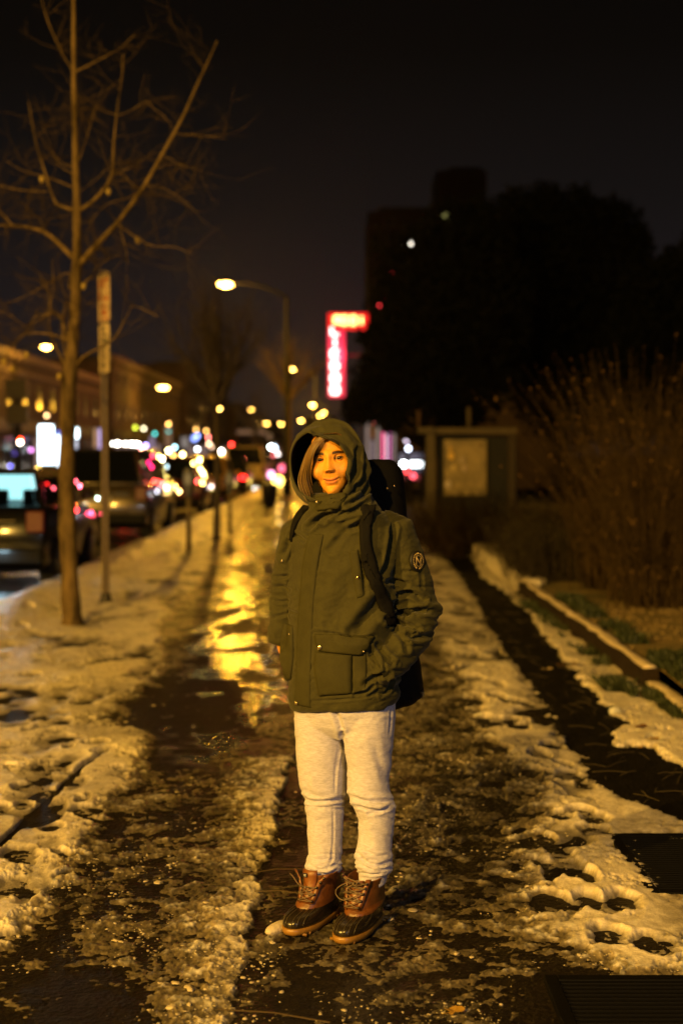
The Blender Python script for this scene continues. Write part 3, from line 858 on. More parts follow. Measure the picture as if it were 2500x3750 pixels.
def patch(bvh, left, right, nu, nv, h, name, mat_, parent, edge=.25, puff=0.0, back=.003, smoothit=0, gap=0.0):
    """slab laid on a surface: left/right polylines in px; nu across, nv along"""
    L = catmull(left, nv); Rr = catmull(right, nv)
    Hh = []; last = None; zero = None
    for i in range(nv):
        for j in range(nu):
            t = j / (nu - 1)
            p = L[i] * (1 - t) + Rr[i] * t
            r = hit(bvh, p[0], p[1])
            Hh.append((p, r))
    good = [k for k, (p, r) in enumerate(Hh) if r]
    out = []
    for k, (p, r) in enumerate(Hh):
        if not r:
            if not good: return None
            kk = min(good, key=lambda q: (Hh[q][0][0] - p[0]) ** 2 + (Hh[q][0][1] - p[1]) ** 2)
            Yq = Hh[kk][1][0].y; r = (P(p[0], p[1], Yq + .004), Hh[kk][1][1])
        out.append(r)
    # even out the depth so the cloth bridges small folds
    Yd = np.array([o[0].y for o in out]).reshape(nv, nu)
    for _ in range(smoothit):
        Q = np.pad(Yd, 1, mode='edge'); A = (Q[:-2, 1:-1] + Q[2:, 1:-1] + Q[1:-1, :-2] + Q[1:-1, 2:]) / 4
        Yd = np.minimum(A, Yd + .002)
    V = []
    for i in range(nv):
        for j in range(nu):
            k = i * nu + j
            u = min(j, nu - 1 - j) / (nu - 1) * 2; v = min(i, nv - 1 - i) / (nv - 1) * 2
            e = min(1.0, (u / edge) ** .5 if edge else 1) * min(1.0, (v / edge * 2) ** .5 if edge else 1)
            p = Hh[k][0]; q = P(p[0], p[1], float(Yd[i, j])); n = out[k][1]
            n = (n + Vector((0, -1.2, 0))).normalized()
            V.append(q + n * (gap + h * (.35 + .65 * e) + puff * math.sin(PI * j / (nu - 1)) * math.sin(PI * i / (nv - 1))))
    B = []
    for i in range(nv):
        for j in range(nu):
            k = i * nu + j; p = Hh[k][0]
            B.append(P(p[0], p[1], float(Yd[i, j])) - out[k][1] * back + Vector((0, .001, 0)))
    n = nu * nv
    F = []
    for i in range(nv - 1):
        for j in range(nu - 1):
            a = i * nu + j
            F.append((a, a + nu, a + nu + 1, a + 1)); F.append((n + a, n + a + 1, n + a + nu + 1, n + a + nu))
    for j in range(nu - 1):
        F.append((j, j + 1, n + j + 1, n + j)); a = (nv - 1) * nu + j; F.append((a + 1, a, n + a, n + a + 1))
    for i in range(nv - 1):
        a = i * nu; F.append((a + nu, a, n + a, n + a + nu)); a = i * nu + nu - 1; F.append((a, a + nu, n + a + nu, n + a))
    m = MB(); m.add(V + B, F)
    return m.build(name, mat_, parent, True)

def c1(pts): return [(980 + x / 2.45, 1480 + y / 2.45) for x, y in pts]
def c2(pts): return [(960 + x / 2.306, 1850 + y / 2.306) for x, y in pts]
def c3(pts): return [(960 + x / 2.352, 2550 + y / 2.352) for x, y in pts]

person = empty('person', (G(1235, 3420).x, G(1235, 3420).y, 0))
tag(person, 'person in an olive hooded parka, pale grey joggers and duck boots, hands in pockets', 'person')

M_skin = mat('skin', (.74, .43, .20), .5, attr='tone', bump=.0004, bscale=400, spec=.35)
M_skin.node_tree.nodes['Principled BSDF'].inputs['Subsurface Weight'].default_value = .12
M_skin.node_tree.nodes['Principled BSDF'].inputs['Subsurface Radius'].default_value = (.008, .003, .001)
M_parka = mat('olive parka cloth', (.041, .0385, .0105), .80, var=.22, vscale=30, bump=.0011, bscale=420, spec=.25, sheen=.1)
M_parka2 = mat('olive parka trim', (.039, .0365, .0100), .8, var=.2, vscale=30, bump=.0011, bscale=420, spec=.25)
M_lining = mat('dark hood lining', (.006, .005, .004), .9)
M_metal = mat('brass snap', (.75, .62, .40), .22, 1.0)
M_jog = mat('heather grey jersey', (.60, .59, .78), .9, col2=(.43, .42, .56), vscale=60, bump=.0012, bscale=500, sheen=.2, stretch=(1, 1, 4.5), det=4)
M_black = mat('black pack cloth', (.0028, .0025, .0022), .85, bump=.001, bscale=300, spec=.2)

def ring(px, py, dy, a, b, yaw=0.0, n=40, tilt=0.0, ex=2.3):
    c = Wp(px, py, dy); o = []
    rx = Vector((math.cos(yaw), -math.sin(yaw), 0)); ry = Vector((math.sin(yaw), math.cos(yaw), 0))
    for k in range(n):
        q = 2 * PI * k / n; cq, sq = math.cos(q), math.sin(q)
        u = a * math.copysign(abs(cq) ** (2 / ex), cq); v = b * math.copysign(abs(sq) ** (2 / ex), sq)
        p = c + rx * u + ry * v
        p.z += tilt * (rx * u + ry * v).x
        o.append(p)
    return o

# ---- body (one continuous skin): head, neck, trunk, arms, hands, legs
HY, HR = R(11), R(6)
f0 = Vector((-math.sin(HY), -math.cos(HY), 0)); r0 = Vector((math.cos(HY), -math.sin(HY), 0)); u0 = Vector((0, 0, 1))
h_r = r0 * math.cos(HR) + u0 * math.sin(HR); h_u = u0 * math.cos(HR) - r0 * math.sin(HR); h_f = f0
HC = Wp(1221, 1681, .0)
MH = Matrix((h_r, -h_f, h_u)).transposed()          # local (right, back, up) -> world
def H(x, y, z): return HC + MH @ Vector((x, y, z))
BY = R(22)
m = MB()
m.ball(H(0, .015, .035), (.073, .092, .088), 32, 20, M=MH)
m.ball(H(0, -.022, -.02), (.066, .070, .088), 32, 20, M=MH)
m.ball(H(0, -.040, -.075), (.043, .042, .040), 24, 16, M=MH)
m.ball(H(0, -.054, -.100), (.024, .028, .023), 20, 12, M=MH)
for s in (-1, 1):
    m.ball(H(s * .040, -.052, -.035), (.028, .028, .032), 20, 12, M=MH)
    m.ball(H(s * .073, .01, -.01), (.010, .016, .030), 12, 10, M=MH)
    m.ball(H(s * .042, .000, -.066), (.020, .036, .026), 16, 10, M=MH)
m.tube([H(0, .02, -.05), Wp(1240, 1800, .04), Wp(1245, 1880, .05)], [.05, .052, .06], 20)
m.loft([ring(1250, 1880, .05, .08, .06, BY), ring(1258, 1930, .05, .15, .08, BY), ring(1250, 2060, .04, .15, .09, BY), ring(1250, 2250, .04, .13, .085, BY), ring(1255, 2450, .04, .15, .10, BY), ring(1258, 2590, .04, .15, .10, BY), ring(1258, 2660, .03, .13, .09, BY)])
m.tube([Wp(1120, 1945, .07), Wp(1070, 2050, .08), Wp(1055, 2160, .092), Wp(1045, 2230, .090), Wp(1024, 2320, .085)], [.04, .036, .032, .03, .024], 14)
m.tube([Wp(1425, 1950, .03), Wp(1478, 2050, .03), Wp(1510, 2160, .04), Wp(1522, 2238, .045), Wp(1492, 2325, .01), Wp(1435, 2395, -.04), Wp(1395, 2436, -.07)], [.04, .036, .034, .032, .030, .026, .022], 14)
# right hand of the person (seen at the picture's left), sliding into the pocket
hw = Wp(1026, 2318, .085)
m.tube([hw, Wp(1026, 2345, .085), Wp(1031, 2376, .085), Wp(1040, 2402, .088)], [.020, .0235, .023, .019], 16, flat=.6, up=(0.3, -1, 0))
for k, (ox, L) in enumerate(((-.016, .058), (-.005, .066), (.006, .062), (.017, .052))):
    a = Wp(1041, 2398, .088) + Vector((ox * .5, ox * .9, 0)); b = a + Vector((.016, .0, -L * .45)); c = b + Vector((.026, .002, -L * .30))
    m.tube([a, b, c], [.0088, .0082, .007], 10)
m.tube([Wp(1034, 2345, .068), Wp(1044, 2372, .066), Wp(1056, 2396, .070)], [.010, .0098, .008], 10)
# the other hand, closed inside the pocket
hw2 = Wp(1392, 2440, -.07)
m.tube([hw2, hw2 + Vector((-.012, .01, -.02)), hw2 + Vector((-.02, .02, -.04))], [.022, .024, .020], 12, flat=.6)
for k in range(4):
    a = hw2 + Vector((-.02, .035 - .011 * k, -.04)); m.tube([a, a + Vector((-.006, 0, -.025)), a + Vector((.004, 0, -.042))], [.0085, .008, .007], 8)
m.tube([hw2 + Vector((-.01, -.005, -.015)), hw2 + Vector((-.018, -.010, -.035)), hw2 + Vector((-.014, -.006, -.05))], [.010, .009, .008], 8)
m.tube([Wp(1170, 2620, .05), Wp(1190, 2930, .03), Wp(1182, 3200, -.01), G(1180, 3375) + Vector((0, 0, .06))], [.068, .040, .030, .030], 16)
m.tube([Wp(1345, 2620, .0), Wp(1362, 2930, -.04), Wp(1362, 3000, -.05), Wp(1360, 3220, -.085), Vector((.09, 4.59, .06))], [.068, .042, .036, .030, .030], 16)
for ax, ay, rz in ((-.055, 4.66, -30), (.09, 4.586, -28)):
    d = Vector((math.sin(R(rz)), -math.cos(R(rz)), 0)); c = Vector((ax, ay, .045))
    m.tube([c - d * .05, c + d * .05, c + d * .14], [.032, .030, .022], 12)
bme = remesh_obj(m, 'body', .0045, 5)

# finer skin on the face
V = get_co(bme)
Lc = (V - np.array(HC)) @ np.array(MH)
bm = bmesh.new(); bm.from_mesh(bme); bm.verts.ensure_lookup_table()
fm = (Lc[:, 1] < -.015) & (Lc[:, 2] > -.13) & (Lc[:, 2] < .075) & (np.abs(Lc[:, 0]) < .075)
ed_ = [e_ for e_ in bm.edges if fm[e_.verts[0].index] and fm[e_.verts[1].index]]
bmesh.ops.subdivide_edges(bm, edges=ed_, cuts=4, use_grid_fill=True)
bm.to_mesh(bme); bm.free()
V = get_co(bme); Lc = (V - np.array(HC)) @ np.array(MH)
x, y, z = Lc[:, 0], Lc[:, 1], Lc[:, 2]
fr_ = sstep(-.012, -.04, y) * (z > -.135) * (z < .09) * (np.abs(x) < .08)
g2 = lambda cx, cz, wx, wz: np.exp(-((x - cx) / wx) ** 2 - ((z - cz) / wz) ** 2)
d = np.zeros(len(V))
# brow, sockets, temples
d += .0035 * g2(.030, .020, .022, .008) + .0035 * g2(-.030, .020, .022, .008)
d -= .0075 * g2(.031, .000, .018, .012) + .0075 * g2(-.031, .000, .018, .012)
d -= .004 * g2(.012, .002, .008, .012) + .004 * g2(-.012, .002, .008, .012)
# nose
nv = np.clip((.012 - z) / .048, 0, 1)
nh = .003 + .0118 * nv ** 1.1
nw = .0085 + .0050 * nv
cut = sstep(-.0490, -.0340, z) * sstep(.030, .006, z)
d += nh * np.exp(-(np.abs(x) / nw) ** 1.9) * cut
d += .0045 * g2(0, -.0345, .0090, .0080)
d += .0050 * (g2(.0110, -.0375, .0055, .0052) + g2(-.0110, -.0375, .0055, .0060))
d -= .0035 * (g2(.0185, -.041, .003, .006) + g2(-.0185, -.041, .003, .006))
d -= .0035 * (g2(.0065, -.0435, .0042, .0024) + g2(-.0065, -.0435, .0042, .0024))
# cheeks, smile folds
d += .0045 * (g2(.038, -.040, .020, .018) + g2(-.038, -.040, .020, .018))
for s in (-1, 1):
    fx = .022 + (-.045 - z) * .45
    d -= .0005 * np.exp(-((s * x - fx) / .0035) ** 2) * sstep(-.082, -.07, z) * sstep(-.040, -.052, z)
    d -= .0012 * g2(s * .0315, -.0655, .004, .005)
# lips
lz = -.0705 + .0085 * (np.abs(x) / .030) ** 2
lm_ = sstep(.030, .021, np.abs(x))
d += .0024 * np.exp(-((z - lz - .0045) / .0042) ** 2) * lm_ + .0040 * np.exp(-((z - lz + .0065) / .0055) ** 2) * sstep(.026, .014, np.abs(x))
d -= .0026 * np.exp(-((z - lz) / .0016) ** 2) * lm_
d -= .0010 * g2(0, -.062, .0035, .005)
d -= .0032 * g2(0, -.0865, .016, .0045)
d += .0045 * g2(0, -.1035, .013, .010)
y = y - d * fr_
# eyelids around the eyeballs
ER = .0122
eyes = []
for s in (-1, 1):
    ex_, ez_ = s * .0315, .0
    nearv = (np.abs(x - ex_) < .006) & (np.abs(z - .012) < .004) & (Lc[:, 1] < -.03)
    ys = np.median(y[(np.abs(x - ex_) < .012) & (np.abs(z - ez_) < .008) & (Lc[:, 1] < -.03)])
    ecy = ys + ER - .0045
    eyes.append((ex_, ecy, ez_))
    xx = x - ex_; zz = z - ez_
    rr = np.clip(ER ** 2 - xx ** 2 - zz ** 2, 0, None)
    ysph = ecy - np.sqrt(rr)
    lid_u = .0052 * np.clip(1 - (np.abs(xx) / .0150) ** 2.2, 0, 1); lid_l = .0040 * np.clip(1 - (np.abs(xx) / .0150) ** 2, 0, 1)
    zc = zz - .0012 * (s * xx / .0135)
    inside = (zc < lid_u) & (zc > -lid_l) & (np.abs(xx) < .0148)
    infl = sstep(.0165, .0105, np.hypot(xx, zz * 1.25)) * (Lc[:, 1] < -.02)
    tgt = np.where(inside, ysph + .0030, ysph - .0013 - .0005 * (zc > 0))
    okk = infl > 0
    y = np.where(okk, y * (1 - infl) + tgt * infl, y)
Lc2 = np.stack([x, y, z], 1)
V = Lc2 @ np.array(MH).T + np.array(HC)
set_co(bme, V)
# skin tone: lips, brows, lids; shade in nostrils, mouth line and sockets painted in
T_ = np.tile(np.array([.74, .335, .035]), (len(V), 1))
def tint(w, c):
    global T_
    w = np.clip(w, 0, 1)[:, None]; T_ = T_ * (1 - w) + np.array(c) * w
face = (y < -.02)
blush = g2(.038, -.040, .022, .018) + g2(-.038, -.040, .022, .018) + .8 * g2(0, -.040, .012, .008)
tint(.35 * blush * face, (.72, .30, .12))
lipm = (sstep(.0085, .0055, np.abs(z - lz - .0012)) * (z > lz - .0001) * sstep(.027, .019, np.abs(x)) + sstep(.0115, .0085, np.abs(z - lz)) * (z <= lz) * sstep(.0245, .015, np.abs(x))) * face
tint(.8 * lipm, (.44, .13, .055))
tint(.85 * np.exp(-((z - lz) / .0012) ** 2) * lm_ * face, (.10, .03, .015))
for s in (-1, 1):
    bx = s * x
    bz = .0178 + .0022 * np.sin(np.clip((bx - .012) / .038, 0, 1) * PI * .8) - .0020 * sstep(.03, .05, bx)
    bw = .0052 * (1 - .35 * sstep(.028, .052, bx))
    bm_ = np.exp(-((z - bz) / bw) ** 2) * sstep(.010, .017, bx) * sstep(.054, .044, bx) * face
    tint(1.3 * bm_, (.030, .014, .006))
    xx = x - s * .0315; zc = z - .0012 * (s * xx / .0135)
    lid_u = .0052 * np.clip(1 - (np.abs(xx) / .0150) ** 2.2, 0, 1); lid_l = .0040 * np.clip(1 - (np.abs(xx) / .0150) ** 2, 0, 1)
    tint(.95 * np.exp(-((zc - lid_u - .0006) / .0012) ** 2) * (np.abs(xx) < .0155) * face, (.03, .013, .006))
    tint(.55 * np.exp(-((zc + lid_l + .0004) / .0009) ** 2) * (np.abs(xx) < .0145) * face, (.10, .04, .02))
    tint(.38 * np.exp(-(np.hypot(xx / 1.4, z - .002) / .0105) ** 2) * face, (.36, .17, .06))
    tint(.7 * g2(s * .0065, -.0440, .0034, .0018) * face, (.05, .015, .006))
at = bme.color_attributes.new('tone', 'FLOAT_COLOR', 'POINT')
at.data.foreach_set('color', np.concatenate([T_, np.ones((len(T_), 1))], 1).astype(np.float32).ravel())
bme.polygons.foreach_set('use_smooth', [True] * len(bme.polygons))
set_co(bme, V - np.array(person.location)); bme.materials.clear()
body = link_mesh('body', bme, M_skin, person)

# eyes
M_eye = bpy.data.materials.new('eye'); M_eye.use_nodes = True
t = M_eye.node_tree; eb = t.nodes['Principled BSDF']; eb.inputs['Roughness'].default_value = .12; eb.inputs['Coat Weight'].default_value = .15
at_ = t.nodes.new('ShaderNodeAttribute'); at_.attribute_name = 'tone'; t.links.new(at_.outputs['Color'], eb.inputs['Base Color'])
for ex_, ecy, ez_ in eyes:
    m = MB(); m.ball(H(ex_, ecy, ez_), ER, 96, 64, M=MH)
    o = m.build('eye', M_eye, person, True)
    co = get_co(o.data) + np.array(person.location); c = H(ex_, ecy, ez_)
    gaze = (Vector((0, 0, CAM_H)) - c).normalized(); gaze = (gaze + Vector((0, 0, .07))).normalized()
    dd = (co - np.array(c)) @ np.array(gaze) / ER
    ang = np.arccos(np.clip(dd, -1, 1)) * ER
    col = np.where(ang[:, None] < .0030, np.array([.004, .003, .002]), np.where(ang[:, None] < .0070, np.array([.022, .010, .005]), np.array([.22, .14, .07])))
    a4 = o.data.color_attributes.new('tone', 'FLOAT_COLOR', 'POINT')
    a4.data.foreach_set('color', np.concatenate([col, np.ones((len(col), 1))], 1).astype(np.float32).ravel())

# ---- hair
M_hair = mat('dark blond hair', (.30, .17, .05), .38, attr='tone', spec=.6)
def hair_curve(pts): return catmull(pts, 40)
inner = [(1192, 1606, -.080), (1160, 1640, -.092), (1142, 1690, -.084), (1138, 1745, -.074), (1160, 1832, -.070)]
outer = [(1162, 1596, -.055), (1126, 1648, -.035), (1102, 1708, -.020), (1092, 1770, -.020), (1122, 1838, -.045)]
ci, co_ = hair_curve(inner), hair_curve(outer)
hr = random.Random(4)
hv = []; hf = []; hc = []; nb = 0
def strand(pts, r0_, tone):
    global nb
    m = MB(); n = len(pts)
    m.tube(pts, [r0_ * (1 - .75 * (i / (n - 1)) ** 2.5) for i in range(n)], 5, cap=False)
    hv.extend(m.V); hf.extend([tuple(i + nb for i in f) for f in m.F]); hc.extend([tone] * len(m.V)); nb += len(m.V)
NL = 11
for j in range(NL):
    c0 = (j + .5) / NL; c1_ = min(max(c0 + hr.uniform(-.09, .09), .03), .97); wj = hr.uniform(.035, .095); endj = hr.uniform(.92, 1.0) - .10 * (j in (0, 1)); a1 = hr.uniform(.02, .06); ph = hr.uniform(0, 6); dep = hr.uniform(-.010, .008); tj = hr.uniform(.6, 1.25)
    for k in range(85):
        g_ = hr.gauss(0, .45); root = c0 + hr.uniform(-.5, .5) / NL * 1.6; lay = hr.random()
        pts = []; en = endj * hr.uniform(.90, 1.0)
        for i in range(16):
            s = i / 15 * en
            idx = min(int(s * 39), 38); fr2 = s * 39 - idx
            A = ci[idx] * (1 - fr2) + ci[idx + 1] * fr2; B = co_[idx] * (1 - fr2) + co_[idx + 1] * fr2
            cv = sstep(.15, .9, s); rootdark = 1; pinch = 1 - .45 * (s / en) ** 3
            tt = .05 * s * math.sin(7.5 * s + c0 * 9) + root * (1 - cv) + (c1_ + g_ * wj * pinch) * cv + a1 * math.sin(ph + 4.5 * s) * s + .03 * g_ * math.sin(9 * s + k) * s * .3
            q = A * (1 - tt) + B * tt
            bul = math.sin(PI * min(max(tt, 0), 1)) * .014 + math.cos(min(abs(g_), 1.5) * 1.0) * .007 * cv
            pts.append(Wp(q[0], q[1], q[2] - bul + .010 * lay - dep * cv))
        br = tj * hr.uniform(.4, 1.1) * (.3 if lay > .5 else .85)
        strand(pts, hr.uniform(.0005, .0011), (.23 * br, .130 * br, .028 * br))
for k in range(90):      # hair above the forehead and down the other side, mostly inside the hood
    a = hr.uniform(-.02, .075); sgn = 1
    pts = []
    for i in range(10):
        s = i / 9
        pts.append(H(a * .4 + .07 * s * (.5 + a * 6), -.078 + .05 * s + .02 * hr.random() * 0, .080 - .0 * s - .14 * s * s))
    pts = [HC + (p - HC) * 1.02 for p in pts]
    br = hr.uniform(.4, .9); strand(pts, .0018, (.28 * br, .16 * br, .05 * br))
for k in range(10):
    pts = [H(-.012 - .004 * k + .01 * s, -.099 + .001 * k, .064 - .03 * s * s) + Vector((0, 0, 0)) for s in [i / 7 for i in range(8)]]
    strand(pts, .0008, (.28, .16, .05))
hme = bpy.data.meshes.new('hair'); hme.from_pydata([(v[0] - person.location.x, v[1] - person.location.y, v[2]) for v in hv], [], hf); hme.update()
a4 = hme.color_attributes.new('tone', 'FLOAT_COLOR', 'POINT'); a4.data.foreach_set('color', np.concatenate([np.array(hc), np.ones((len(hc), 1))], 1).astype(np.float32).ravel())
hme.polygons.foreach_set('use_smooth', [True] * len(hme.polygons))
link_mesh('hair', hme, M_hair, person)

# ---- joggers
m = MB()
def leg(rows, dyt, dyb, kd=1.08):
    rr = []
    n = len(rows)
    for i, (py, L, R_) in enumerate(rows):
        t_ = (py - rows[0][0]) / (rows[-1][0] - rows[0][0]); dy = dyt * (1 - t_) + dyb * t_
        a = (R_ - L) / 2 * KP; rr.append(ring((L + R_) / 2, py, dy, a, a * kd, BY, 36, 0, 2.15))
    m.loft(rr)
leg([(2560, 1079, 1262), (2640, 1081, 1258), (2700, 1084, 1260), (2763, 1088, 1266), (2830, 1094, 1266), (2880, 1101, 1264), (2915, 1113, 1260), (2940, 1122, 1254), (2975, 1124, 1255), (3020, 1127, 1253), (3080, 1130, 1250), (3130, 1132, 1247),
     (3158, 1124, 1247), (3178, 1126, 1246), (3192, 1131, 1236), (3208, 1134, 1231), (3222, 1136, 1228)], .06, -.01)
leg([(2560, 1250, 1447), (2640, 1252, 1443), (2700, 1258, 1437), (2788, 1273, 1430), (2848, 1274, 1422), (2890, 1275, 1424), (2925, 1286, 1434), (2950, 1302, 1441), (2996, 1314, 1440), (3040, 1315, 1437), (3085, 1311, 1434), (3140, 1302, 1428),
     (3165, 1306, 1432), (3185, 1312, 1432), (3200, 1316, 1414), (3222, 1314, 1411), (3236, 1312, 1408)], .0, -.085)
m.loft([ring(1262, 2500, .03, .17, .12, BY), ring(1262, 2600, .03, .165, .115, BY), ring(1262, 2650, .03, .15, .105, BY), ring(1258, 2690, .03, .06, .07, BY)])
jme = remesh_obj(m, 'joggers', .0042, 7)
wrinkle(jme, .0034, 120, 60, 21, .3)
wrinkle(jme, .0012, 50, 22, 22, -.3)
ank = lambda PX: sstep(3090, 3150, PX[:, 1]) * (1 - sstep(3188, 3200, PX[:, 1]))
wrinkle(jme, .0065, 160, 15, 23, .05, ank)
kn = lambda PX: np.exp(-((PX[:, 1] - 2945) / 40) ** 2)
wrinkle(jme, .0048, 130, 18, 27, .12, kn)
strokes(jme, [
    (c3([(600, 90), (650, 190), (690, 330)]), 9, 10, .3), (c3([(690, 330), (705, 450)]), 7, 8, .2),
    (c3([(690, 400), (655, 620), (640, 850)]), 4, -2.5, 0), (c3([(665, 420), (630, 640), (625, 840)]), 5, 2.5, 0),
    (c3([(345, 870), (430, 912), (560, 906), (690, 880)]), 7, 9, .5), (c3([(400, 935), (520, 950), (690, 930)]), 5, 5, .4), (c3([(560, 965), (690, 970)]), 5, 3, .4),
    (c3([(610, 960), (612, 1200), (600, 1400)]), 4, 2.5, .3),
    (c3([(750, 860), (880, 905), (1000, 905), (1130, 912)]), 8, 11, .5), (c3([(800, 930), (900, 965), (1010, 990)]), 6, 7, .5), (c3([(920, 1008), (1010, 988), (1120, 940)]), 6, 8, .4),
    (c3([(1000, 1030), (1110, 1075)]), 7, 4, .4), (c3([(850, 1060), (900, 1250)]), 14, 3, .3), (c3([(980, 1150), (1110, 1230)]), 12, 3, .3),
    (c3([(390, 1440), (480, 1490), (560, 1480), (660, 1430)]), 5, 7, .5), (c3([(395, 1490), (560, 1530), (640, 1495)]), 4, 6, .4), (c3([(560, 1470), (600, 1400), (600, 1320)]), 5, 4, .3),
    (c3([(820, 1350), (900, 1430), (1000, 1455), (1110, 1420)]), 6, 8, .5), (c3([(830, 1430), (960, 1500), (1100, 1480)]), 5, 7, .4), (c3([(850, 1310), (960, 1370), (1090, 1370)]), 6, 5, .4),
    (c3([(835, 1520), (950, 1535), (1060, 1520)]), 4, 7, .2), (c3([(820, 1590), (900, 1620), (1050, 1605)]), 3, 3, .2),
    (c3([(1112, 40), (1105, 200), (1095, 330)]), 4, 4, .3), (c3([(380, 700), (400, 820), (480, 880)]), 12, 3, .4), (c3([(960, 400), (1010, 560), (1060, 700)]), 14, 4, .3)])
jme.polygons.foreach_set('use_smooth', [True] * len(jme.polygons))
set_co(jme, get_co(jme) - np.array(person.location)); jme.materials.clear()
jog = link_mesh('joggers', jme, M_jog, person)

STK = 1.7
# ---- parka shell with sleeves
m = MB()
TL = .10
m.loft([ring(1255, 2580, .03, .170, .125, BY, 48, TL), ring(1256, 2572, .03, .177, .135, BY, 48, TL), ring(1257, 2530, .03, .181, .140, BY, 48, TL), ring(1257, 2470, .03, .183, .142, BY, 48), ring(1252, 2330, .03, .176, .135, BY, 48),
        ring(1250, 2200, .03, .172, .128, BY, 48), ring(1250, 2080, .03, .175, .122, BY, 48), ring(1258, 1990, .03, .180, .116, BY, 48), ring(1262, 1935, .03, .170, .108, BY, 48),
        ring(1262, 1898, .02, .145, .102, BY, 48), ring(1258, 1870, .01, .122, .102, BY, 48), ring(1254, 1845, .0, .108, .104, BY, 48), ring(1250, 1822, -.002, .098, .100, BY, 48), ring(1248, 1808, -.002, .088, .092, BY, 48)])
m.tube([Wp(1390, 1930, .03), Wp(1440, 1950, .02), Wp(1478, 2050, .02), Wp(1510, 2160, .035), Wp(1530, 2238, .04), Wp(1500, 2330, .0), Wp(1440, 2400, -.05), Wp(1385, 2445, -.095), Wp(1366, 2458, -.105)],
       [.060, .071, .068, .068, .069, .064, .058, .050, .045], 28)
m.tube([Wp(1130, 1930, .07), Wp(1092, 1950, .07), Wp(1068, 2050, .08), Wp(1052, 2160, .092), Wp(1044, 2230, .090), Wp(1034, 2310, .085), Wp(1024, 2352, .085)],
       [.052, .056, .052, .052, .050, .044, .040], 24)
pme = remesh_obj(m, 'parka', .0042, 6)
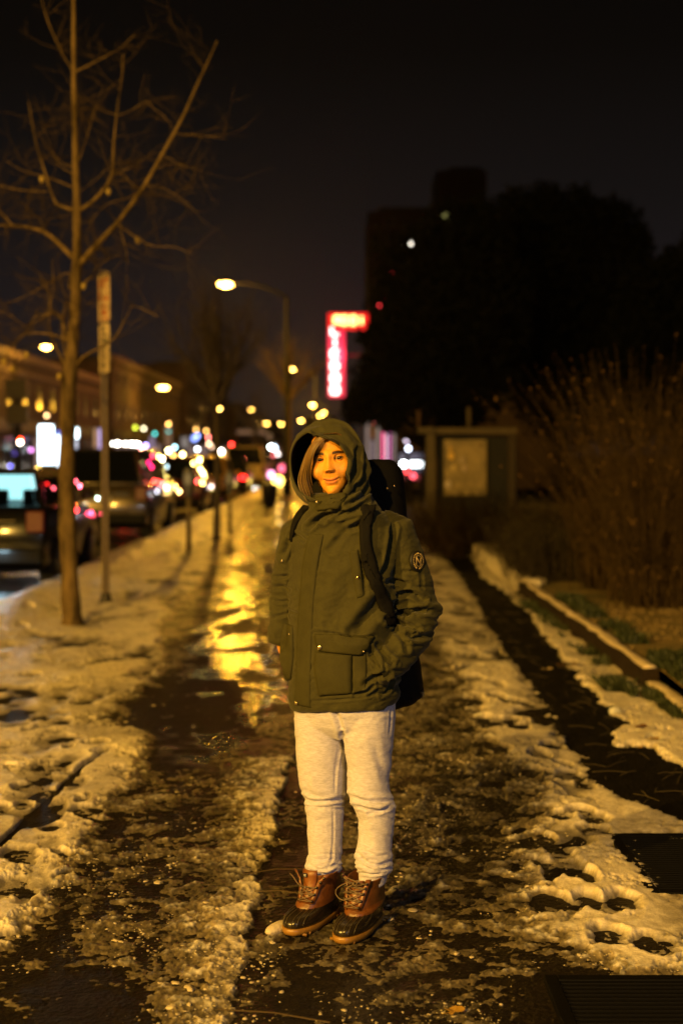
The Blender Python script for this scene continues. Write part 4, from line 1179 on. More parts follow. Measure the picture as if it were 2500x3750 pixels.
# hollow the cuff so that the hand leaves it
V = get_co(pme); N = get_no(pme)
wrinkle(pme, .0045, 150, 90, 41, -.6)
slv = lambda PX: sstep(1440, 1490, PX[:, 0] + (PX[:, 1] - 2300) * .35) * sstep(2080, 2200, PX[:, 1])
wrinkle(pme, .0100, 110, 38, 43, -.35, slv)
wrinkle(pme, .0011, 46, 20, 51, -.6, power=2.0)
wrinkle(pme, .0010, 30, 16, 53, .5, power=2.0)
wrinkle(pme, .0030, 70, 30, 45, .9, lambda PX: (PX[:, 0] < 1062) * 1.0)
wrinkle(pme, .0035, 50, 22, 47, -.5, lambda PX: sstep(1930, 1880, PX[:, 1]))
wrinkle(pme, .0032, 60, 26, 49, -.7, lambda PX: sstep(2440, 2500, PX[:, 1]) * sstep(1280, 1340, PX[:, 0]))
strokes(pme, [
    (c2([(880, 165), (740, 195), (660, 260), (590, 370)]), 12, 6, .4), (c2([(860, 110), (720, 130), (620, 220)]), 10, 3, .4),
    (c2([(1010, 800), (880, 950), (770, 1085)]), 22, 13, .35), (c2([(760, 640), (690, 800), (640, 950)]), 30, 5, .3),
    (c2([(440, 1075), (620, 1088), (760, 1125), (940, 1100)]), 6, 5, .5), (c2([(560, 1090), (540, 1000)]), 8, 2.5, .4), (c2([(680, 1100), (650, 1020)]), 8, 2.5, .4), (c2([(230, 900), (330, 930)]), 6, 4, .4),
    (c2([(400, 190), (470, 120), (560, 70)]), 9, 10, .5), (c2([(520, 130), (600, 60), (680, 30)]), 8, 7, .5), (c2([(600, 90), (700, 80), (860, 20)]), 9, 6, .5),
    (c2([(250, 245), (300, 260), (350, 300)]), 7, 5, .6), (c2([(330, 330), (300, 450), (290, 600)]), 25, 3, .3), (c2([(250, 660), (300, 760), (320, 850)]), 10, 3, .4),
    (c2([(520, 260), (490, 400), (460, 600)]), 3, 1.5, 0),
    (c2([(1110, 190), (1085, 320), (1060, 470), (1010, 590)]), 9, 16, .35), (c2([(1180, 110), (1100, 150), (1070, 240), (1075, 400)]), 4, 3, .2),
    (c2([(1050, 640), (1120, 640), (1220, 665)]), 8, 6, .5), (c2([(1130, 765), (1240, 738), (1360, 800)]), 9, 11, .5), (c2([(1100, 700), (1260, 690), (1440, 690)]), 4, 3, .2),
    (c2([(1100, 830), (1140, 900), (1240, 930)]), 9, 8, .5), (c2([(1040, 960), (1180, 915), (1330, 890), (1470, 900)]), 10, 12, .5), (c2([(1060, 1000), (1180, 1000), (1310, 1045)]), 8, 9, .5),
    (c2([(1120, 1050), (1200, 1150), (1215, 1220)]), 9, 8, .4), (c2([(1230, 1100), (1300, 1120), (1400, 1100)]), 9, 9, .5), (c2([(1300, 1050), (1350, 1100)]), 6, 5, .4),
    (c2([(970, 1180), (1020, 1250), (1090, 1320)]), 9, 8, .5), (c2([(900, 1210), (940, 1300), (970, 1370)]), 8, 6, .5), (c2([(1010, 1240), (1060, 1330), (1130, 1340)]), 7, 6, .5),
    (c2([(1020, 1290), (1035, 1380), (1030, 1440)]), 4, 4, .3), (c2([(1280, 560), (1190, 560)]), 6, 3, .4), (c2([(1340, 560), (1350, 700)]), 6, 3, .3),
    (c2([(110, 605), (210, 600)]), 6, 6, .5), (c2([(90, 700), (170, 690), (230, 720)]), 8, 6, .5), (c2([(90, 800), (150, 815), (220, 810)]), 5, 5, .5), (c2([(170, 430), (225, 310)]), 9, 8, .4), (c2([(80, 950), (200, 920)]), 6, 4, .4),
    (c2([(860, 1510), (960, 1445), (1070, 1430)]), 8, 8, .5), (c2([(780, 1600), (880, 1575), (930, 1520)]), 6, 7, .5), (c2([(1000, 1600), (1060, 1560), (1090, 1480)]), 6, 6, .5), (c2([(900, 1600), (990, 1560)]), 6, 5, .5),
    (c2([(410, 1655), (700, 1640), (900, 1610), (1080, 1560)]), 4, 3.5, .3), (c2([(300, 1340), (390, 1410)]), 5, 3, .4), (c2([(290, 1390), (400, 1440)]), 4, 2.5, .4),
    (c2([(825, 400), (850, 560), (862, 740)]), 7, 9, .2), (c2([(870, 400), (900, 520), (960, 620)]), 9, 5, .4), (c2([(840, 480), (900, 470)]), 5, 4, .4), (c2([(850, 560), (930, 540)]), 5, 4, .4),
    (c1([(930, 750), (830, 840), (720, 900)]), 8, 10, .5), (c1([(880, 870), (780, 930), (640, 990)]), 8, 7, .5), (c1([(900, 960), (860, 1040), (760, 1110)]), 9, 6, .5)])
pme.polygons.foreach_set('use_smooth', [True] * len(pme.polygons))
pb_ = bvh_of([pme])
ploc = np.array(person.location)
set_co(pme, get_co(pme) - ploc); pme.materials.clear()
parka = link_mesh('parka', pme, M_parka, person)

# placket, pockets, flaps, hem band, cuffs
patch(pb_, c2([(395, 235), (345, 480), (318, 760), (300, 960), (284, 1430), (268, 1680)]), c2([(520, 250), (475, 490), (442, 760), (430, 960), (412, 1440), (412, 1712)]), 14, 90, .0040, 'placket', M_parka2, parka, .18, 0.0, smoothit=6)
pk = patch(pb_, c2([(448, 1235), (442, 1400), (480, 1612)]), c2([(760, 1262), (758, 1420), (758, 1592)]), 26, 36, .012, 'pocket', M_parka2, parka, .22, .006, smoothit=8)
patch(pb_, c2([(758, 1262), (762, 1420), (765, 1592)]), c2([(880, 1250), (880, 1400), (870, 1560)]), 12, 30, .003, 'pocket_gusset', M_parka2, parka, .2, .001, smoothit=4)
patch(pb_, c2([(445, 1088), (452, 1160), (482, 1238)]), c2([(945, 1105), (905, 1185), (842, 1272)]), 34, 14, .016, 'pocket_flap', M_parka2, parka, .16, .002, smoothit=10)
patch(pb_, c2([(188, 995), (160, 1120), (150, 1290), (205, 1484)]), c2([(262, 1015), (272, 1150), (272, 1290), (246, 1470)]), 12, 40, .010, 'pocket', M_parka2, parka, .25, .006, smoothit=6)
patch(pb_, c2([(735, 388), (752, 520), (800, 790)]), c2([(806, 374), (832, 540), (858, 770)]), 12, 36, .0045, 'chest_pocket_flap', M_parka2, parka, .22, .001, smoothit=6)
patch(pb_, c2([(262, 1640), (270, 1692)]), c2([(1085, 1555), (1085, 1632)]), 3, 3, .001, 'hem_label', M_parka2, parka) if False else None
# short sleeve tab seam band at the cuff
m = MB()
cwr = Wp(1366, 2458, -.105)
m.tube([Wp(1412, 2430, -.078), Wp(1388, 2445, -.093), Wp(1366, 2459, -.106)], [.0545, .0525, .050], 28, cap=False)
m.build('cuff', M_parka2, parka, True)
m = MB()
m.tube([Wp(1031, 2325, .085), Wp(1026, 2345, .085), Wp(1022, 2360, .085), Wp(1022, 2359, .085), Wp(1026, 2340, .085)], [.0425, .0425, .0415, .037, .034], 28, cap=False)
m.build('cuff', M_parka2, parka, True)

def snap(px, py, r, bvh=None, parent=None, off=.004):
    h = hit(bvh or pb_, px, py)
    if not h: return
    c, n = h; c = c + n * off
    m = MB(); m.tube([c, c + n * .002, c + n * .0035, c + n * .0042], [r, r, r * .75, r * .3], 14)
    m.build('snap', M_metal, parent or parka, True)
k_ = KP
for (x_, y_), r_, of in (((810, 607), .0062, .006), ((500, 1198), .0085, .018), ((862, 1226), .0045, .010), ((297, 1668), .0070, .005), ((170, 470), .0045, .001), ((250, 1085), .0035, .008)):
    q = c2([(x_, y_)])[0]; snap(q[0], q[1], r_, off=of)

# badge on the sleeve
q = c2([(1303, 472)])[0]
hb = hit(pb_, *q)
if hb:
    c, n = hb; c = c + n * .002
    n = (n + Vector((.35, -.2, 0))).normalized()
    up = Vector((0.12, 0, 1)); up = (up - n * up.dot(n)).normalized(); rt = up.cross(n).normalized()
    if rt.x < 0: rt = -rt
    E = lambda a, r: c + rt * (math.cos(a) * r) + up * (math.sin(a) * r)
    m = MB(); m.loft([[E(2 * PI * k / 28, r) + n * h for k in range(28)] for r, h in ((.034, -.006), (.034, .003), (.031, .0045), (.004, .0045))])
    bd = m.build('badge', mat('black badge cloth', (.006, .006, .006), .6), parka, True)
    m = MB()
    for k in range(28):
        if k in (6, 7, 20, 21): continue
        a = 2 * PI * k / 28; m.tube([E(a - .03, .0215) + n * .006, E(a + .04, .0275) + n * .006], .0011, 5)
    for k in (5, 7, 19, 22): m.ball(E(2 * PI * k / 28, .025) + n * .005, .003, 8, 6)
    def arc(a0, a1, r, rad): m.tube([E(a0 + (a1 - a0) * i / 12, r) + n * .006 for i in range(13)], rad, 5)
    arc(.5, 2.6, .0175, .0012); arc(3.6, 5.8, .0175, .0012)
    m.tube([E(2.4, .015) + n * .006, E(4.0, .016) + n * .006], .0015, 5); m.tube([E(2.3, .0145) + n * .006, E(5.4, .0155) + n * .006], .0017, 5); m.tube([E(.75, .0145) + n * .006, E(5.45, .0155) + n * .006], .0015, 5)
    m.build('badge_print', mat('gold thread', (.50, .38, .16), .5), bd if False else parka, True)

# ---- hood
rimP = [(1176, 1600, -.088), (1225, 1617, -.102), (1258, 1648, -.108), (1279, 1692, -.104), (1282, 1738, -.100), (1270, 1784, -.100), (1238, 1822, -.108), (1190, 1832, -.105),
        (1143, 1828, -.080), (1100, 1802, -.040), (1075, 1766, -.005), (1063, 1709, .012), (1066, 1655, .004), (1089, 1609, -.025), (1128, 1582, -.060)]
midP = [(1195, 1536, -.02), (1258, 1545, -.03), (1308, 1592, -.04), (1338, 1660, -.04), (1350, 1730, -.035), (1345, 1800, -.03), (1300, 1852, -.03), (1215, 1868, -.03),
        (1150, 1855, .00), (1100, 1826, .04), (1072, 1780, .08), (1062, 1715, .095), (1064, 1652, .085), (1086, 1597, .055), (1135, 1553, .015)]
NP = 90
rim = catmull_closed(rimP, NP); mid = catmull_closed(midP, NP)
cxy = np.array([1222., 1700.])
rings = []
def off(r_, k, dy): 
    o = r_.copy(); o[:2] = cxy + (o[:2] - cxy) * k; o[2] += dy; return o
def blend(t, k=1.0, dy=0.0): return [off(a * (1 - t) + b * t, k, dy) for a, b in zip(rim, mid)]
prof = [(0, .975, .014), (0, .978, .004), (0, .995, -.002), (0.03, 1.012, .001), (.10, 1.012, .008), (.22, 1.0, .008), (.35, 1.0, .004), (.5, 1.0, .0), (.65, 1.005, 0), (.8, 1.008, 0), (.9, 1.005, .0), (1, 1.0, 0)]
RR = [blend(*q) for q in prof]
base = np.array([q[2] for q in RR[-1]])
for k, dy in ((.985, .03), (.95, .065), (.89, .10), (.80, .13), (.68, .155), (.52, .175), (.34, .19), (.16, .197), (.03, .2)):
    rr = []
    for q in mid:
        o = q.copy(); o[:2] = cxy + np.array([10, 0]) * (1 - k) + (o[:2] - cxy) * k
        o[2] = o[2] * k + (dy + .0) ; rr.append(o)
    RR.append(rr)
# densify along the profile
RR = np.array(RR); nR = 70; out = []
for i in range(nR):
    u = i / (nR - 1) * (len(RR) - 1); a = min(int(u), len(RR) - 2); t_ = u - a
    p0 = RR[max(a - 1, 0)]; p1 = RR[a]; p2 = RR[a + 1]; p3 = RR[min(a + 2, len(RR) - 1)]
    out.append(.5 * ((2 * p1) + (-p0 + p2) * t_ + (2 * p0 - 5 * p1 + 4 * p2 - p3) * t_ * t_ + (-p0 + 3 * p1 - 3 * p2 + p3) * t_ ** 3))
Vh = []
for r_ in out:
    for q in r_: Vh.append(Wp(q[0], q[1], q[2]))
hme = np_mesh('hood', np.array([v[:] for v in Vh]), grid_faces(nR, NP, True)[:, ::-1])
bm = bmesh.new(); bm.from_mesh(hme); bmesh.ops.recalc_face_normals(bm, faces=bm.faces[:])
cen = Vector((0, 0, 0))
for v in bm.verts: cen += v.co
cen /= len(bm.verts)
if sum(1 if f.normal.dot(f.calc_center_median() - cen) > 0 else -1 for f in bm.faces) < 0: bmesh.ops.reverse_faces(bm, faces=bm.faces[:])
bm.to_mesh(hme); bm.free(); hme.update()
wrinkle(hme, .0022, 70, 34, 61, 1.2)
wrinkle(hme, .0040, 90, 22, 63, -1.05, lambda PX: sstep(1260, 1310, PX[:, 0]) * sstep(1640, 1720, PX[:, 1]))
strokes(hme, [
    (c1([(480, 225), (440, 255), (400, 250)]), 4, 5, .5), (c1([(370, 250), (480, 300), (600, 335), (690, 420)]), 3, 2, .2), (c1([(700, 210), (760, 260), (820, 350)]), 10, 3, .4),
    (c1([(800, 420), (790, 560), (770, 650)]), 9, 11, .5), (c1([(870, 560), (850, 680), (740, 800), (700, 880)]), 8, 11, .5), (c1([(760, 520), (755, 640), (730, 720)]), 6, 6, .4),
    (c1([(930, 640), (880, 740), (790, 850)]), 9, 9, .5), (c1([(300, 240), (350, 200), (450, 180)]), 7, 3, .4), (c1([(600, 170), (700, 190)]), 8, 2, .4), (c1([(740, 420), (760, 540), (740, 700)]), 3, 3, .1),
    (c1([(430, 850), (560, 850), (680, 800)]), 5, 6, .4), (c1([(620, 880), (700, 830), (780, 720)]), 6, 6, .5)])
set_co(hme, get_co(hme) - ploc)
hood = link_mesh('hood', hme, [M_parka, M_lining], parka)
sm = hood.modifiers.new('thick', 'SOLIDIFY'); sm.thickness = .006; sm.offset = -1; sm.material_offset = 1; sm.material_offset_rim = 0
hb2 = hme
hm2 = hme.copy(); set_co(hm2, get_co(hm2) + ploc)
hbv = bvh_of([hm2])
# throat tab of the collar
pt = get_co(pme) + ploc
pm3 = pme.copy(); set_co(pm3, pt); both = bvh_of([pm3, hm2])
patch(both, c1([(415, 835), (430, 900), (445, 960)]), c1([(700, 790), (700, 850), (640, 935)]), 26, 14, .010, 'collar_tab', M_parka2, parka, .25, .003, smoothit=12)
q = c1([(462, 866)])[0]; snap(q[0], q[1], .0045, both, off=.014)

STK = 1.0
# ---- boots
M_tan = mat('tan boot leather', (.18, .062, .012), .42, var=.45, vscale=22, bump=.0016, bscale=70, spec=.6)
M_rub = mat('brown black boot rubber', (.020, .015, .010), .25, var=.3, vscale=30, bump=.0006, bscale=80, spec=.6)
M_gum = mat('gum sole', (.30, .155, .028), .4, var=.25, vscale=30)
M_lace = mat('waxed lace', (.14, .10, .06), .6, bump=.0004, bscale=500)
M_eyelet = mat('dark eyelet', (.05, .04, .03), .3, .9)
M_tongue = mat('tongue leather', (.20, .068, .012), .42, var=.3, vscale=20, bump=.001, bscale=60)
M_rid = mat('rubber ridge', (.060, .048, .026), .35)
def bring(z, toe, heel, hw, side=1, n=44, sl=0.0, rough=0.0, sd=0):
    o = []
    for k in range(n):
        q = 2 * PI * k / n
        yy = -math.cos(q); s = math.sin(q)
        c = (toe + heel) / 2; L = (heel - toe) / 2
        y_ = c + yy * L
        t_ = (y_ - toe) / (heel - toe)
        w = hw * (abs(s) ** .72) * (1 + .10 * math.cos((t_ - .28) * 4.2) - .16 * sstep(.25, .6, t_) * (L > .11))
        x_ = math.copysign(w, s) + side * .006 * (1 - t_) * (L > .1)
        zz = z + sl * (y_ - c)
        o.append(Vector((x_, y_, zz + rough * (vnoise(np.array([k * .6]), np.array([z * 90]), sd)[0] - .5))))
    return o
def make_boot(loc, rz, side, open_=False):
    r = empty('boot', (0, 0, 0)); r.parent = person
    r.location = Vector(loc) - person.location; r.rotation_euler = (0, 0, rz)
    m = MB(); m.loft([bring(.002, -.200, .086, .049, side), bring(.010, -.204, .090, .052, side), bring(.024, -.206, .091, .0525, side), bring(.0245, -.198, .086, .048, side)])
    for k in range(12):
        y_ = -.17 + .024 * k; m.box((0, y_, .004), (.088 if y_ < -.06 else .066, .008, .008))
    m.build('sole', M_gum, r, True, local=True)
    m = MB(); rb = [bring(.0235, -.199, .087, .049, side), bring(.032, -.203, .090, .0515, side), bring(.043, -.200, .091, .0515, side), bring(.054, -.188, .091, .050, side), bring(.063, -.168, .090, .048, side, sl=.02), bring(.071, -.142, .088, .0455, side, sl=.06), bring(.078, -.118, .087, .0435, side, sl=.10), bring(.076, -.110, .082, .040, side, sl=.10)]
    m.loft(rb); m.build('rubber_shell', M_rub, r, True, local=True)
    m = MB()
    for a in (-.62, -.36, -.12, .12, .36, .62):
        pts = []
        for i, rg in enumerate(rb[1:7]):
            k = (a * 44 / (2 * PI)) * (1.0 + .05 * i); k0 = math.floor(k) % 44; k1 = (k0 + 1) % 44; t_ = k - math.floor(k)
            p = rg[k0] * (1 - t_) + rg[k1] * t_; pts.append(p + Vector((0, -.0004, .0008)))
        m.tube(pts, .0013, 5)
    m.build('vamp_ridges', M_rid, r, True, local=True)
    m = MB()
    up = [(.074, -.119, .088, .0445, .10), (.080, -.116, .088, .045, .09), (.090, -.104, .086, .043, .05), (.108, -.090, .084, .042, .02), (.128, -.080, .083, .043, 0), (.142, -.073, .083, .0445, 0), (.156, -.070, .084, .047, 0), (.170, -.069, .087, .051, .03)]
    op = [bring(z_, t_, h_, w_, side, sl=sl_, rough=.003, sd=side + 5) for z_, t_, h_, w_, sl_ in up]
    fine = []
    arr = np.array([[p[:] for p in rg] for rg in op])
    for i in range(36):
        u = i / 35 * (len(arr) - 1); a = min(int(u), len(arr) - 2); t_ = u - a; q = arr[a] * (1 - t_) + arr[a + 1] * t_
        zz = q[:, 2]; ang = np.arange(44) * .14
        crs = .0028 * (fbm(ang * 3.1 + 9 * (side > 0), zz * 60, 3, 15) - .5) * (zz > .085)
        q[:, 0] *= 1 + crs * 14; q[:, 1] += crs
        fine.append([Vector(p) for p in q])
    m.loft(fine, cap=False)
    sh = m.build('leather_shaft', M_tan, r, True, local=True)
    s = sh.modifiers.new('t', 'SOLIDIFY'); s.thickness = .004; s.offset = 1
    # stitched rim where leather meets rubber
    m = MB(); m.tube([p + Vector((0, 0, .001)) for p in op[1]] + [op[1][0]], .0022, 6); m.build('welt_seam', M_tan, r, True, local=True)
    # tongue and lace facings
    m = MB()
    m.loft([[Vector((w * math.sin(a_), y_ - .016 * math.cos(a_), z_)) for a_ in [-1.3 + 2.6 * k / 10 for k in range(11)]] + [Vector((w * math.sin(a_) * .9, y_ + .004 - .016 * math.cos(a_), z_)) for a_ in [1.3 - 2.6 * k / 10 for k in range(11)]]
            for w, y_, z_ in ((.024, -.098, .084), (.024, -.083, .108), (.025, -.072, .135), (.026, -.068, .165), (.027, -.070, (.185 if open_ else .172)))])
    m.build('tongue', M_tongue, r, True, local=True)
    for s_ in (-1, 1):
        m = MB(); q = []
        for z_, y_, xo in ((.084, -.110, .017), (.105, -.098, .021), (.130, -.086, .025), (.155, -.078, .029 + .006 * open_), (.163, -.073, .032 + .014 * open_), (.176, -.070, .034 + .020 * open_)):
            q.append([Vector((s_ * xo, y_ - .006, z_)), Vector((s_ * (xo + .014), y_ + .004, z_)), Vector((s_ * (xo + .013), y_ + .010, z_)), Vector((s_ * (xo - .001), y_ - .001, z_))])
        m.loft(q); m.build('lace_facing', M_tan, r, True, local=True)
    ey = []
    for i, (z_, y_, xo) in enumerate(((.093, -.110, .025), (.113, -.100, .029), (.134, -.091, .032), (.150, -.083, .036 + .006 * open_), (.164, -.078, .039 + .014 * open_))):
        for s_ in (-1, 1):
            c = Vector((s_ * xo, y_, z_)); n = Vector((s_ * .5, -1, .3)).normalized()
            m = MB(); m.tube([c - n * .002, c + n * .0012, c + n * .002], [.0048, .0048, .003], 12); m.build('eyelet', M_eyelet, r, True, local=True)
            ey.append(c + n * .002)
    m = MB(); top = 3 if open_ else 5
    for i in range(top):
        a, b = ey[2 * i], ey[2 * i + 1]; mid_ = (a + b) / 2 + Vector((0, -.010, .002))
        m.tube([Vector(p) for p in catmull([a, a * .6 + mid_ * .4 + Vector((0, -.003, 0)), mid_, b * .6 + mid_ * .4 + Vector((0, -.003, 0)), b], 12)], .0016, 6)
        if i:
            for s1, s2 in ((0, 1), (1, 0)):
                a, b = ey[2 * (i - 1) + s1], ey[2 * i + s2]; md = (a + b) / 2 + Vector((0, -.011, 0)); m.tube([Vector(p) for p in catmull([a, md, b], 9)], .0016, 6)
    kn_ = (ey[2 * top - 2] + ey[2 * top - 1]) / 2 + Vector((0, -.014, 0))
    m.ball(kn_, .005, 10, 8)
    if open_:
        m.tube([Vector(p) for p in catmull([kn_, kn_ + Vector((-.02, -.012, .012)), kn_ + Vector((-.036, -.012, .030)), kn_ + Vector((-.056, -.006, .040))], 14)], .0017, 6)
        m.tube([Vector(p) for p in catmull([kn_, kn_ + Vector((-.01, -.02, -.008)), kn_ + Vector((.006, -.026, -.018))], 10)], .0017, 6)
    else:
        for lp in ([(-.018, -.018, .004), (-.052, -.014, -.018), (-.058, -.012, -.040), (-.030, -.02, -.052), (.004, -.018, -.040)], [(.012, -.016, .012), (.022, -.014, .016), (.016, -.018, .002), (0, -.01, 0)],
                   [(-.02, -.014, .014), (-.028, -.014, .022), (.0, -.018, .018), (.028, -.012, .010)], [(-.012, -.02, -.012), (-.022, -.02, -.026), (-.03, -.016, -.03)]):
            m.tube([Vector(p) for p in catmull([kn_] + [kn_ + Vector(q) for q in lp], 22)], .0017, 6)
    m.build('lace', M_lace, r, True, local=True)
    # side zip pull
    m = MB(); c = Vector((.050, .02, .168)); m.tube([c, c - Vector((0, 0, .022))], .0022, 6); m.ball(c, .004, 8, 6); m.build('zip_pull', M_metal, r, True, local=True)
    if open_:
        m = MB(); m.box((-.012, -.0885, .168), (.013, .002, .013)); m.build('woven_tag', mat('navy tag', (.006, .010, .03), .6), r, local=True)
        m = MB(); m.box((-.012, -.0900, .170), (.009, .001, .0016)); m.box((-.012, -.0900, .166), (.008, .001, .0014)); m.build('tag_print', mat('white thread', (.6, .6, .6), .6), r, local=True)
    return r
make_boot((-.055, 4.66, .006), R(-30), -1, True)
make_boot((.092, 4.592, .006), R(-28), 1, False)

# ------------------------------------------------------------------ backpack (worn: a thing of its own)
bp_c = Wp(1390, 2130, .24)
bpk = empty('backpack', (bp_c.x, bp_c.y, 0)); tag(bpk, 'large black backpack worn over the olive parka', 'backpack')
m = MB()
rows_ = [(1684, 1330, 1425, .05), (1690, 1312, 1442, .07), (1712, 1300, 1462, .09), (1760, 1290, 1474, .105), (1850, 1285, 1482, .115), (2000, 1280, 1495, .12), (2200, 1275, 1512, .125), (2400, 1268, 1530, .125), (2500, 1262, 1545, .12), (2545, 1262, 1549, .11), (2566, 1270, 1520, .10), (2588, 1290, 1462, .07)]
rr = []
for py, L, R_, b in rows_:
    a = (R_ - L) / 2 * (Y0 + .26) / FPX
    rr.append([v for v in ring((L + R_) / 2, py, .26, a, b, BY * .4, 40, 0, 3.2)])
m.loft(rr)
bme2 = remesh_obj(m, 'pack_body', .006, 5)
wrinkle(bme2, .004, 90, 50, 81, .8)
set_co(bme2, get_co(bme2) - np.array(bpk.location)); bme2.materials.clear()
bme2.polygons.foreach_set('use_smooth', [True] * len(bme2.polygons))
link_mesh('pack_body', bme2, M_black, bpk)
patch(pb_, [(1322, 1850), (1316, 1930), (1318, 2000), (1330, 2070), (1352, 2140), (1372, 2190), (1392, 2240), (1412, 2290)], [(1372, 1850), (1360, 1920), (1358, 1980), (1370, 2040), (1388, 2100), (1410, 2160), (1436, 2225), (1450, 2290)],
      10, 70, .010, 'shoulder_strap', M_black, bpk, .4, .002, smoothit=40, gap=.006)
patch(both, [(1112, 1848), (1082, 1885), (1066, 1925), (1058, 1975)], [(1142, 1856), (1110, 1890), (1086, 1930), (1068, 1985)], 8, 30, .010, 'shoulder_strap', M_black, bpk, .4, .002, smoothit=10)
for px, py in ((1418, 1788), (1443, 1780)):
    c = P(px, py, 4.80); m = MB(); m.ball(c, .0042, 10, 8); m.build('stud', M_metal, bpk, True)
c = P(1546, 2536, 4.86); m = MB(); m.ball(c, .007, 10, 8); m.tube([c, c + Vector((.002, 0, -.024))], .0035, 6); m.build('zip_pull', mat('dull steel', (.35, .33, .28), .3, 1), bpk, True)
# ------------------------------------------------------------------ trees
M_bark = mat('mottled brown bark', (.17, .115, .045), .85, var=.78, vscale=9, bump=.012, bscale=30, stretch=(1, 1, .3), spec=.2)  # brown base mottled by noise, the same all round
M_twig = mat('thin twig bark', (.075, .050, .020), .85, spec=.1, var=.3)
tr = random.Random(11)
def twigs(mb, p, d, L, r_, depth, rng, up=.25):
    n = 5; pts = [p]; dd = d.normalized()
    for i in range(n):
        dd = (dd + Vector((rng.gauss(0, .10), rng.gauss(0, .10), rng.gauss(0, .08) + up * .12))).normalized()
        pts.append(pts[-1] + dd * (L / n))
    mb.tube(pts, [r_ * (1 - .75 * i / n) for i in range(n + 1)], 5)
    if depth > 0:
        for k in range(rng.randint(2, 4)):
            i = rng.randint(1, n); ax = Vector((rng.gauss(0, 1), rng.gauss(0, 1), rng.gauss(0, .6))).normalized()
            nd = (dd + ax * .9).normalized(); twigs(mb, pts[i], nd, L * rng.uniform(.35, .65), r_ * .5, depth - 1, rng, up)

T1Y = 12.7
def tp(px, py, dy=0): return P(px, py, T1Y + dy)
tree1 = empty('bare_tree', (G(270, 2296).x, T1Y, 0)); tag(tree1, 'bare young tree with a yellow lit trunk at the kerb', 'tree')
trunk = [(268, 2310, .125), (266, 2270, .098), (258, 2180, .083), (252, 2000, .078), (246, 1850, .076), (246, 1700, .074), (250, 1560, .070), (252, 1440, .069), (258, 1360, .066), (268, 1260, .055), (276, 1150, .049), (281, 1000, .044),
         (283, 850, .039), (281, 700, .034), (277, 550, .029), (274, 400, .025), (271, 250, .022), (271, 100, .018), (269, -80, .014), (268, -200, .010)]
m = MB(); pts = catmull([(a, b, r_ ) for a, b, r_ in trunk], 90)
m.tube([tp(q[0], q[1]) for q in pts], [q[2] * (1 + .05 * math.sin(i * .9) + .04 * tr.uniform(-1, 1)) for i, q in enumerate(pts)], 16)
m.build('trunk', M_bark, tree1, True)
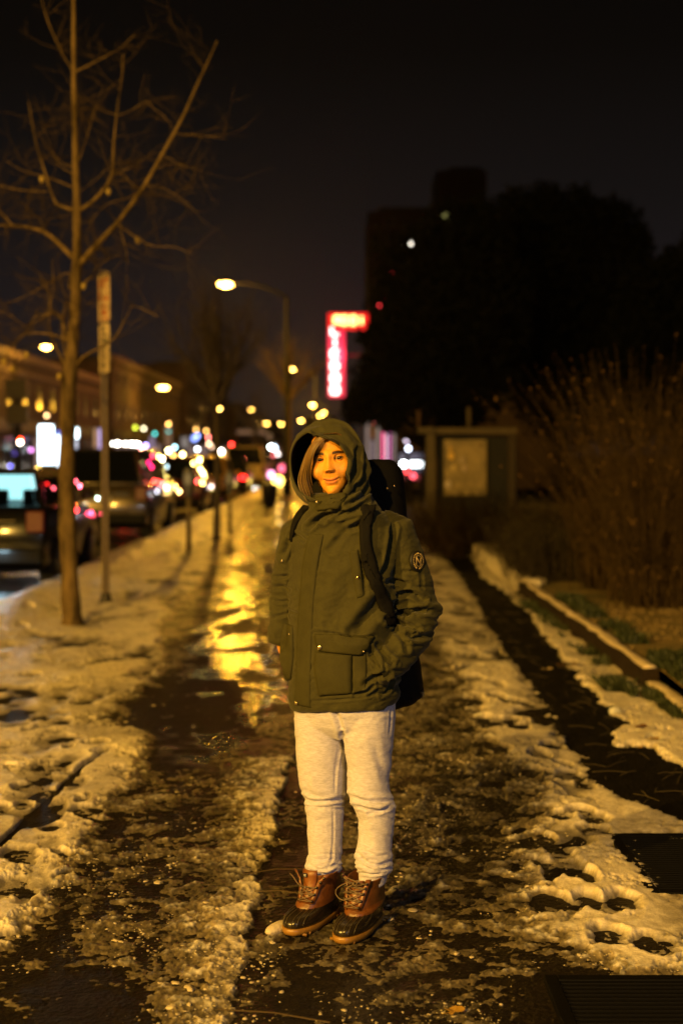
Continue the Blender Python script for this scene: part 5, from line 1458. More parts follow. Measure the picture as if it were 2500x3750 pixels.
BR = [([(288, 975), (330, 925), (367, 884), (436, 809), (517, 700), (603, 551), (672, 425), (723, 310), (769, 212), (795, 150)], .034, .006, -.3),
      ([(270, 945), (225, 900), (172, 855), (103, 832), (0, 824), (-120, 800)], .026, .010, .2),
      ([(270, 768), (230, 757), (201, 735), (166, 631), (132, 517), (115, 425), (105, 370)], .018, .005, .1),
      ([(298, 769), (356, 723), (408, 649), (416, 560), (419, 517), (428, 419), (448, 275), (452, 200)], .020, .005, -.2),
      ([(279, 260), (300, 252), (344, 230), (400, 200), (448, 172), (492, 128)], .010, .003, -.1),
      ([(266, 255), (240, 215), (218, 172), (189, 109), (166, 46), (150, -20)], .010, .003, .15),
      ([(266, 685), (189, 654), (103, 631), (60, 612), (25, 590)], .009, .003, .3), ([(172, 702), (86, 697), (0, 680), (-60, 670)], .009, .004, .2),
      ([(49, 827), (20, 795), (0, 775), (-40, 740)], .010, .004, .2), ([(166, 845), (170, 815), (195, 798), (245, 794)], .007, .003, .1), ([(160, 850), (150, 805), (125, 792), (95, 800)], .007, .003, .1),
      ([(262, 610), (235, 600), (210, 580), (195, 555)], .008, .003, .3), ([(424, 420), (380, 408), (350, 396), (300, 395)], .007, .003, -.1), ([(428, 425), (480, 405), (535, 372), (560, 395), (600, 425), (638, 470)], .007, .003, -.1),
      ([(600, 560), (560, 640), (520, 700)], .008, .004, -.3), ([(412, 640), (450, 640), (490, 680), (512, 705)], .008, .003, -.2), ([(517, 700), (470, 725), (400, 745), (350, 790), (320, 850), (325, 900)], .009, .003, -.35),
      ([(436, 809), (450, 870), (465, 930), (470, 965)], .008, .003, -.3), ([(425, 815), (500, 870), (560, 900), (640, 905), (700, 930)], .010, .003, -.4), ([(560, 620), (640, 600), (720, 620)], .007, .002, -.3), ([(530, 680), (600, 690), (680, 740), (720, 775)], .008, .002, -.3),
      ([(640, 490), (720, 495), (830, 508)], .007, .002, -.4), ([(600, 570), (680, 610), (740, 625)], .006, .002, -.3), ([(295, 1050), (340, 1005), (375, 965), (430, 930)], .008, .003, -.2), ([(300, 1060), (350, 985), (345, 930)], .008, .003, -.25),
      ([(253, 1246), (170, 1222), (86, 1228), (34, 1292), (-20, 1345)], .013, .006, .3), ([(250, 1255), (225, 1165), (190, 1148), (110, 1195), (86, 1235)], .011, .005, .35), ([(190, 1148), (130, 1160), (100, 1195), (30, 1150), (-40, 1130)], .009, .004, .3),
      ([(240, 1340), (215, 1290), (201, 1261), (185, 1210), (182, 1150), (195, 1060), (192, 950)], .014, .004, .3), ([(248, 1345), (235, 1270), (230, 1200), (235, 1140), (250, 1100)], .013, .005, .2),
      ([(282, 1338), (300, 1312), (327, 1294), (388, 1261), (421, 1237), (444, 1200), (470, 1150), (485, 1122), (520, 1130), (580, 1160)], .014, .005, -.3), ([(280, 1300), (262, 1180), (255, 1120), (230, 1060)], .012, .004, -.25),
      ([(255, 1060), (250, 1000), (160, 1050), (60, 1100), (30, 1105)], .009, .003, .2), ([(186, 1140), (175, 1050), (135, 990)], .008, .003, .25), ([(270, 640), (210, 590), (150, 440)], .007, .002, .25), ([(290, 590), (320, 500), (350, 400), (380, 310)], .008, .002, -.25),
      ([(412, 645), (500, 600), (540, 570)], .006, .002, -.3), ([(296, 700), (350, 660), (420, 600), (500, 590)], .006, .002, .2)]
for pts, ra, rb, dz in BR:
    m = MB(); pl = catmull(pts, 26); n = len(pl); mt_ = MB()
    P3 = [tp(q[0], q[1], dz * 2.2 * i / n) for i, q in enumerate(pl)]
    m.tube(P3, [ra + (rb - ra) * (i / (n - 1)) ** .8 for i in range(n)], 8)
    for k in range(7 + int(ra * 300)):
        i = tr.randint(6, n - 2); d_ = (P3[i + 1] - P3[i]).normalized(); ax = Vector((tr.gauss(0, 1), tr.gauss(0, 1), tr.gauss(0, .7)))
        twigs(mt_, P3[i], d_ * .5 + ax.normalized(), tr.uniform(.12, .55), .0036, 2 if k % 3 == 0 else 1, tr)
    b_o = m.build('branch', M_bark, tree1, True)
    mt_.build('twigs', M_twig, b_o, True)['kind'] = 'stuff'
for i, (px, py) in enumerate(((154, 655), (307, 1046), (218, 1377), (16, 1324), (98, 1298), (45, 1350), (506, 878), (398, 700))):
    c = tp(px, py, -.1); m = MB()
    m.loft([[c + Vector((r_ * math.cos(q), .4 * r_ * math.sin(q), z_)) for q in [2 * PI * k / 8 for k in range(8)]] for r_, z_ in ((.004, .03), (.022, .01), (.026, -.01), (.005, -.04))])
    m.build('leaf', mat('clinging leaf', (.24, .17, .03), .6) if i == 0 else bpy.data.materials['clinging leaf'], tree1, True)

M_dtwig = mat('dark brown twig bark', (.045, .03, .018), .8)  # one even dark brown for trunk and crown
def fan_tree(px, pybase, pyfork, pytop, spread, Y, name, label, nb_, r0_, seed, mat_=None, dens=3):
    rg = random.Random(seed); b = G(px, pybase); b = Vector((P(px, pybase, Y).x, Y, 0)); f = P(px, pyfork, Y); t = empty(name, b); tag(t, label, 'tree')
    m = MB(); m.tube([b + Vector((0, 0, -.02)), b + Vector((.01, 0, .15)), b.lerp(f, .5) + Vector((.02, 0, 0)), f], [r0_ * 1.5, r0_, r0_ * .85, r0_ * .8], 12); m.build('trunk', mat_ or M_dtwig, t, True)
    H_ = P(px, pytop, Y).z - f.z
    m = MB()
    for k in range(nb_):
        a = rg.uniform(0, 2 * PI); s = rg.random() ** .6
        d = Vector((math.cos(a) * spread * s, math.sin(a) * spread * s * .8, H_ * (1.05 - .45 * s)))
        pts = [f + Vector((d.x * q ** 1.25, d.y * q ** 1.25, d.z * q)) + Vector((rg.gauss(0, .03), rg.gauss(0, .03), 0)) * (q > 0) for q in [i / 7 for i in range(8)]]
        m.tube(pts, [r0_ * .42 * (1 - .9 * i / 7) + .003 for i in range(8)], 5)
        for j in range(dens):
            i = rg.randint(2, 6); dd = (pts[i + 1] - pts[i]).normalized()
            twigs(m, pts[i], dd + Vector((rg.gauss(0, .5), rg.gauss(0, .5), rg.gauss(0, .3))), H_ * rg.uniform(.18, .4), .010, 2, rg, .5)
    o = m.build('crown', mat_ or M_dtwig, t, True)
    return t
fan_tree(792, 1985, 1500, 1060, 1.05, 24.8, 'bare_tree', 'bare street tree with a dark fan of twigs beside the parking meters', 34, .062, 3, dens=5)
fan_tree(1056, 1800, 1480, 1230, 1.9, 62, 'bare_tree', 'blurred brown bare tree behind the tall lamp post', 26, .16, 9, mat('brown bark', (.20, .13, .06), .8), 4)
fan_tree(935, 1780, 1600, 1440, 1.6, 80, 'bare_tree', 'small far bare tree left of the tall lamp post', 18, .12, 19, mat('brown twigs', (.12, .08, .04), .8), 3)

# ------------------------------------------------------------------ sign post
M_galv = mat('galvanised post', (.30, .23, .13), .45, .5, var=.35, vscale=30, bump=.001, bscale=120)
sb = G(388, 2212); SY = sb.y
sp = empty('parking_sign', sb); tag(sp, 'tall post with two narrow parking signs beside the bare tree', 'sign post')
m = MB(); w = .030
q = [(-.038, .0), (-.030, -.012), (-.016, -.012), (-.012, .018), (.012, .018), (.016, -.012), (.030, -.012), (.038, 0), (.034, .004), (.018, .024), (-.018, .024), (-.034, .004)]
zt = P(388, 990, SY).z
Rp = Matrix.Rotation(R(20), 3, 'Z')
m.loft([[sb + Rp @ Vector((a, b, 0)) + Vector((0, 0, z)) for a, b in q] for z in (-.02, 1.2, zt)]); m.build('post', M_galv, sp)
m = MB()
for k in range(60):
    z = .25 + k * .05
    if z > zt - 1.0: break
    c = sb + Rp @ Vector((0, .0165, 0)) + Vector((0, 0, z)); m.tube([c - Rp @ Vector((0, .003, 0)), c + Rp @ Vector((0, .001, 0))], .005, 6)
m.build('bolt_holes', mat('hole', (.01, .01, .008), .9), sp)['kind'] = 'stuff'
m = MB(); m.loft([[sb + Vector((r_ * math.cos(a), r_ * math.sin(a), z)) for a in [2 * PI * k / 14 for k in range(14)]] for r_, z in ((.075, -.01), (.06, .05), (.048, .11), (.045, .115))]); m.build('base_sleeve', mat('dark sleeve', (.02, .015, .01), .6), sp, True)
def sign_plate(x0, y0, x1, y1, label, matf, marks):
    c0 = P((x0 + x1) / 2, y0, SY - .05); c1_ = P((x0 + x1) / 2, y1, SY - .05); cx = c0.x; hw = .5 * (x1 - x0) / FPX * SY / math.cos(R(58)); ang = -R(58)
    rt = Vector((math.cos(ang), math.sin(ang), 0)); nn = Vector((math.sin(ang), -math.cos(ang), 0)); cc = (c0 + c1_) / 2; hh = (c0.z - c1_.z) / 2
    outl = []
    rr = .035
    for sx_, sz_, a0 in ((1, 1, 0), (-1, 1, 90), (-1, -1, 180), (1, -1, 270)):
        for k in range(5):
            a = R(a0 + 22.5 * k); outl.append((sx_ * (hw - rr) + rr * math.cos(a), sz_ * (hh - rr) + rr * math.sin(a)))
    m = MB(); m.loft([[cc + rt * a + Vector((0, 0, b)) + nn * h for a, b in outl] for h in (0, .003)])
    o = m.build('sign_plate', matf, sp)
    for (u0, v0, u1, v1, mt) in marks:
        m = MB(); A = [cc + rt * ((u * 2 - 1) * hw) + Vector((0, 0, (1 - v * 2) * hh)) + nn * .0045 for u, v in ((u0, v0), (u1, v0), (u1, v1), (u0, v1))]
        B = [p - nn * .001 for p in A]; m.loft([B, A]); k = m.build('sign_print', mt, sp)
    return o
M_sw = mat('sign white', (.62, .46, .30), .35, var=.12, vscale=12); M_sw2 = mat('sign cream', (.64, .52, .34), .35, var=.12, vscale=12)
M_red = mat('sign red print', (.36, .08, .02), .4); M_gry = mat('sign grey print', (.12, .11, .08), .4)
sign_plate(354, 1000, 410, 1178, 'a', M_sw, [(.08, .02, .92, .10, M_sw2), (.06, .12, .52, .30, M_red), (.40, .11, .90, .17, M_red), (.06, .36, .35, .56, M_red), (.45, .50, .90, .56, M_red), (.12, .66, .60, .71, M_red), (.36, .76, .70, .86, M_red), (.10, .93, .90, .96, M_red)])
sign_plate(357, 1186, 409, 1366, 'b', M_sw2, [(.40, .06, .66, .13, M_gry), (.30, .20, .80, .25, M_gry), (.12, .28, .55, .36, M_gry), (.45, .30, .85, .40, M_gry), (.20, .45, .70, .49, M_gry), (.60, .62, .72, .70, M_gry), (.30, .80, .64, .88, M_gry)])

# parking meters
M_meter = mat('meter housing', (.05, .05, .055), .35, .4)
def meter(px, pyb, pyh0, pyh1, label):
    b = G(px, pyb); Y = b.y; r = empty('parking_meter', b); tag(r, label, 'parking meter', 'parking meters along the kerb')
    z0 = P(px, pyh1, Y).z; z1 = P(px, pyh0, Y).z
    m = MB(); m.tube([b, b + Vector((0, 0, z0))], .035, 12); m.build('pole', mat('meter pole', (.16, .12, .06), .6, .3) if 'meter pole' not in bpy.data.materials else bpy.data.materials['meter pole'], r, True)
    m = MB(); c = b + Vector((0, 0, z0)); h = z1 - z0
    m.loft([[c + Vector((a * math.copysign(abs(math.cos(q)) ** .6, math.cos(q)), .06 * math.sin(q), z * h)) for q in [2 * PI * k / 16 for k in range(16)]] for a, z in ((.04, 0), (.055, .06), (.085, .35), (.09, .65), (.085, .85), (.06, .96), (.02, 1.0))])
    m.build('meter_head', M_meter, r, True)
    m = MB(); m.box(c + Vector((-.005, -.062, h * .62)), (.11, .01, h * .34)); m.build('meter_window', mat('meter glass', (.25, .28, .40), .15) if 'meter glass' not in bpy.data.materials else bpy.data.materials['meter glass'], r, bevel=.003)
meter(692, 2030, 1712, 1822, 'parking meter on a pale pole beside the dark queue of cars')
meter(842, 1962, 1722, 1810, 'parking meter right of the second bare tree trunk')

# trash can
b = G(986, 1853); r = empty('trash_can', b); tag(r, 'black tapered trash can on the far snowy pavement', 'trash can')
Mk = mat('black bin', (.008, .008, .008), .5); sc_ = b.y / FPX
m = MB(); m.loft([[b + Vector((a * math.cos(q), a * math.sin(q), z)) for q in [2 * PI * k / 20 for k in range(20)]] for a, z in ((23 * sc_, 0), (31 * sc_, .55), (33 * sc_, .6))]); m.build('bin_body', Mk, r, True)
m = MB(); m.loft([[b + Vector((a * math.cos(q), a * math.sin(q), z)) for q in [2 * PI * k / 20 for k in range(20)]] for a, z in ((34 * sc_, .58), (35 * sc_, .62), (31 * sc_, .64), (24 * sc_, .66))]); m.build('rim', Mk, r, True)

# ------------------------------------------------------------------ cars
M_glass = mat('dark car glass', (.004, .005, .005), .04, spec=.8)
M_tyre = mat('tyre rubber', (.008, .008, .008), .8); M_rim = mat('wheel rim', (.25, .25, .25), .3, .9)
M_tail = emat('tail lamp red', (1, .03, .02), .02, (.06, .005, .005)); M_brake = emat('lit brake lamp', (1, .012, .010), 14, (.3, .01, .01))
M_chrome = mat('chrome strip', (.5, .45, .35), .15, 1.0); M_plate = mat('plate', (.35, .33, .28), .5)
M_head = emat('lit headlamp', (1, .93, .8), 60)
def car(x, y, label, paint, L=4.4, w=1.8, h=1.5, belt=.95, kind='hatch', rz=0.0, brake=False, head=False, see=False, extra=None, group='cars queuing along the kerb'):
    """rear bumper at local y=0, nose towards +y; x = centre"""
    r = empty('car', (x, y, -.14), rz); tag(r, label, 'car', group)
    def prism(prof, wf, name, mt, bevel, skip=(), parent=r):
        m = MB(); n = len(prof); V = [Vector((s * wf(p[1]) / 2, p[0], p[1])) for s in (-1, 1) for p in prof]
        F = [tuple(range(n)), tuple(range(2 * n - 1, n - 1, -1))] + [(i, n + i, n + (i + 1) % n, (i + 1) % n) for i in range(n) if i not in skip]
        m.add(V, F); return m.build(name, mt, parent, True, local=True, bevel=bevel)
    hood = belt - .05 if kind != 'van' else belt
    low = [(0.05, .30), (0.0, .50), (0.02, .72), (.10, belt), (L - 1.15 if kind != 'van' else L - .7, belt), (L - .45, hood - .12), (L - .08, hood - .3), (L, .5), (L - .06, .28), (L - .5, .2), (.5, .2)]
    body = prism(low, lambda z: w * (1 - .05 * (z < .35)), 'body', paint, .07)
    if kind == 'sedan': gp = [(.75, belt - .02), (1.35, h), (L - 2.0, h), (L - 1.2, belt - .02)]
    elif kind == 'van': gp = [(.10, belt - .02), (.28, h), (L - 1.5, h), (L - .75, belt - .02)]
    else: gp = [(.12, belt - .02), (.42, h - .03), (.9, h), (L - 1.9, h - .02), (L - 1.1, belt - .02)]
    gw = lambda z: w * (.94 - .17 * max(0, (z - belt) / (h - belt)))
    nseg = len(gp)
    skip = (0, nseg - 2) if see else ()
    if see:
        m = MB(); n = nseg
        for s in (-1, 1):
            outer = [Vector((s * gw(p[1]) / 2, p[0], p[1])) for p in gp]; inn = [v - Vector((s * .05, 0, .0)) for v in outer]
            m.loft([outer, inn])
        V = [Vector((s * gw(p[1]) / 2, p[0], p[1])) for p in gp[1:-1] for s in (-1, 1)]; V2 = [v - Vector((0, 0, .05)) for v in V]
        for i in range(len(gp) - 3): m.add([V[2 * i], V[2 * i + 1], V[2 * i + 3], V[2 * i + 2], V2[2 * i], V2[2 * i + 1], V2[2 * i + 3], V2[2 * i + 2]], [(0, 1, 2, 3), (4, 7, 6, 5), (0, 4, 5, 1), (1, 5, 6, 2), (2, 6, 7, 3), (3, 7, 4, 0)])
        m.build('roof', paint, r, False, local=True)
    else:
        prism(gp, gw, 'roof', paint, .05)
    def pane(a, b, name, mt, ins=.06, off=.012, parent=r):
        (ya, za), (yb, zb) = a, b; d = Vector((0, yb - ya, zb - za)); n = Vector((0, -d.z, d.y)).normalized()
        if n.y * (1 if ya > L / 2 else -1) < 0: n = -n
        A = Vector((0, ya, za)) + d * ins * 1.2; B = Vector((0, yb, zb)) - d * ins; wa, wb = gw(A.z) / 2 - .10, gw(B.z) / 2 - .10
        q = [A + Vector((-wa, 0, 0)), A + Vector((wa, 0, 0)), B + Vector((wb, 0, 0)), B + Vector((-wb, 0, 0))]
        m = MB(); m.loft([[p - n * .01 for p in q], [p + n * off for p in q]]); return m.build(name, mt, parent, local=True, bevel=.004)
    pane(gp[0], gp[1], 'rear_window', M_glass if not see else M_clear)
    pane(gp[-1], gp[-2], 'windscreen', M_glass if not see else M_screen_glow)
    # side windows
    ys = [gp[0][0] + .35, (gp[1][0] + gp[-2][0]) / 2 + .1, gp[-2][0] + .25]
    for s in (-1, 1):
        for i in range(2):
            y0, y1 = ys[i] + .05, ys[i + 1] - .05; zb, zt_ = belt + .03, h - .12
            q = [Vector((s * (gw(z) / 2 + .006), yy, z)) for yy, z in ((y0, zb), (y1, zb), (y1 - (.35 if i else 0), zt_), (y0 + (.12 if not i else 0), zt_))]
            m = MB(); m.loft([[p - Vector((s * .02, 0, 0)) for p in q], q]); m.build('side_window', M_glass, r, local=True)
    for sx_ in (-1, 1):
        for yy in (.78, L - .82):
            m = MB(); c = Vector((sx_ * (w / 2 - .10), yy, .32)); m.tube([c - Vector((.11, 0, 0)), c - Vector((.10, 0, 0)), c + Vector((.10, 0, 0)), c + Vector((.11, 0, 0))], [.28, .32, .32, .28], 24)
            o = m.build('wheel', M_tyre, r, True, local=True)
            m = MB(); m.tube([c + Vector((sx_ * .10, 0, 0)), c + Vector((sx_ * .118, 0, 0)), c + Vector((sx_ * .12, 0, 0))], [.20, .19, .05], 16); m.build('rim', M_rim, o, True, local=True)
        zt2 = belt - .12
        m = MB(); m.box((sx_ * (w / 2 - .13), -.012, zt2 - .06 if kind != 'van' else zt2 - .05), (.22, .06, .26 if kind != 'sedan' else .14)); m.build('tail_lamp', M_brake if brake else M_tail, r, local=True, bevel=.02)
        m = MB(); m.box((sx_ * (w / 2 - .28), L - .03, .62), (.32, .10, .14)); m.build('headlamp', M_head if head else mat('headlamp glass', (.3, .3, .3), .1) if 'headlamp glass' not in bpy.data.materials else (M_head if head else bpy.data.materials['headlamp glass']), r, local=True, bevel=.02)
        m = MB(); m.ball((sx_ * (w / 2 + .08), L - 1.55, belt + .08), (.10, .06, .07), 12, 8); m.build('mirror', paint, r, True, local=True)
    m = MB(); m.box((0, -.02, belt - .30), (.50, .03, .13)); m.build('number_plate', M_plate, r, local=True, bevel=.005)
    m = MB(); m.box((0, -.012, belt - .17), (w * .6, .05, .035)); m.build('chrome_strip', M_chrome, r, local=True, bevel=.008)
    m = MB(); m.box((0, -.03, .42), (w * .96, .10, .18)); m.build('bumper', M_bump, r, local=True, bevel=.03)
    m = MB(); m.box((0, L + .0, .42), (w * .94, .10, .18)); m.build('bumper', M_bump, r, local=True, bevel=.03)
    if see:
        for s in (-1, 0, 1):
            m = MB(); m.box((s * .46, 1.35, belt + .10), (.27, .10, .17)); m.build('headrest', M_seat, r, local=True, bevel=.03)
        m = MB(); m.box((0, 1.3, belt - .12), (w * .8, .18, .3)); m.build('rear_seat', M_seat, r, local=True, bevel=.04)
        m = MB(); m.tube([(.1, .09, belt + .02), (-.1, .2, belt + .16), (.25, .30, belt + .26)], .012, 6); m.build('wiper', M_seat, r, local=True)
    return r
CAR_OBJ = []
M_bump = mat('bumper plastic', (.004, .004, .004), .6, spec=.12)
M_seat = mat('seat fabric', (.01, .012, .012), .9)
M_clear = mat('clear rear glass', (.8, .95, .95), .02, trans=1.0); M_clear.node_tree.nodes['Principled BSDF'].inputs['IOR'].default_value = 1.02
M_screen_glow = emat('windscreen with painted glow', (.45, .88, .9), 1.5)  # windscreen glows by itself, in place of light from ahead
P_black = mat('black car paint', (.004, .004, .005), .2, .0, coat=.5, spec=.3); P_silver = mat('beige silver car paint', (.08, .062, .035), .26, .55, coat=1.0)
P_red = mat('dark red car paint', (.10, .018, .010), .2, .3, coat=1.0); P_yel = mat('yellow taxi paint', (.55, .30, .03), .3, coat=.8); P_white = mat('cream van paint', (.52, .38, .20), .4, coat=.5)
P_grey = mat('grey car paint', (.05, .05, .05), .2, .4, coat=1.0)
CAR_OBJ.append(car(-4.48, 17.4, 'black hatchback with a cyan glow through its rear window, nearest the bare tree', P_black, L=4.0, h=1.50, belt=1.03, see=True))
CAR_OBJ.append(car(-4.62, 27.4, 'beige silver minivan with a dark rear window behind the sign post', P_silver, L=4.7, w=1.9, h=1.78, belt=1.08, kind='van'))
CAR_OBJ.append(car(-4.50, 37.5, 'dark red hatchback ahead of the silver minivan', P_red, L=4.2, h=1.60, brake=False))
CAR_OBJ.append(car(-4.45, 46.0, 'yellow roofed taxi ahead of the dark red hatchback', P_yel, L=4.6, h=1.62, kind='hatch'))
CAR_OBJ.append(car(-4.40, 54.0, 'black car with lit brake lamps behind the parking meter', P_black, L=4.5, h=1.5, kind='sedan', brake=True))
CAR_OBJ.append(car(-4.2, 63.0, 'cream coloured van ahead of the queue near the trash can', P_white, L=5.0, w=2.0, h=2.0, belt=1.15, kind='van'))
car(-8.0, 24.5, 'black car in the middle lane above the cyan lit hatchback', P_black, L=4.5, h=1.62)
car(-7.9, 47.0, 'grey car with lit brake lamps in the middle lane', P_grey, L=4.5, h=1.5, kind='sedan', brake=True)
car(-7.8, 66.0, 'red car with lit brake lamps in the middle lane', P_red, L=4.5, h=1.5, kind='sedan', brake=True)
car(-5.6, 84.0, 'oncoming car with glaring headlamps beside the cream van', P_grey, L=4.5, h=1.5, kind='sedan', head=True, rz=PI)
car(-11.5, 62.0, 'oncoming car with headlamps lit in the far lane', P_grey, L=4.5, h=1.5, kind='sedan', head=True, rz=PI)
car(-11.3, 120.0, 'distant oncoming car with headlamps lit in the far lane', P_grey, L=4.5, h=1.5, kind='sedan', head=True, rz=PI)
# icy water beside the near car, brightened by an added unseen light
rl = bpy.data.lights.new('puddle_fill_light', 'AREA'); rl.energy = 11; rl.color = (.55, .85, 1); rl.size = .12
ro = bpy.data.objects.new('puddle_fill_light', rl); COL.objects.link(ro); ro.location = (-4.1, 17.28, .42); ro.rotation_euler = (R(-40), 0, 0)

# glare spots: small lamps standing along the street, a few in place of reflections
def spot(px, py, Y, col, s, r_, label, cat='lamp', name='post_lamp', rz_=None, group='small coloured lamps and signals along the street'):
    c = P(px, py, Y); b = Vector((c.x, Y, -.1 if c.x < KERB_X else 0)); q = empty(name, b); tag(q, label, cat, group)
    m = MB()
    if c.z > .3: m.tube([b, c - Vector((0, 0, r_ * .8))], .03, 6); m.build('post', M_pole, q)
    key = 'glow %.2f %.2f %.2f %.1f' % (col + (s,))
    mt = bpy.data.materials.get(key) or emat(key, col, s)
    m = MB(); m.ball(c, (r_, r_, r_ if rz_ is None else rz_), 12, 8); m.build('bulb', mt, q, True)
    m = MB(); m.tube([c + Vector((0, 0, (rz_ or r_))), c + Vector((0, 0, (rz_ or r_) + .05))], [r_ * 1.1, r_ * .3], 10); m.build('cap', M_pole, q, True)
WH = (1., .93, .8); YE = (1., .62, .12); OR = (1., .5, .12); RD = (1., .04, .04); PK = (1., .08, .22); BL = (.12, .2, 1.); CY = (.45, .9, 1.); TE = (.04, .45, .42); GY = (.65, .75, .05); VI = (.45, .35, 1.); GN = (.2, .7, .5)
CARS = [(17.4, 21.4), (27.4, 32.1), (37.5, 41.7), (46.0, 50.6), (54.0, 58.5), (63.0, 68.0)]
def side_glint(px, py, col, s):  # glowing balls added on car sides, standing in for reflected glints and lights
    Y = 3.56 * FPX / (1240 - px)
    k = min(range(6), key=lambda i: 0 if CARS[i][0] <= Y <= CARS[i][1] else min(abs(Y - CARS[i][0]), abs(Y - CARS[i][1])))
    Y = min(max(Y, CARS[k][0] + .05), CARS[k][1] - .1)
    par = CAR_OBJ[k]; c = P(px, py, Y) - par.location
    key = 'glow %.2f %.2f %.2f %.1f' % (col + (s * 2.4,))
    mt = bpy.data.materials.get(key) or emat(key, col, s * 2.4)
    m = MB(); q = .030 * Y / 25; m.ball(c, (q * .6, q, q), 10, 8); m.build('side_glint', mt, par, True, local=True)
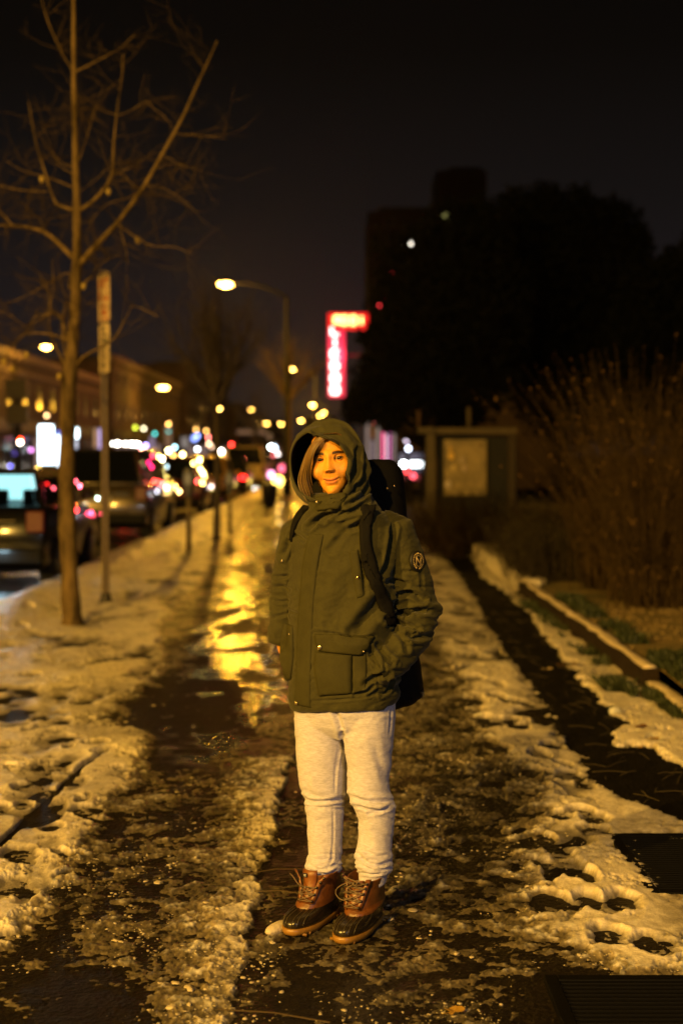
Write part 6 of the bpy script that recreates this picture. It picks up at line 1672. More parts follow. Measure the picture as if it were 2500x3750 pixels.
LIST = [(50, 1396, 60, (.1, .45, 1.), 9, .10, 'small cyan blue lamp on the dark sign box'), (57, 1419, 60, YE, 9, .10, 'small amber lamp just below the blue one'), (40, 1398, 62, (.1, .05, .7), 4, .12, 'dim violet lamp beside the blue one'),
        (75, 1620, 58, (1., .8, .6), 14, .11, 'white lamp with a red one over it above the near cars'), (76, 1611, 58, (1., .05, .0), 10, .11, 'red lamp over the white one above the near cars'),
        (115, 1648, 60, (.6, .2, .6), 3, .12, 'violet pink lamp left of the big lit panel'), (55, 1660, 62, (.15, .1, .6), 2.5, .12, 'faint blue lamp over the near car roof'), (38, 1707, 40, (.02, .02, 1.), 5, .05, 'deep blue lamp over the near car roof'),
        (147, 1695, 58, (1., .8, .45), 20, .10, 'warm white lamp at the foot of the big lit panel'), (140, 1716, 50, YE, 10, .08, 'amber lamp under the warm white one'), (172, 1522, 66, (1., .6, .25), 4, .12, 'amber lamp above the big lit panel'),
        (414, 1625, 90, WH, 5, .14, 'dim first lamp of the white row over the minivan'), (432, 1625, 90, WH, 22, .15, 'second lamp of the white row over the minivan'), (461, 1626, 90, WH, 12, .15, 'middle lamp of the white row over the minivan'),
        (484, 1626, 90, WH, 22, .15, 'fourth lamp of the white row over the minivan'), (503, 1627, 90, WH, 22, .15, 'last lamp of the white row over the minivan'), (534, 1632, 90, VI, 8, .14, 'violet lamp right of the white row'), (518, 1640, 90, (1., .25, .35), 10, .14, 'pink lamp under the violet one'),
        (496, 1566, 120, GY, 4, .18, 'yellow green signal above the white row'), (527, 1570, 120, (1., .85, .5), 5, .17, 'pale lamp beside the yellow green signal'), (567, 1588, 120, TE, 4, .18, 'teal signal above the queue'), (617, 1581, 120, TE, 2.5, .18, 'fainter teal signal above the queue'),
        (617, 1553, 110, OR, 8, .15, 'amber lamp above the fainter teal signal'), (640, 1638, 110, CY, 6, .17, 'pale cyan lamp above the dark red hatchback'), (618, 1651, 80, (1., .8, .3), 24, .13, 'bright yellow lamp above the dark red hatchback'), (635, 1668, 70, OR, 6, .12, 'amber lamp on the left over the taxi'),
        (669, 1665, 70, (1., .75, .25), 16, .12, 'yellow lamp over the taxi roof'), (518, 1658, 70, (1., .7, .2), 14, .12, 'amber lamp at the minivan roof corner'), (582, 1673, 70, (1., .7, .2), 12, .12, 'amber lamp in front of the dark red hatchback'), (595, 1681, 70, (1., .85, .5), 26, .13, 'warm white lamp in front of the dark red hatchback'),
        (718, 1573, 120, OR, 5, .17, 'amber lamp left of the second bare tree, upper'), (755, 1578, 120, OR, 5, .17, 'amber lamp touching the second bare tree, upper'), (722, 1596, 120, (.3, .4, 1.), 6, .2, 'periwinkle blue sign lamp over the queue'), (712, 1606, 118, (.25, .35, .9), 3, .3, 'wide blue sign glow over the queue'),
        (723, 1645, 120, (.9, .95, 1.), 9, .17, 'white lamp under the periwinkle one'), (763, 1601, 120, (1., .18, .14), 8, .17, 'red signal touching the second bare tree'), (765, 1626, 120, (1., .6, .35), 7, .17, 'peach lamp under the red signal'), (775, 1637, 120, (.8, .5, .3), 3, .17, 'dim peach lamp beside the brighter one'),
        (811, 1653, 95, WH, 26, .15, 'bright white lamp right of the second bare tree'), (811, 1669, 95, (1., .65, .25), 9, .15, 'amber lamp under the bright white one'), (848, 1628, 120, (1., .03, .02), 12, .18, 'bright red traffic signal over the street'), (856, 1662, 100, (1., .65, .1), 12, .15, 'amber lamp at the cream van roof'), (840, 1656, 110, PK, 3, .17, 'dim pink signal below the red one'),
        (973, 1664, 90, (1., .6, .12), 12, .14, 'amber lamp at the other end of the cream van roof'), (992, 1637, 100, (.75, .88, 1.), 22, .18, 'white blue lamp left of the tall lamp post'), (1004, 1640, 100, (.65, .8, 1.), 9, .2, 'pale blue lamp touching the white blue one'), (1017, 1663, 90, (.8, .7, .65), 5, .14, 'pale striped lamp beside the tall lamp post'), (1001, 1668, 92, (.6, .1, .1), 3, .15, 'dim red lamp beside the pale striped one'),
        (731, 1685, 70, (1., .75, .2), 24, .13, 'bright yellow lamp above the taxi window'), (709, 1697, 70, (1., .75, .2), 12, .12, 'yellow lamp at the taxi rear'), (733, 1718, 66, (1., .8, .2), 18, .11, 'upper yellow lamp of the slanting trio'), (743, 1732, 66, (1., .8, .25), 22, .11, 'middle yellow lamp of the slanting trio'), (749, 1743, 66, (1., .75, .2), 8, .11, 'lower yellow lamp of the slanting trio'),
        (742, 1768, 60, (1., .68, .12), 18, .10, 'amber lamp beside the red brake lamp'), (723, 1762, 60, (1., .05, .05), 10, .12, 'red lamp beside the amber one in the queue'), (732, 1797, 60, (.9, .95, 1.), 12, .09, 'white lamp low in the queue'), (775, 1782, 60, (.7, .55, .55), 5, .09, 'dim white lamp low beside the bare tree'),
        (642, 1782, 50, (1., .6, .12), 12, .08, 'amber lamp low in the queue'), (657, 1800, 50, (1., .6, .2), 12, .08, 'amber lamp lowest in the queue'), (640, 1750, 48, (.2, .5, .35), 5, .08, 'green lamp glinting by the red hatchback'), (611, 1709, 50, (.35, .5, .55), 4, .08, 'pale teal lamp by the red hatchback'),
        (896, 1756, 70, WH, 34, .10, 'small white headlight nearest the cream van'), (905, 1735, 72, WH, 40, .19, 'glaring white headlight beside the cream van'), (925, 1733, 72, WH, 46, .26, 'largest glaring white headlight by the cream van'), (899, 1776, 70, (.8, .2, .4), 6, .09, 'pink reflection lamp under the white headlight'),
        (820, 1718, 70, (1., .75, .6), 24, .20, 'wide pinkish headlight right of the second bare tree'), (808, 1762, 70, PK, 5, .12, 'pink lamp low right of the second bare tree'), (1018, 1762, 64, (1., .68, .12), 8, .30, 'wide yellow lamp beside the tall lamp post foot'), (992, 1738, 66, (1., .35, .6), 5, .2, 'tall pink lamp beside the wide yellow one'), (1033, 1715, 66, (.9, .12, .2), 3, .22, 'tall red glow beside the hood'),
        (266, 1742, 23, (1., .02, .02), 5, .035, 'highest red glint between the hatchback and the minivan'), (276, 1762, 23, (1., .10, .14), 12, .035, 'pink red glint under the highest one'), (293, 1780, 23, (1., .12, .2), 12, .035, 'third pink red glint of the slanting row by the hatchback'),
        (309, 1803, 23, (1., .1, .2), 12, .03, 'lowest pink red glint of the slanting row by the hatchback'), (274, 1851, 23, (1., .12, .02), 10, .035, 'orange red glint low between the hatchback and the minivan'), (282, 1868, 23, (1., .03, .03), 10, .035, 'red glint under the orange red one'),
        (335, 1878, 25, (1., .05, .12), 12, .035, 'round red glint left of the sign post foot line'), (374, 1882, 25, (1., .05, .12), 6, .03, 'small red glint just left of the sign post'), (267, 1925, 22, (.6, .9, 1.), 9, .025, 'tiny cyan white glint on the hatchback fender'),
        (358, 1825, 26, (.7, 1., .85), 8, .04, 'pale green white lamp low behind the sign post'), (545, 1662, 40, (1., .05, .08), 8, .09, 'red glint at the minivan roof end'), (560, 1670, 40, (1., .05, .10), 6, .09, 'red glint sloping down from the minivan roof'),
        (545, 1694, 38, (1., .02, .15), 5, .07, 'crimson glint beside the minivan window'), (556, 1710, 38, (1., .02, .12), 6, .07, 'lower crimson glint beside the minivan window'), (565, 1762, 36, (1., .05, .04), 9, .06, 'first red glint of the low row by the minivan'),
        (580, 1765, 36, (1., .05, .04), 9, .06, 'second red glint of the low row by the minivan'), (596, 1772, 36, (1., .10, .12), 10, .06, 'third red glint of the low row by the minivan'), (612, 1786, 36, (.9, .75, .8), 8, .06, 'whitish glint ending the low row by the minivan'), (575, 1800, 34, (.6, .6, .7), 3, .06, 'dim grey glint low by the minivan'), (1437, 1693, 60, (.9, .95, 1.), 0, .1, ''),
        (1477, 1700, 42, (.9, .97, 1.), 16, .13, 'round white shop lamp right of the backpack'), (1494, 1643, 42, (.7, .75, .9), 4, .11, 'pale lamp in the shop window right of the backpack'), (1488, 1614, 42, (.5, .4, .5), 2.5, .1, 'dim lilac lamp in the shop window'), (1540, 1626, 42, (.15, .35, .4), 3, .1, 'teal lamp in the shop window'), (1490, 1728, 42, (1., .04, .04), 5, .09, 'red lamp under the round white shop lamp'),
        (1512, 1743, 42, (.7, .06, .08), 3, .13, 'dim red lamp under the white shop strip'), (1428, 1008 + 0, 60, RD, 0, .1, ''), (1430, 1008, 110, (1., .05, .06), 2.2, .25, 'small red neon lamp high by the tower'), (1392, 1125, 110, (1., .04, .05), 5, .26, 'red neon lamp beside the red sign'), (1388, 1143, 110, (1., .04, .05), 3, .26, 'lower red neon lamp beside the red sign'), (1393, 1090, 110, (.8, .02, .02), 2, .2, 'dim red neon lamp over the two by the sign'),
        (1373, 1546, 70, (.8, .15, .15), 3, .16, 'dim red lamp on the shopfront behind the hood')]
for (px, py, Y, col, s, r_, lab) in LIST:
    if s > 0 and ((540 < px < 800 and py > 1668) or Y < 27): side_glint(px, py, col, s)
    elif s > 0: spot(px, py, Y, col, s * (2.4 if r_ < .19 else 1.2), r_ * (.62 if r_ < .19 else .8), lab)
# tail lamp streak and glints of the near car: glowing balls put on the car sides above
# ------------------------------------------------------------------ lit panels, shops, buildings
def panel(x0, y0, x1, y1, Y, col, s, name, label, cat, base=True, dpth=.15):
    a = P(x0, y0, Y); b = P(x1, y1, Y); c = (a + b) / 2
    q = empty(name, (c.x, Y, -.02)); tag(q, label, cat)
    m = MB(); m.box((c.x, Y + dpth / 2 + .02, c.z), (abs(b.x - a.x) + .12, dpth, abs(a.z - b.z) + .12)); m.build('frame', M_pole, q, bevel=.02)
    key = 'panel %.2f %.2f %.2f %.1f' % (col + (s,)); mt = bpy.data.materials.get(key) or emat(key, col, s)
    m = MB(); m.box((c.x, Y, c.z), (abs(b.x - a.x), .03, abs(a.z - b.z))); m.build('lit_face', mt, q, bevel=.01)
    if base and min(a.z, b.z) > .1:
        m = MB(); zb = min(a.z, b.z) - .06
        for sx_ in (-.4, .4): m = MB(); m.box((c.x + sx_ * abs(b.x - a.x), Y + .08, zb / 2), (.08, .08, zb)); m.build('stand', M_pole, q)
    return q
panel(143, 1557, 197, 1700, 52, (.80, .93, 1.), 6, 'lightbox', 'tall glaring white advertising lightbox above the near cars', 'lightbox')
panel(205, 1595, 222, 1706, 52, (.78, .92, 1.), 4, 'lightbox', 'narrow white lightbox touching the big one', 'lightbox')
panel(205, 1580, 222, 1592, 52, (.15, .25, 1.), 1.5, 'lightbox', 'blue lit strip over the narrow white lightbox', 'lightbox')
panel(262, 1568, 288, 1604, 60, (.82, .97, 1.), 6, 'shop_sign', 'white shop sign right of the bare tree trunk', 'shop sign')
panel(264, 1608, 284, 1652, 60, (.62, .66, .8), 1.3, 'shop_sign', 'paler lit shop doorway under the white sign', 'shop sign')
panel(362, 1570, 378, 1648, 66, (.55, .45, .95), 1.2, 'shop_sign', 'violet lit shop sign left of the sign post', 'shop sign')
panel(344, 1568, 358, 1640, 66, (.55, .30, .16), .8, 'shop_sign', 'orange lit shop strip left of the violet sign', 'shop sign')
panel(604, 1560, 628, 1640, 130, (.42, .22, .12), .5, 'shop_sign', 'dim orange lit doorway far down the street', 'shop sign')
panel(548, 1600, 566, 1648, 120, (.42, .32, .5), .6, 'shop_sign', 'lilac lit shop window far down the street', 'shop sign')
panel(664, 1600, 690, 1640, 130, (.42, .38, .36), .5, 'shop_sign', 'grey lit shop window far down the street', 'shop sign')
panel(868, 1574, 975, 1590, 150, (.40, .20, .12), .35, 'gantry', 'long reddish lit beam over the far street', 'gantry')
panel(1404, 1585, 1424, 1690, 52, (1., .75, .85), 1.1, 'shop_sign', 'white and pink lit shop panel behind the backpack', 'shop sign')
panel(1399, 1578, 1404, 1690, 51.8, (1., .05, .25), 2.2, 'shop_sign', 'pink neon strip beside the white shop panel', 'shop sign')
panel(1424, 1584, 1429, 1690, 51.8, (.8, .1, .5), 1.2, 'shop_sign', 'magenta neon strip beside the white shop panel', 'shop sign')
panel(1500, 1690, 1546, 1710, 42, (.9, .97, 1.), 7, 'shop_sign', 'white lit strip in the shop window beside the notice board', 'shop sign', dpth=.05)
panel(1462, 1660, 1548, 1735, 43, (.13, .12, .17), .8, 'shop_window', 'bluish lit shop window beside the notice board', 'shop window')
panel(1465, 1738, 1546, 1758, 42.5, (.45, .05, .06), .5, 'shop_window', 'dim red strip under the bluish shop window', 'shop window')
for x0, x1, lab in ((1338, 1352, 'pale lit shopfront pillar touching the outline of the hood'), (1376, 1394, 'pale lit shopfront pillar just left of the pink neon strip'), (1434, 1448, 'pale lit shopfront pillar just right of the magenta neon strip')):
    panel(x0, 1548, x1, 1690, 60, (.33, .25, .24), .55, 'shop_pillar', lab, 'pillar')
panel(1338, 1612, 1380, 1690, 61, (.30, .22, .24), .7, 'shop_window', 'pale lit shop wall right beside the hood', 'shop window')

# red neon theatre sign
SGY = 118
def sg(px, py): return P(px, py, SGY)
q = empty('neon_sign', (sg(1230, 1450).x, SGY, 0)); tag(q, 'big red neon sign with glowing letters shaped like an upside down L', 'neon sign')
M_ndk = mat('sign case', (.05, .01, .01), .5); M_nred = emat('red neon face', (1., .004, .012), 1.3); M_npk = emat('pink neon face', (1., .01, .09), 1.1); M_nlt = emat('neon letters', (1., .36, .10), 9); M_nlp = emat('pink white letters', (1., .42, .38), 9)
def nbox(x0, y0, x1, y1, name, mt, dy=0, d=.3):
    a = sg(x0, y0); b = sg(x1, y1); m = MB(); m.box(((a.x + b.x) / 2, SGY + dy, (a.z + b.z) / 2), (b.x - a.x, d, a.z - b.z)); return m.build(name, mt, q, bevel=.02)
nbox(1201, 1147, 1348, 1206, 'sign_face', M_nred); nbox(1201, 1210, 1262, 1455, 'sign_face', M_npk); nbox(1203, 1150, 1350, 1208, 'case', M_ndk, .4); nbox(1203, 1206, 1260, 1450, 'case', M_ndk, .4)
def glyph(px, py, w, h, segs, mt):
    m = MB()
    for (a, b, c, d) in segs:
        m.tube([sg(px + a * w, py + b * h) + Vector((0, -.22, 0)), sg(px + c * w, py + d * h) + Vector((0, -.22, 0))], .10, 8)
    m.build('letter', mt, q, True)
O_ = [(0, 0, 1, 0), (1, 0, 1, 1), (1, 1, 0, 1), (0, 1, 0, 0)]; R_ = [(0, 1, 0, 0), (0, 0, 1, 0), (1, 0, 1, .5), (1, .5, 0, .5), (.4, .5, 1, 1)]; L_ = [(0, 0, 0, 1), (0, 1, 1, 1)]; I_ = [(.5, 0, .5, 1)]; D_ = [(0, 0, 0, 1), (0, 0, .8, .1), (.8, .1, 1, .5), (1, .5, .8, .9), (.8, .9, 0, 1)]; E_ = [(0, 0, 0, 1), (0, 0, 1, 0), (0, .5, .8, .5), (0, 1, 1, 1)]
for x_, sgm in ((1225, R_), (1252, O_), (1284, O_), (1314, I_)): glyph(x_, 1160, 17, 28, sgm, M_nlt)
for y_, sgm in ((1200, L_), (1242, I_), (1284, E_), (1328, D_), (1372, O_), (1415, O_)): glyph(1214, y_, 24, 26, sgm, M_nlp)
m = MB(); m.tube([sg(1262, 1300) + Vector((0, .3, 0)), (3.6, SGY + .3, sg(1262, 1300).z)], .1, 8); m.build('bracket', M_pole, q)
lamp_light('neon_light', (sg(1235, 1300).x, SGY - 1.2, sg(1235, 1300).z), 2500, (1., .03, .06), .8, q)

# tower block
TY = 165
def twx(px): return P(px, 1660, TY).x
def twz(py): return P(1240, py, TY).z
tw = empty('tower_block', (twx(1560), TY, 0)); tag(tw, 'dark tower block with a few lit windows behind the trees', 'building')
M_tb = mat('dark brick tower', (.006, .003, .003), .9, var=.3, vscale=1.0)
m = MB(); x0, x1 = twx(1345), twx(2080)
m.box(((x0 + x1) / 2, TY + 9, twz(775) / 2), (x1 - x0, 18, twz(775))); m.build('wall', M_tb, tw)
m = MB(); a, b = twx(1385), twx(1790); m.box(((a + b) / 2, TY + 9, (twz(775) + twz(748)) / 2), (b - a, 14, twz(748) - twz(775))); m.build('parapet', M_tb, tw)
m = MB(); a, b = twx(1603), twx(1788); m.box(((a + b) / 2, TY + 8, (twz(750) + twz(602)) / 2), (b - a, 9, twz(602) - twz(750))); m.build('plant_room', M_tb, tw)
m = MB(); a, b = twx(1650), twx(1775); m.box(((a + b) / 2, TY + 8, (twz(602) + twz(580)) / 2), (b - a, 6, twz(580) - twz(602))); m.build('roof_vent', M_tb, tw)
m = MB(); m.tube([(twx(1740), TY + 8, twz(582)), (twx(1740), TY + 8, twz(560))], .12, 6); m.tube([(twx(1668), TY + 8, twz(582)), (twx(1668), TY + 8, twz(570))], .1, 6); m.build('mast', M_tb, tw)
M_wfr = mat('window frame dark', (.012, .008, .007), .6); M_pdk = mat('dark window pane', (.006, .006, .007), .1)
litw = {(2, 1): ('lit', (.55, .52, .2), 1.0), (2, 3): 0}
first = None
for fl in range(7):
    for ci_ in range(8):
        px = 1372 + ci_ * 58; py = 815 + fl * 62
        a = P(px, py, TY); m = MB()
        if first is None:
            m.box((a.x, TY - .03, a.z), (.95, .12, 1.15)); fo = m.build('window', M_wfr, tw); m = MB(); m.box((a.x, TY - .10, a.z), (.78, .03, .98)); fp = m.build('pane', M_pdk, fo); first = (fo, fp, a)
        else:
            o = first[0].copy(); COL.objects.link(o); o.parent = tw; o.location = (a.x - first[2].x, 0, a.z - first[2].z)
            p_ = first[1].copy(); COL.objects.link(p_); p_.parent = o
for x0, y0, x1, y1, col, s in ((1497, 882, 1518, 900, (1., .9, .75), 9), (1480, 880, 1530, 902, (.5, .42, .35), .8), (1620, 784, 1646, 822, (.40, .38, .12), .9), (1618, 860, 1640, 878, (.16, .13, .05), .5)):
    a = P(x0, y0, TY); b = P(x1, y1, TY); m = MB(); m.box(((a.x + b.x) / 2, TY - .16 - (.06 if s > 5 else 0), (a.z + b.z) / 2), (b.x - a.x, .05, a.z - b.z)); m.build('lit_window', emat('lit window %.1f' % s, col, s), tw, bevel=.02)
# right-hand low shops under the neon sign
rb_ = empty('low_shop', (5.2, 60, 0)); tag(rb_, 'low dark shop building behind the hedge and the shopfront lights', 'building')
m = MB(); m.box((6.2, 90, 1.9), (7.4, 56, 3.8)); m.build('wall', mat('shop wall', (.05, .03, .025), .8), rb_); m = MB(); m.box((6.2, 90, 3.95), (7.8, 56.4, .3)); m.build('roof', mat('shop roof', (.02, .015, .012), .8), rb_)
for i in range(6):
    m = MB(); m.box((2.47, 66 + i * 8, 1.6), (.06, 4.5, 2.2)); w_ = m.build('window', M_wfr, rb_); m = MB(); m.box((2.43, 66 + i * 8, 1.6), (.03, 4.2, 1.9)); m.build('pane', emat('dim shop pane', (.45, .2, .2), .25) if i == 0 else bpy.data.materials['dim shop pane'], w_)

# buildings across the road
M_brick = mat('brown brick facade', (.085, .052, .055), .9, var=.35, vscale=.9); M_corn = mat('pale cornice', (.24, .175, .165), .8, var=.2, vscale=1.); M_shop = mat('dark shop band', (.03, .025, .03), .6)
def building(x0, x1, y0, y1, h, label, wallm, floors, bay, cornice=True, lit=0, seed=0):
    rg = random.Random(seed); b = empty('brick_building', ((x0 + x1) / 2, (y0 + y1) / 2, 0)); tag(b, label, 'building')
    m = MB(); m.box(((x0 + x1) / 2, (y0 + y1) / 2, h / 2), (x1 - x0, y1 - y0, h)); m.build('wall', wallm, b)
    if cornice:
        m = MB(); m.box((x1 - .0, (y0 + y1) / 2, h + .05), (.8, y1 - y0 + .6, .55)); m.box((x1 + .06, (y0 + y1) / 2, h - .9), (.25, y1 - y0 + .2, .22)); m.build('cornice', M_corn, b, bevel=.05)
        m = MB(); m.box((x1 - 2, (y0 + y1) / 2, h + .1), (3.6, y1 - y0, .35)); m.build('roof', M_shop, b)
    m = MB(); m.box((x1 + .10, (y0 + y1) / 2, 3.2), (.3, y1 - y0, .7)); m.build('shop_fascia', M_shop, b)
    fw = None; n = int((y1 - y0) / bay)
    for f in range(floors):
        for i in range(n):
            y = y0 + bay * (i + .5); z = (1.5 if f == 0 else 3.2 + 1.9 + (f - 1) * 3.0)
            if fw is None or f == 0:
                ww, hh = (bay * .72, 2.2) if f == 0 else (1.1, 1.6)
                m = MB(); m.box((x1 + .03, y, z), (.12, ww, hh)); w_ = m.build('window', M_corn if f else M_wfr, b)
                m = MB(); m.box((x1 + .075, y, z), (.05, ww - .16, hh - .16))
                lt = rg.random() < lit
                p_ = m.build('pane', (bpy.data.materials.get('lit shop pane') or emat('lit shop pane', (.5, .33, .30), .5)) if (f == 0 and lt) else M_pdk, w_)
                if f: fw = (w_, p_, y, z)
            else:
                o = fw[0].copy(); COL.objects.link(o); o.parent = b; o.location = (0, y - fw[2], z - fw[3]); o2 = fw[1].copy(); COL.objects.link(o2); o2.parent = o
    return b
building(-31, -19.3, 56, 116, 7.3, 'long two storey brick building with a pale cornice across the road', M_brick, 2, 4.2, lit=.25, seed=1)
building(-31, -19.6, 30, 54, 9.2, 'dark brick building across the road nearest the camera', mat('dark brown brick', (.035, .022, .022), .9, var=.3, vscale=.8), 3, 4.0, lit=.0, seed=2)
building(-33, -19.0, 120, 170, 9.5, 'three storey building beyond the cornice building', mat('tan brick', (.10, .062, .055), .9, var=.3, vscale=.8), 3, 4.5, lit=.7, seed=3)
building(-34, -18.6, 174, 240, 12.5, 'taller brown building far down the street', M_brick, 4, 5, lit=.7, seed=4)
building(-33, -17.5, 246, 330, 10, 'far brown building at the end of the row', mat('ochre brick', (.15, .085, .05), .9, var=.3, vscale=.8), 3, 5, lit=.6, seed=5)
# street end
def block(px0, px1, pyt, Y, label, mt, dep=14, wn=4):
    a = P(px0, pyt, Y); b = P(px1, pyt, Y); e_ = empty('far_building', ((a.x + b.x) / 2, Y, 0)); tag(e_, label, 'building')
    m = MB(); m.box(((a.x + b.x) / 2, Y + dep / 2, a.z / 2), (b.x - a.x, dep, a.z)); m.build('wall', mt, e_)
    m = MB(); m.box(((a.x + b.x) / 2, Y + dep / 2, a.z + .3), (b.x - a.x + .6, dep, .6)); m.build('roof', M_shop, e_)
    nf = max(1, int(a.z / 4))
    for f in range(nf):
        for i in range(wn):
            m = MB(); cx = a.x + (b.x - a.x) * (i + .5) / wn; m.box((cx, Y - .05, 2.2 + f * 4), (1.6, .2, 2.0)); w_ = m.build('window', M_wfr, e_)
            m = MB(); m.box((cx, Y - .16, 2.2 + f * 4), (1.3, .05, 1.7)); m.build('pane', M_pdk if (f + i) % 3 else (bpy.data.materials.get('far lit pane') or emat('far lit pane', (.55, .3, .15), .35)), w_)
M_far = mat('far facade', (.17, .11, .075), .9, var=.2, vscale=.3)
block(690, 790, 1470, 360, 'far building left of the second bare tree at the street end', M_far)
block(800, 905, 1520, 380, 'low far building right of the second bare tree', M_far)
block(905, 1035, 1545, 400, 'lowest far building behind the light coloured van', mat('far dark facade', (.09, .06, .05), .9))
block(1120, 1235, 1535, 380, 'far building below the red neon sign', M_far)
for i, (x_, y_, z_, p_) in enumerate(((-10, 300, 12, 26000), (-14, 225, 9, 12000), (-13.5, 160, 8, 8000), (-14.5, 100, 5.5, 1800), (-3, 330, 10, 16000))):
    pass

# blade sign box across the road
q = empty('blade_sign', (P(65, 1480, 58).x, 58, 0)); tag(q, 'black projecting sign box on the brick building across the road', 'sign')
a, b = P(22, 1388, 58), P(104, 1462, 58); m = MB(); m.box(((a.x + b.x) / 2, 58, (a.z + b.z) / 2), (b.x - a.x, .4, a.z - b.z)); m.build('upper_box', M_shop, q, bevel=.03)
a, b = P(28, 1478, 58), P(106, 1556, 58); m = MB(); m.box(((a.x + b.x) / 2, 58, (a.z + b.z) / 2), (b.x - a.x, .4, a.z - b.z)); m.build('lower_box', M_shop, q, bevel=.03)
m = MB(); m.box((P(65, 1500, 58).x, 58.3, 1.9), (.15, .15, 3.8)); m.build('post', M_pole, q)

# ------------------------------------------------------------------ right side: notice board, shrubs, trees
NY = 26
q = empty('notice_board', (P(1700, 1800, NY).x, NY, 0)); tag(q, 'dark framed notice board with a tan poster behind the hedge', 'notice board')
M_wood = mat('olive tan timber', (.085, .062, .024), .7, var=.3, vscale=5); M_dk = mat('black board', (.004, .004, .003), .8)
def nb_box(x0, y0, x1, y1, dy, d, name, mt, bev=.01):
    a = P(x0, y0, NY + dy); b = P(x1, y1, NY + dy); m = MB(); m.box(((a.x + b.x) / 2, NY + dy, (a.z + b.z) / 2), (b.x - a.x, d, a.z - b.z)); return m.build(name, mt, q, bevel=bev)
nb_box(1600, 1596, 1890, 1960, .25, .08, 'back_board', M_dk); nb_box(1530, 1564, 1592, 1588, 0, .16, 'cap_rail', M_wood); nb_box(1596, 1566, 1892, 1590, .02, .16, 'cap_rail', M_wood)
nb_box(1560, 1590, 1592, 1960, .05, .14, 'post', M_wood); nb_box(1860, 1592, 1886, 1960, .05, .14, 'post', mat('dark timber', (.03, .02, .01), .8))
pm_ = mat('tan printed poster', (.32, .24, .09), .6, col2=(.13, .10, .035), vscale=3.2, det=6)
nb_box(1625, 1610, 1780, 1814, .12, .03, 'poster', pm_, .004)
for x_, y_, rr_, c_ in ((1651, 1670, .055, (.75, .48, .08)), (1648, 1645, .04, (.55, .36, .08)), (1660, 1714, .045, (.55, .42, .16)), (1700, 1716, .05, (.42, .32, .22)), (1640, 1774, .06, (.48, .40, .30)), (1692, 1685, .05, (.38, .30, .2))):
    c = P(x_, y_, NY + .09); m = MB(); m.ball(c, (rr_, .01, rr_ * 1.3), 12, 8); m.build('poster_print', mat('print', c_, .5), q, True)
c0, c1_ = P(1716, 1572, NY), P(1716, 1490, NY); m = MB(); m.tube([c0, c1_], .04, 8); m.build('finial_pole', M_wood, q, True)
c0, c1_ = P(1532, 1566, NY), P(1532, 1505, NY); m = MB(); m.tube([c0, c1_], .03, 8); m.build('finial_pole', mat('brown pole', (.08, .04, .02), .8), q, True)

def leaf_cloud(name, label, cat, blobs, n, size, mt, parent_trunk=None, seed=1, kind=None):
    """blobs: (centre, radii) in world; leaves fill the shells with gaps"""
    rs_ = np.random.RandomState(seed); vol = np.array([b[1][0] * b[1][2] for b in blobs]); pr = vol / vol.sum()
    idx = rs_.choice(len(blobs), n, p=pr)
    C_ = np.array([b[0] for b in blobs])[idx]; Rr = np.array([b[1] for b in blobs])[idx]
    d_ = rs_.normal(size=(n, 3)); d_ /= np.linalg.norm(d_, axis=1)[:, None]
    rad = rs_.rand(n) ** .38
    lump = .72 + .5 * vnoise(d_[:, 0] * 3 + idx * 7.1, d_[:, 2] * 3 + d_[:, 1] * 2, seed)
    p = C_ + d_ * Rr * (rad * lump)[:, None]
    u = rs_.normal(size=(n, 3)); u /= np.linalg.norm(u, axis=1)[:, None]; v = np.cross(u, rs_.normal(size=(n, 3))); v /= np.linalg.norm(v, axis=1)[:, None]
    s = size * rs_.uniform(.5, 1.4, (n, 1))
    V = np.stack([p - u * s, p + v * s * .45, p + u * s, p - v * s * .45], 1).reshape(-1, 3)
    me = np_mesh(name, V, (np.arange(n)[:, None] * 4 + np.arange(4)), False)
    return me
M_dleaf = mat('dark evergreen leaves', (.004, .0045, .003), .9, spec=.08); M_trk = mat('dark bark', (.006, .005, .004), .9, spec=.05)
def dark_tree(label, base, blobs, n, size, seed):
    t = empty('evergreen_tree', base); tag(t, label, 'tree')
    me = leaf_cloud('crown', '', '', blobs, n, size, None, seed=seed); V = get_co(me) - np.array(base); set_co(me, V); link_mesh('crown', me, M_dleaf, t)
    m = MB(); top = max(b[0][2] for b in blobs); m.tube([Vector(base), Vector(base) + Vector((.1, 0, top * .5)), Vector(base) + Vector((0, .1, top))], [.28, .2, .06], 10)
    for b in blobs: m.tube([Vector(base) + Vector((0, 0, b[0][2] * .5)), Vector(b[0])], [.09, .03], 6)
    m.build('trunk', M_trk, t, True)
def B(px, py, rp, Y, fy=.8): c = P(px, py, Y); s = Y / FPX; return ((c.x, c.y, c.z), (rp * s, rp * s * fy, rp * s))
tY = 38
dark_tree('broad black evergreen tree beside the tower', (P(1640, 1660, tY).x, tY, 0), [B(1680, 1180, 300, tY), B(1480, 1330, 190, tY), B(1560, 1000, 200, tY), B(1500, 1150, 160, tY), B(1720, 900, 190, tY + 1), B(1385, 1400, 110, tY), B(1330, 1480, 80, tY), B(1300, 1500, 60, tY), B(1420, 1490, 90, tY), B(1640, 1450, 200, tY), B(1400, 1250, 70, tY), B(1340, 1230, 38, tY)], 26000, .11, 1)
tY = 43
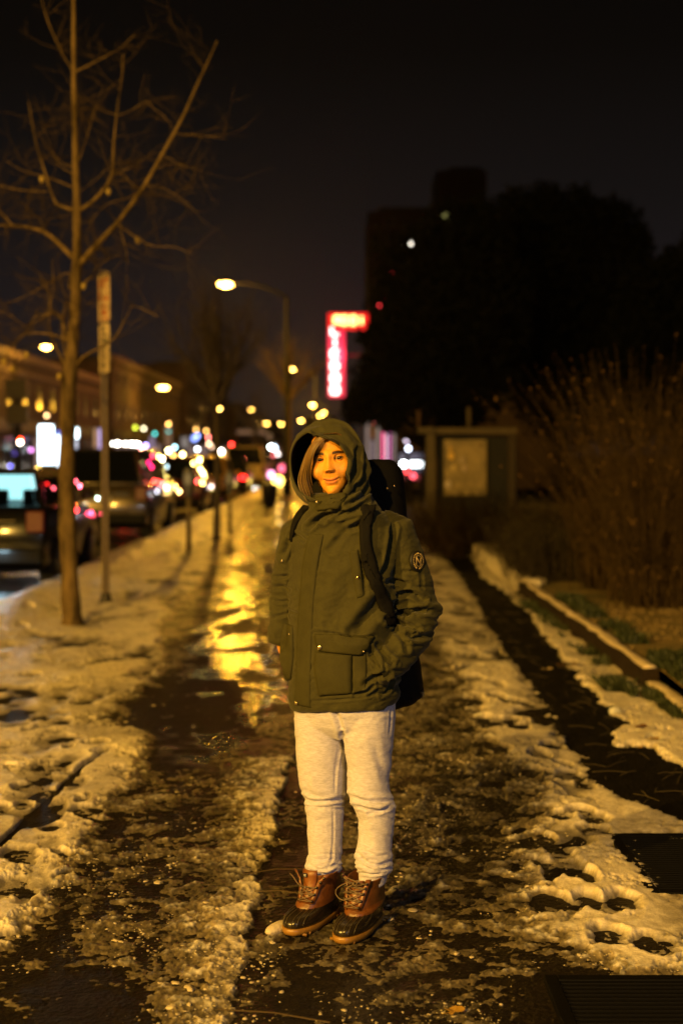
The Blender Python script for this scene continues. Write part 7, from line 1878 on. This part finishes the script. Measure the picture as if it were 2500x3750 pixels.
dark_tree('tallest black evergreen tree in the middle of the grove', (P(2050, 1660, tY).x, tY, 0), [B(2020, 900, 190, tY), B(1930, 790, 110, tY), B(2110, 790, 110, tY), B(1890, 900, 120, tY), B(2210, 870, 150, tY), B(2260, 960, 150, tY), B(2030, 1180, 300, tY), B(1850, 1100, 200, tY), B(2250, 1150, 210, tY), B(2000, 730, 66, tY), B(1870, 730, 50, tY), B(2230, 790, 70, tY), B(2090, 1420, 250, tY), B(2320, 880, 70, tY)], 30000, .12, 2)
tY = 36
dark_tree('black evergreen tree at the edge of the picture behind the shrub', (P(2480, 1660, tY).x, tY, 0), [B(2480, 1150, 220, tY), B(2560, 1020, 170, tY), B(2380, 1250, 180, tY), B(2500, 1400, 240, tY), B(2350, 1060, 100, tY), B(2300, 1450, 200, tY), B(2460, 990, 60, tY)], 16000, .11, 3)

# tall dry shrub
def shrub(label, x0, x1, y0, y1, h0, h1, n, seed, mt, lmt, nl, lean=.25, rad=.006, curl=.5, ncl=18):
    rs_ = random.Random(seed); b = Vector(((x0 + x1) / 2, (y0 + y1) / 2, .1)); t = empty('dry_shrub', b); tag(t, label, 'shrub')
    V = []; F = []; LV = []
    cents = [(rs_.uniform(x0, x1), rs_.uniform(y0, y1)) for _ in range(ncl)]
    for k in range(n):
        ci2 = rs_.randrange(len(cents)); x = cents[ci2][0] + rs_.gauss(0, .12); y = cents[ci2][1] + rs_.gauss(0, .12); h = rs_.uniform(h0, h1) * (.75 + .4 * float(vnoise(np.array([x * 1.6]), np.array([y * 1.6]), seed)[0]))
        edge = (x - (x0 + x1) / 2) / ((x1 - x0) / 2)
        dx = edge * lean * h + rs_.gauss(0, .20) * h; dy = rs_.gauss(0, .20) * h; h *= 1 - .25 * abs(dx) / h; px_, py_ = rs_.gauss(0, .05), rs_.gauss(0, .05)
        r_ = rs_.uniform(.5, 1.2) * rad; base_i = len(V)
        for i in range(6):
            s = i / 5; c = (x + dx * s ** 1.6 + px_ * math.sin(4 * s), y + dy * s ** 1.6 + py_ * math.sin(5 * s), .08 + h * s * (1 - .06 * s)); rr_ = r_ * (1 - .7 * s)
            for a in (0, 2.094, 4.189): V.append((c[0] + rr_ * math.cos(a), c[1] + rr_ * math.sin(a), c[2]))
            if i and rs_.random() < .5 and nl: LV.append((c, rs_.uniform(.008, .028)))
        for i in range(5):
            for j in range(3): a = base_i + i * 3 + j; b2 = base_i + i * 3 + (j + 1) % 3; F.append((a, b2, b2 + 3, a + 3))
    bb = np.array(b); me = np_mesh('stems', np.array(V) - bb, np.array(F)); link_mesh('stems', me, mt, t)['kind'] = 'stuff'
    if LV:
        P_ = np.array([q[0] for q in LV]) - bb; s = np.array([q[1] for q in LV])[:, None]; rr2 = np.random.RandomState(seed); nn_ = len(P_)
        u = rr2.normal(size=(nn_, 3)); u /= np.linalg.norm(u, axis=1)[:, None]; v = np.cross(u, rr2.normal(size=(nn_, 3))); v /= np.linalg.norm(v, axis=1)[:, None]
        VV = np.stack([P_ - u * s, P_ + v * s * .5, P_ + u * s, P_ - v * s * .5], 1).reshape(-1, 3); me = np_mesh('leaves', VV, np.arange(nn_)[:, None] * 4 + np.arange(4), False); link_mesh('leaves', me, lmt, t)['kind'] = 'stuff'
    return t
M_stem = mat('dry brown stems', (.085, .055, .018), .9, spec=.15, var=.5, vscale=3); M_lf = mat('withered leaves', (.10, .058, .02), .9, spec=.1); M_gl = mat('dull green leaves', (.035, .032, .010), .9, spec=.1)
shrub('tall dry brown shrub on the lawn at the edge of the picture', 2.75, 5.4, 12.4, 15.2, 1.6, 2.75, 2300, 5, M_stem, M_lf, 1, .12, .006)
shrub('lower tangled dry shrub in front of the notice board', 1.35, 4.5, 19, 24, .5, 1.0, 2200, 6, mat('dark tangled stems', (.03, .018, .009), .9, spec=.1), M_gl, 1, .2, .007, ncl=40)
shrub('dark leafy low shrub behind the timber edging', 2.15, 3.1, 15.4, 18.6, .4, .9, 1500, 7, mat('dark stems', (.03, .02, .007), .8), M_gl, 1, .3, .006)
# green plants and grass along the edging
def tufts(name, label, regs, n, h, mt, seed):
    rs_ = np.random.RandomState(seed); V = []; 
    for (x0, x1, y0, y1, z0, k) in regs:
        c = int(n * k); x = rs_.uniform(x0, x1, c); y = rs_.uniform(y0, y1, c); ok = vnoise(x * 3.5, y * 3.5, seed) > .42; x, y = x[ok], y[ok]; c = len(x)
        a = rs_.rand(c) * 6.28; w = rs_.uniform(.003, .009, c); hh = h * rs_.uniform(.4, 1.3, c); lx, ly = rs_.normal(size=(2, c)) * hh * .5
        z = np.full(c, z0); p0 = np.stack([x - w * np.cos(a), y - w * np.sin(a), z], 1); p1 = np.stack([x + w * np.cos(a), y + w * np.sin(a), z], 1)
        p2 = np.stack([x + lx * .5 + w * np.cos(a) * 1.6, y + ly * .5 + w * np.sin(a) * 1.6, z + hh * .6], 1); p3 = np.stack([x + lx, y + ly, z + hh], 1); V.append(np.stack([p0, p1, p2, p3], 1).reshape(-1, 3))
    V = np.concatenate(V); me = np_mesh(name, V, np.arange(len(V) // 4)[:, None] * 4 + np.arange(4), False); return tag(link_mesh(name, me, mt), label, kind='stuff')
M_grn = mat('weeds green', (.030, .042, .010), .6, var=.4, vscale=9); M_dry = mat('dry lawn blades', (.24, .17, .06), .8, var=.4, vscale=4)
tufts('weeds', 'green weeds growing along the timber edging', [(2.10, 2.42, 6.5, 9.8, .13, .8), (1.93, 2.03, 7.6, 9.0, .0, .3), (1.84, 1.98, 9.6, 14.5, .0, .25), (2.12, 2.3, 10.5, 14, .13, .2), (1.70, 1.85, 8.8, 9.25, .03, .12)], 9000, .075, M_grn, 3)
tufts('lawn_grass', 'dry yellowish grass of the winter lawn', [(2.1, 4.2, 8.5, 13.5, .12, 1.0)], 9000, .03, M_dry, 4)

# ------------------------------------------------------------------ damp night air
hz = bpy.data.materials.new('damp air'); hz.use_nodes = True; t = hz.node_tree; t.nodes.clear()
mo = t.nodes.new('ShaderNodeOutputMaterial'); pv = t.nodes.new('ShaderNodeVolumePrincipled')
pv.inputs['Color'].default_value = (.85, .85, .85, 1); pv.inputs['Density'].default_value = .0001; pv.inputs['Anisotropy'].default_value = .85
t.links.new(pv.outputs[0], mo.inputs['Volume'])
m = MB(); m.box((0, 700, 25.5), (1700, 1700, 53)); hzo = m.build('haze', hz); tag(hzo, 'thin damp night air', kind='stuff')
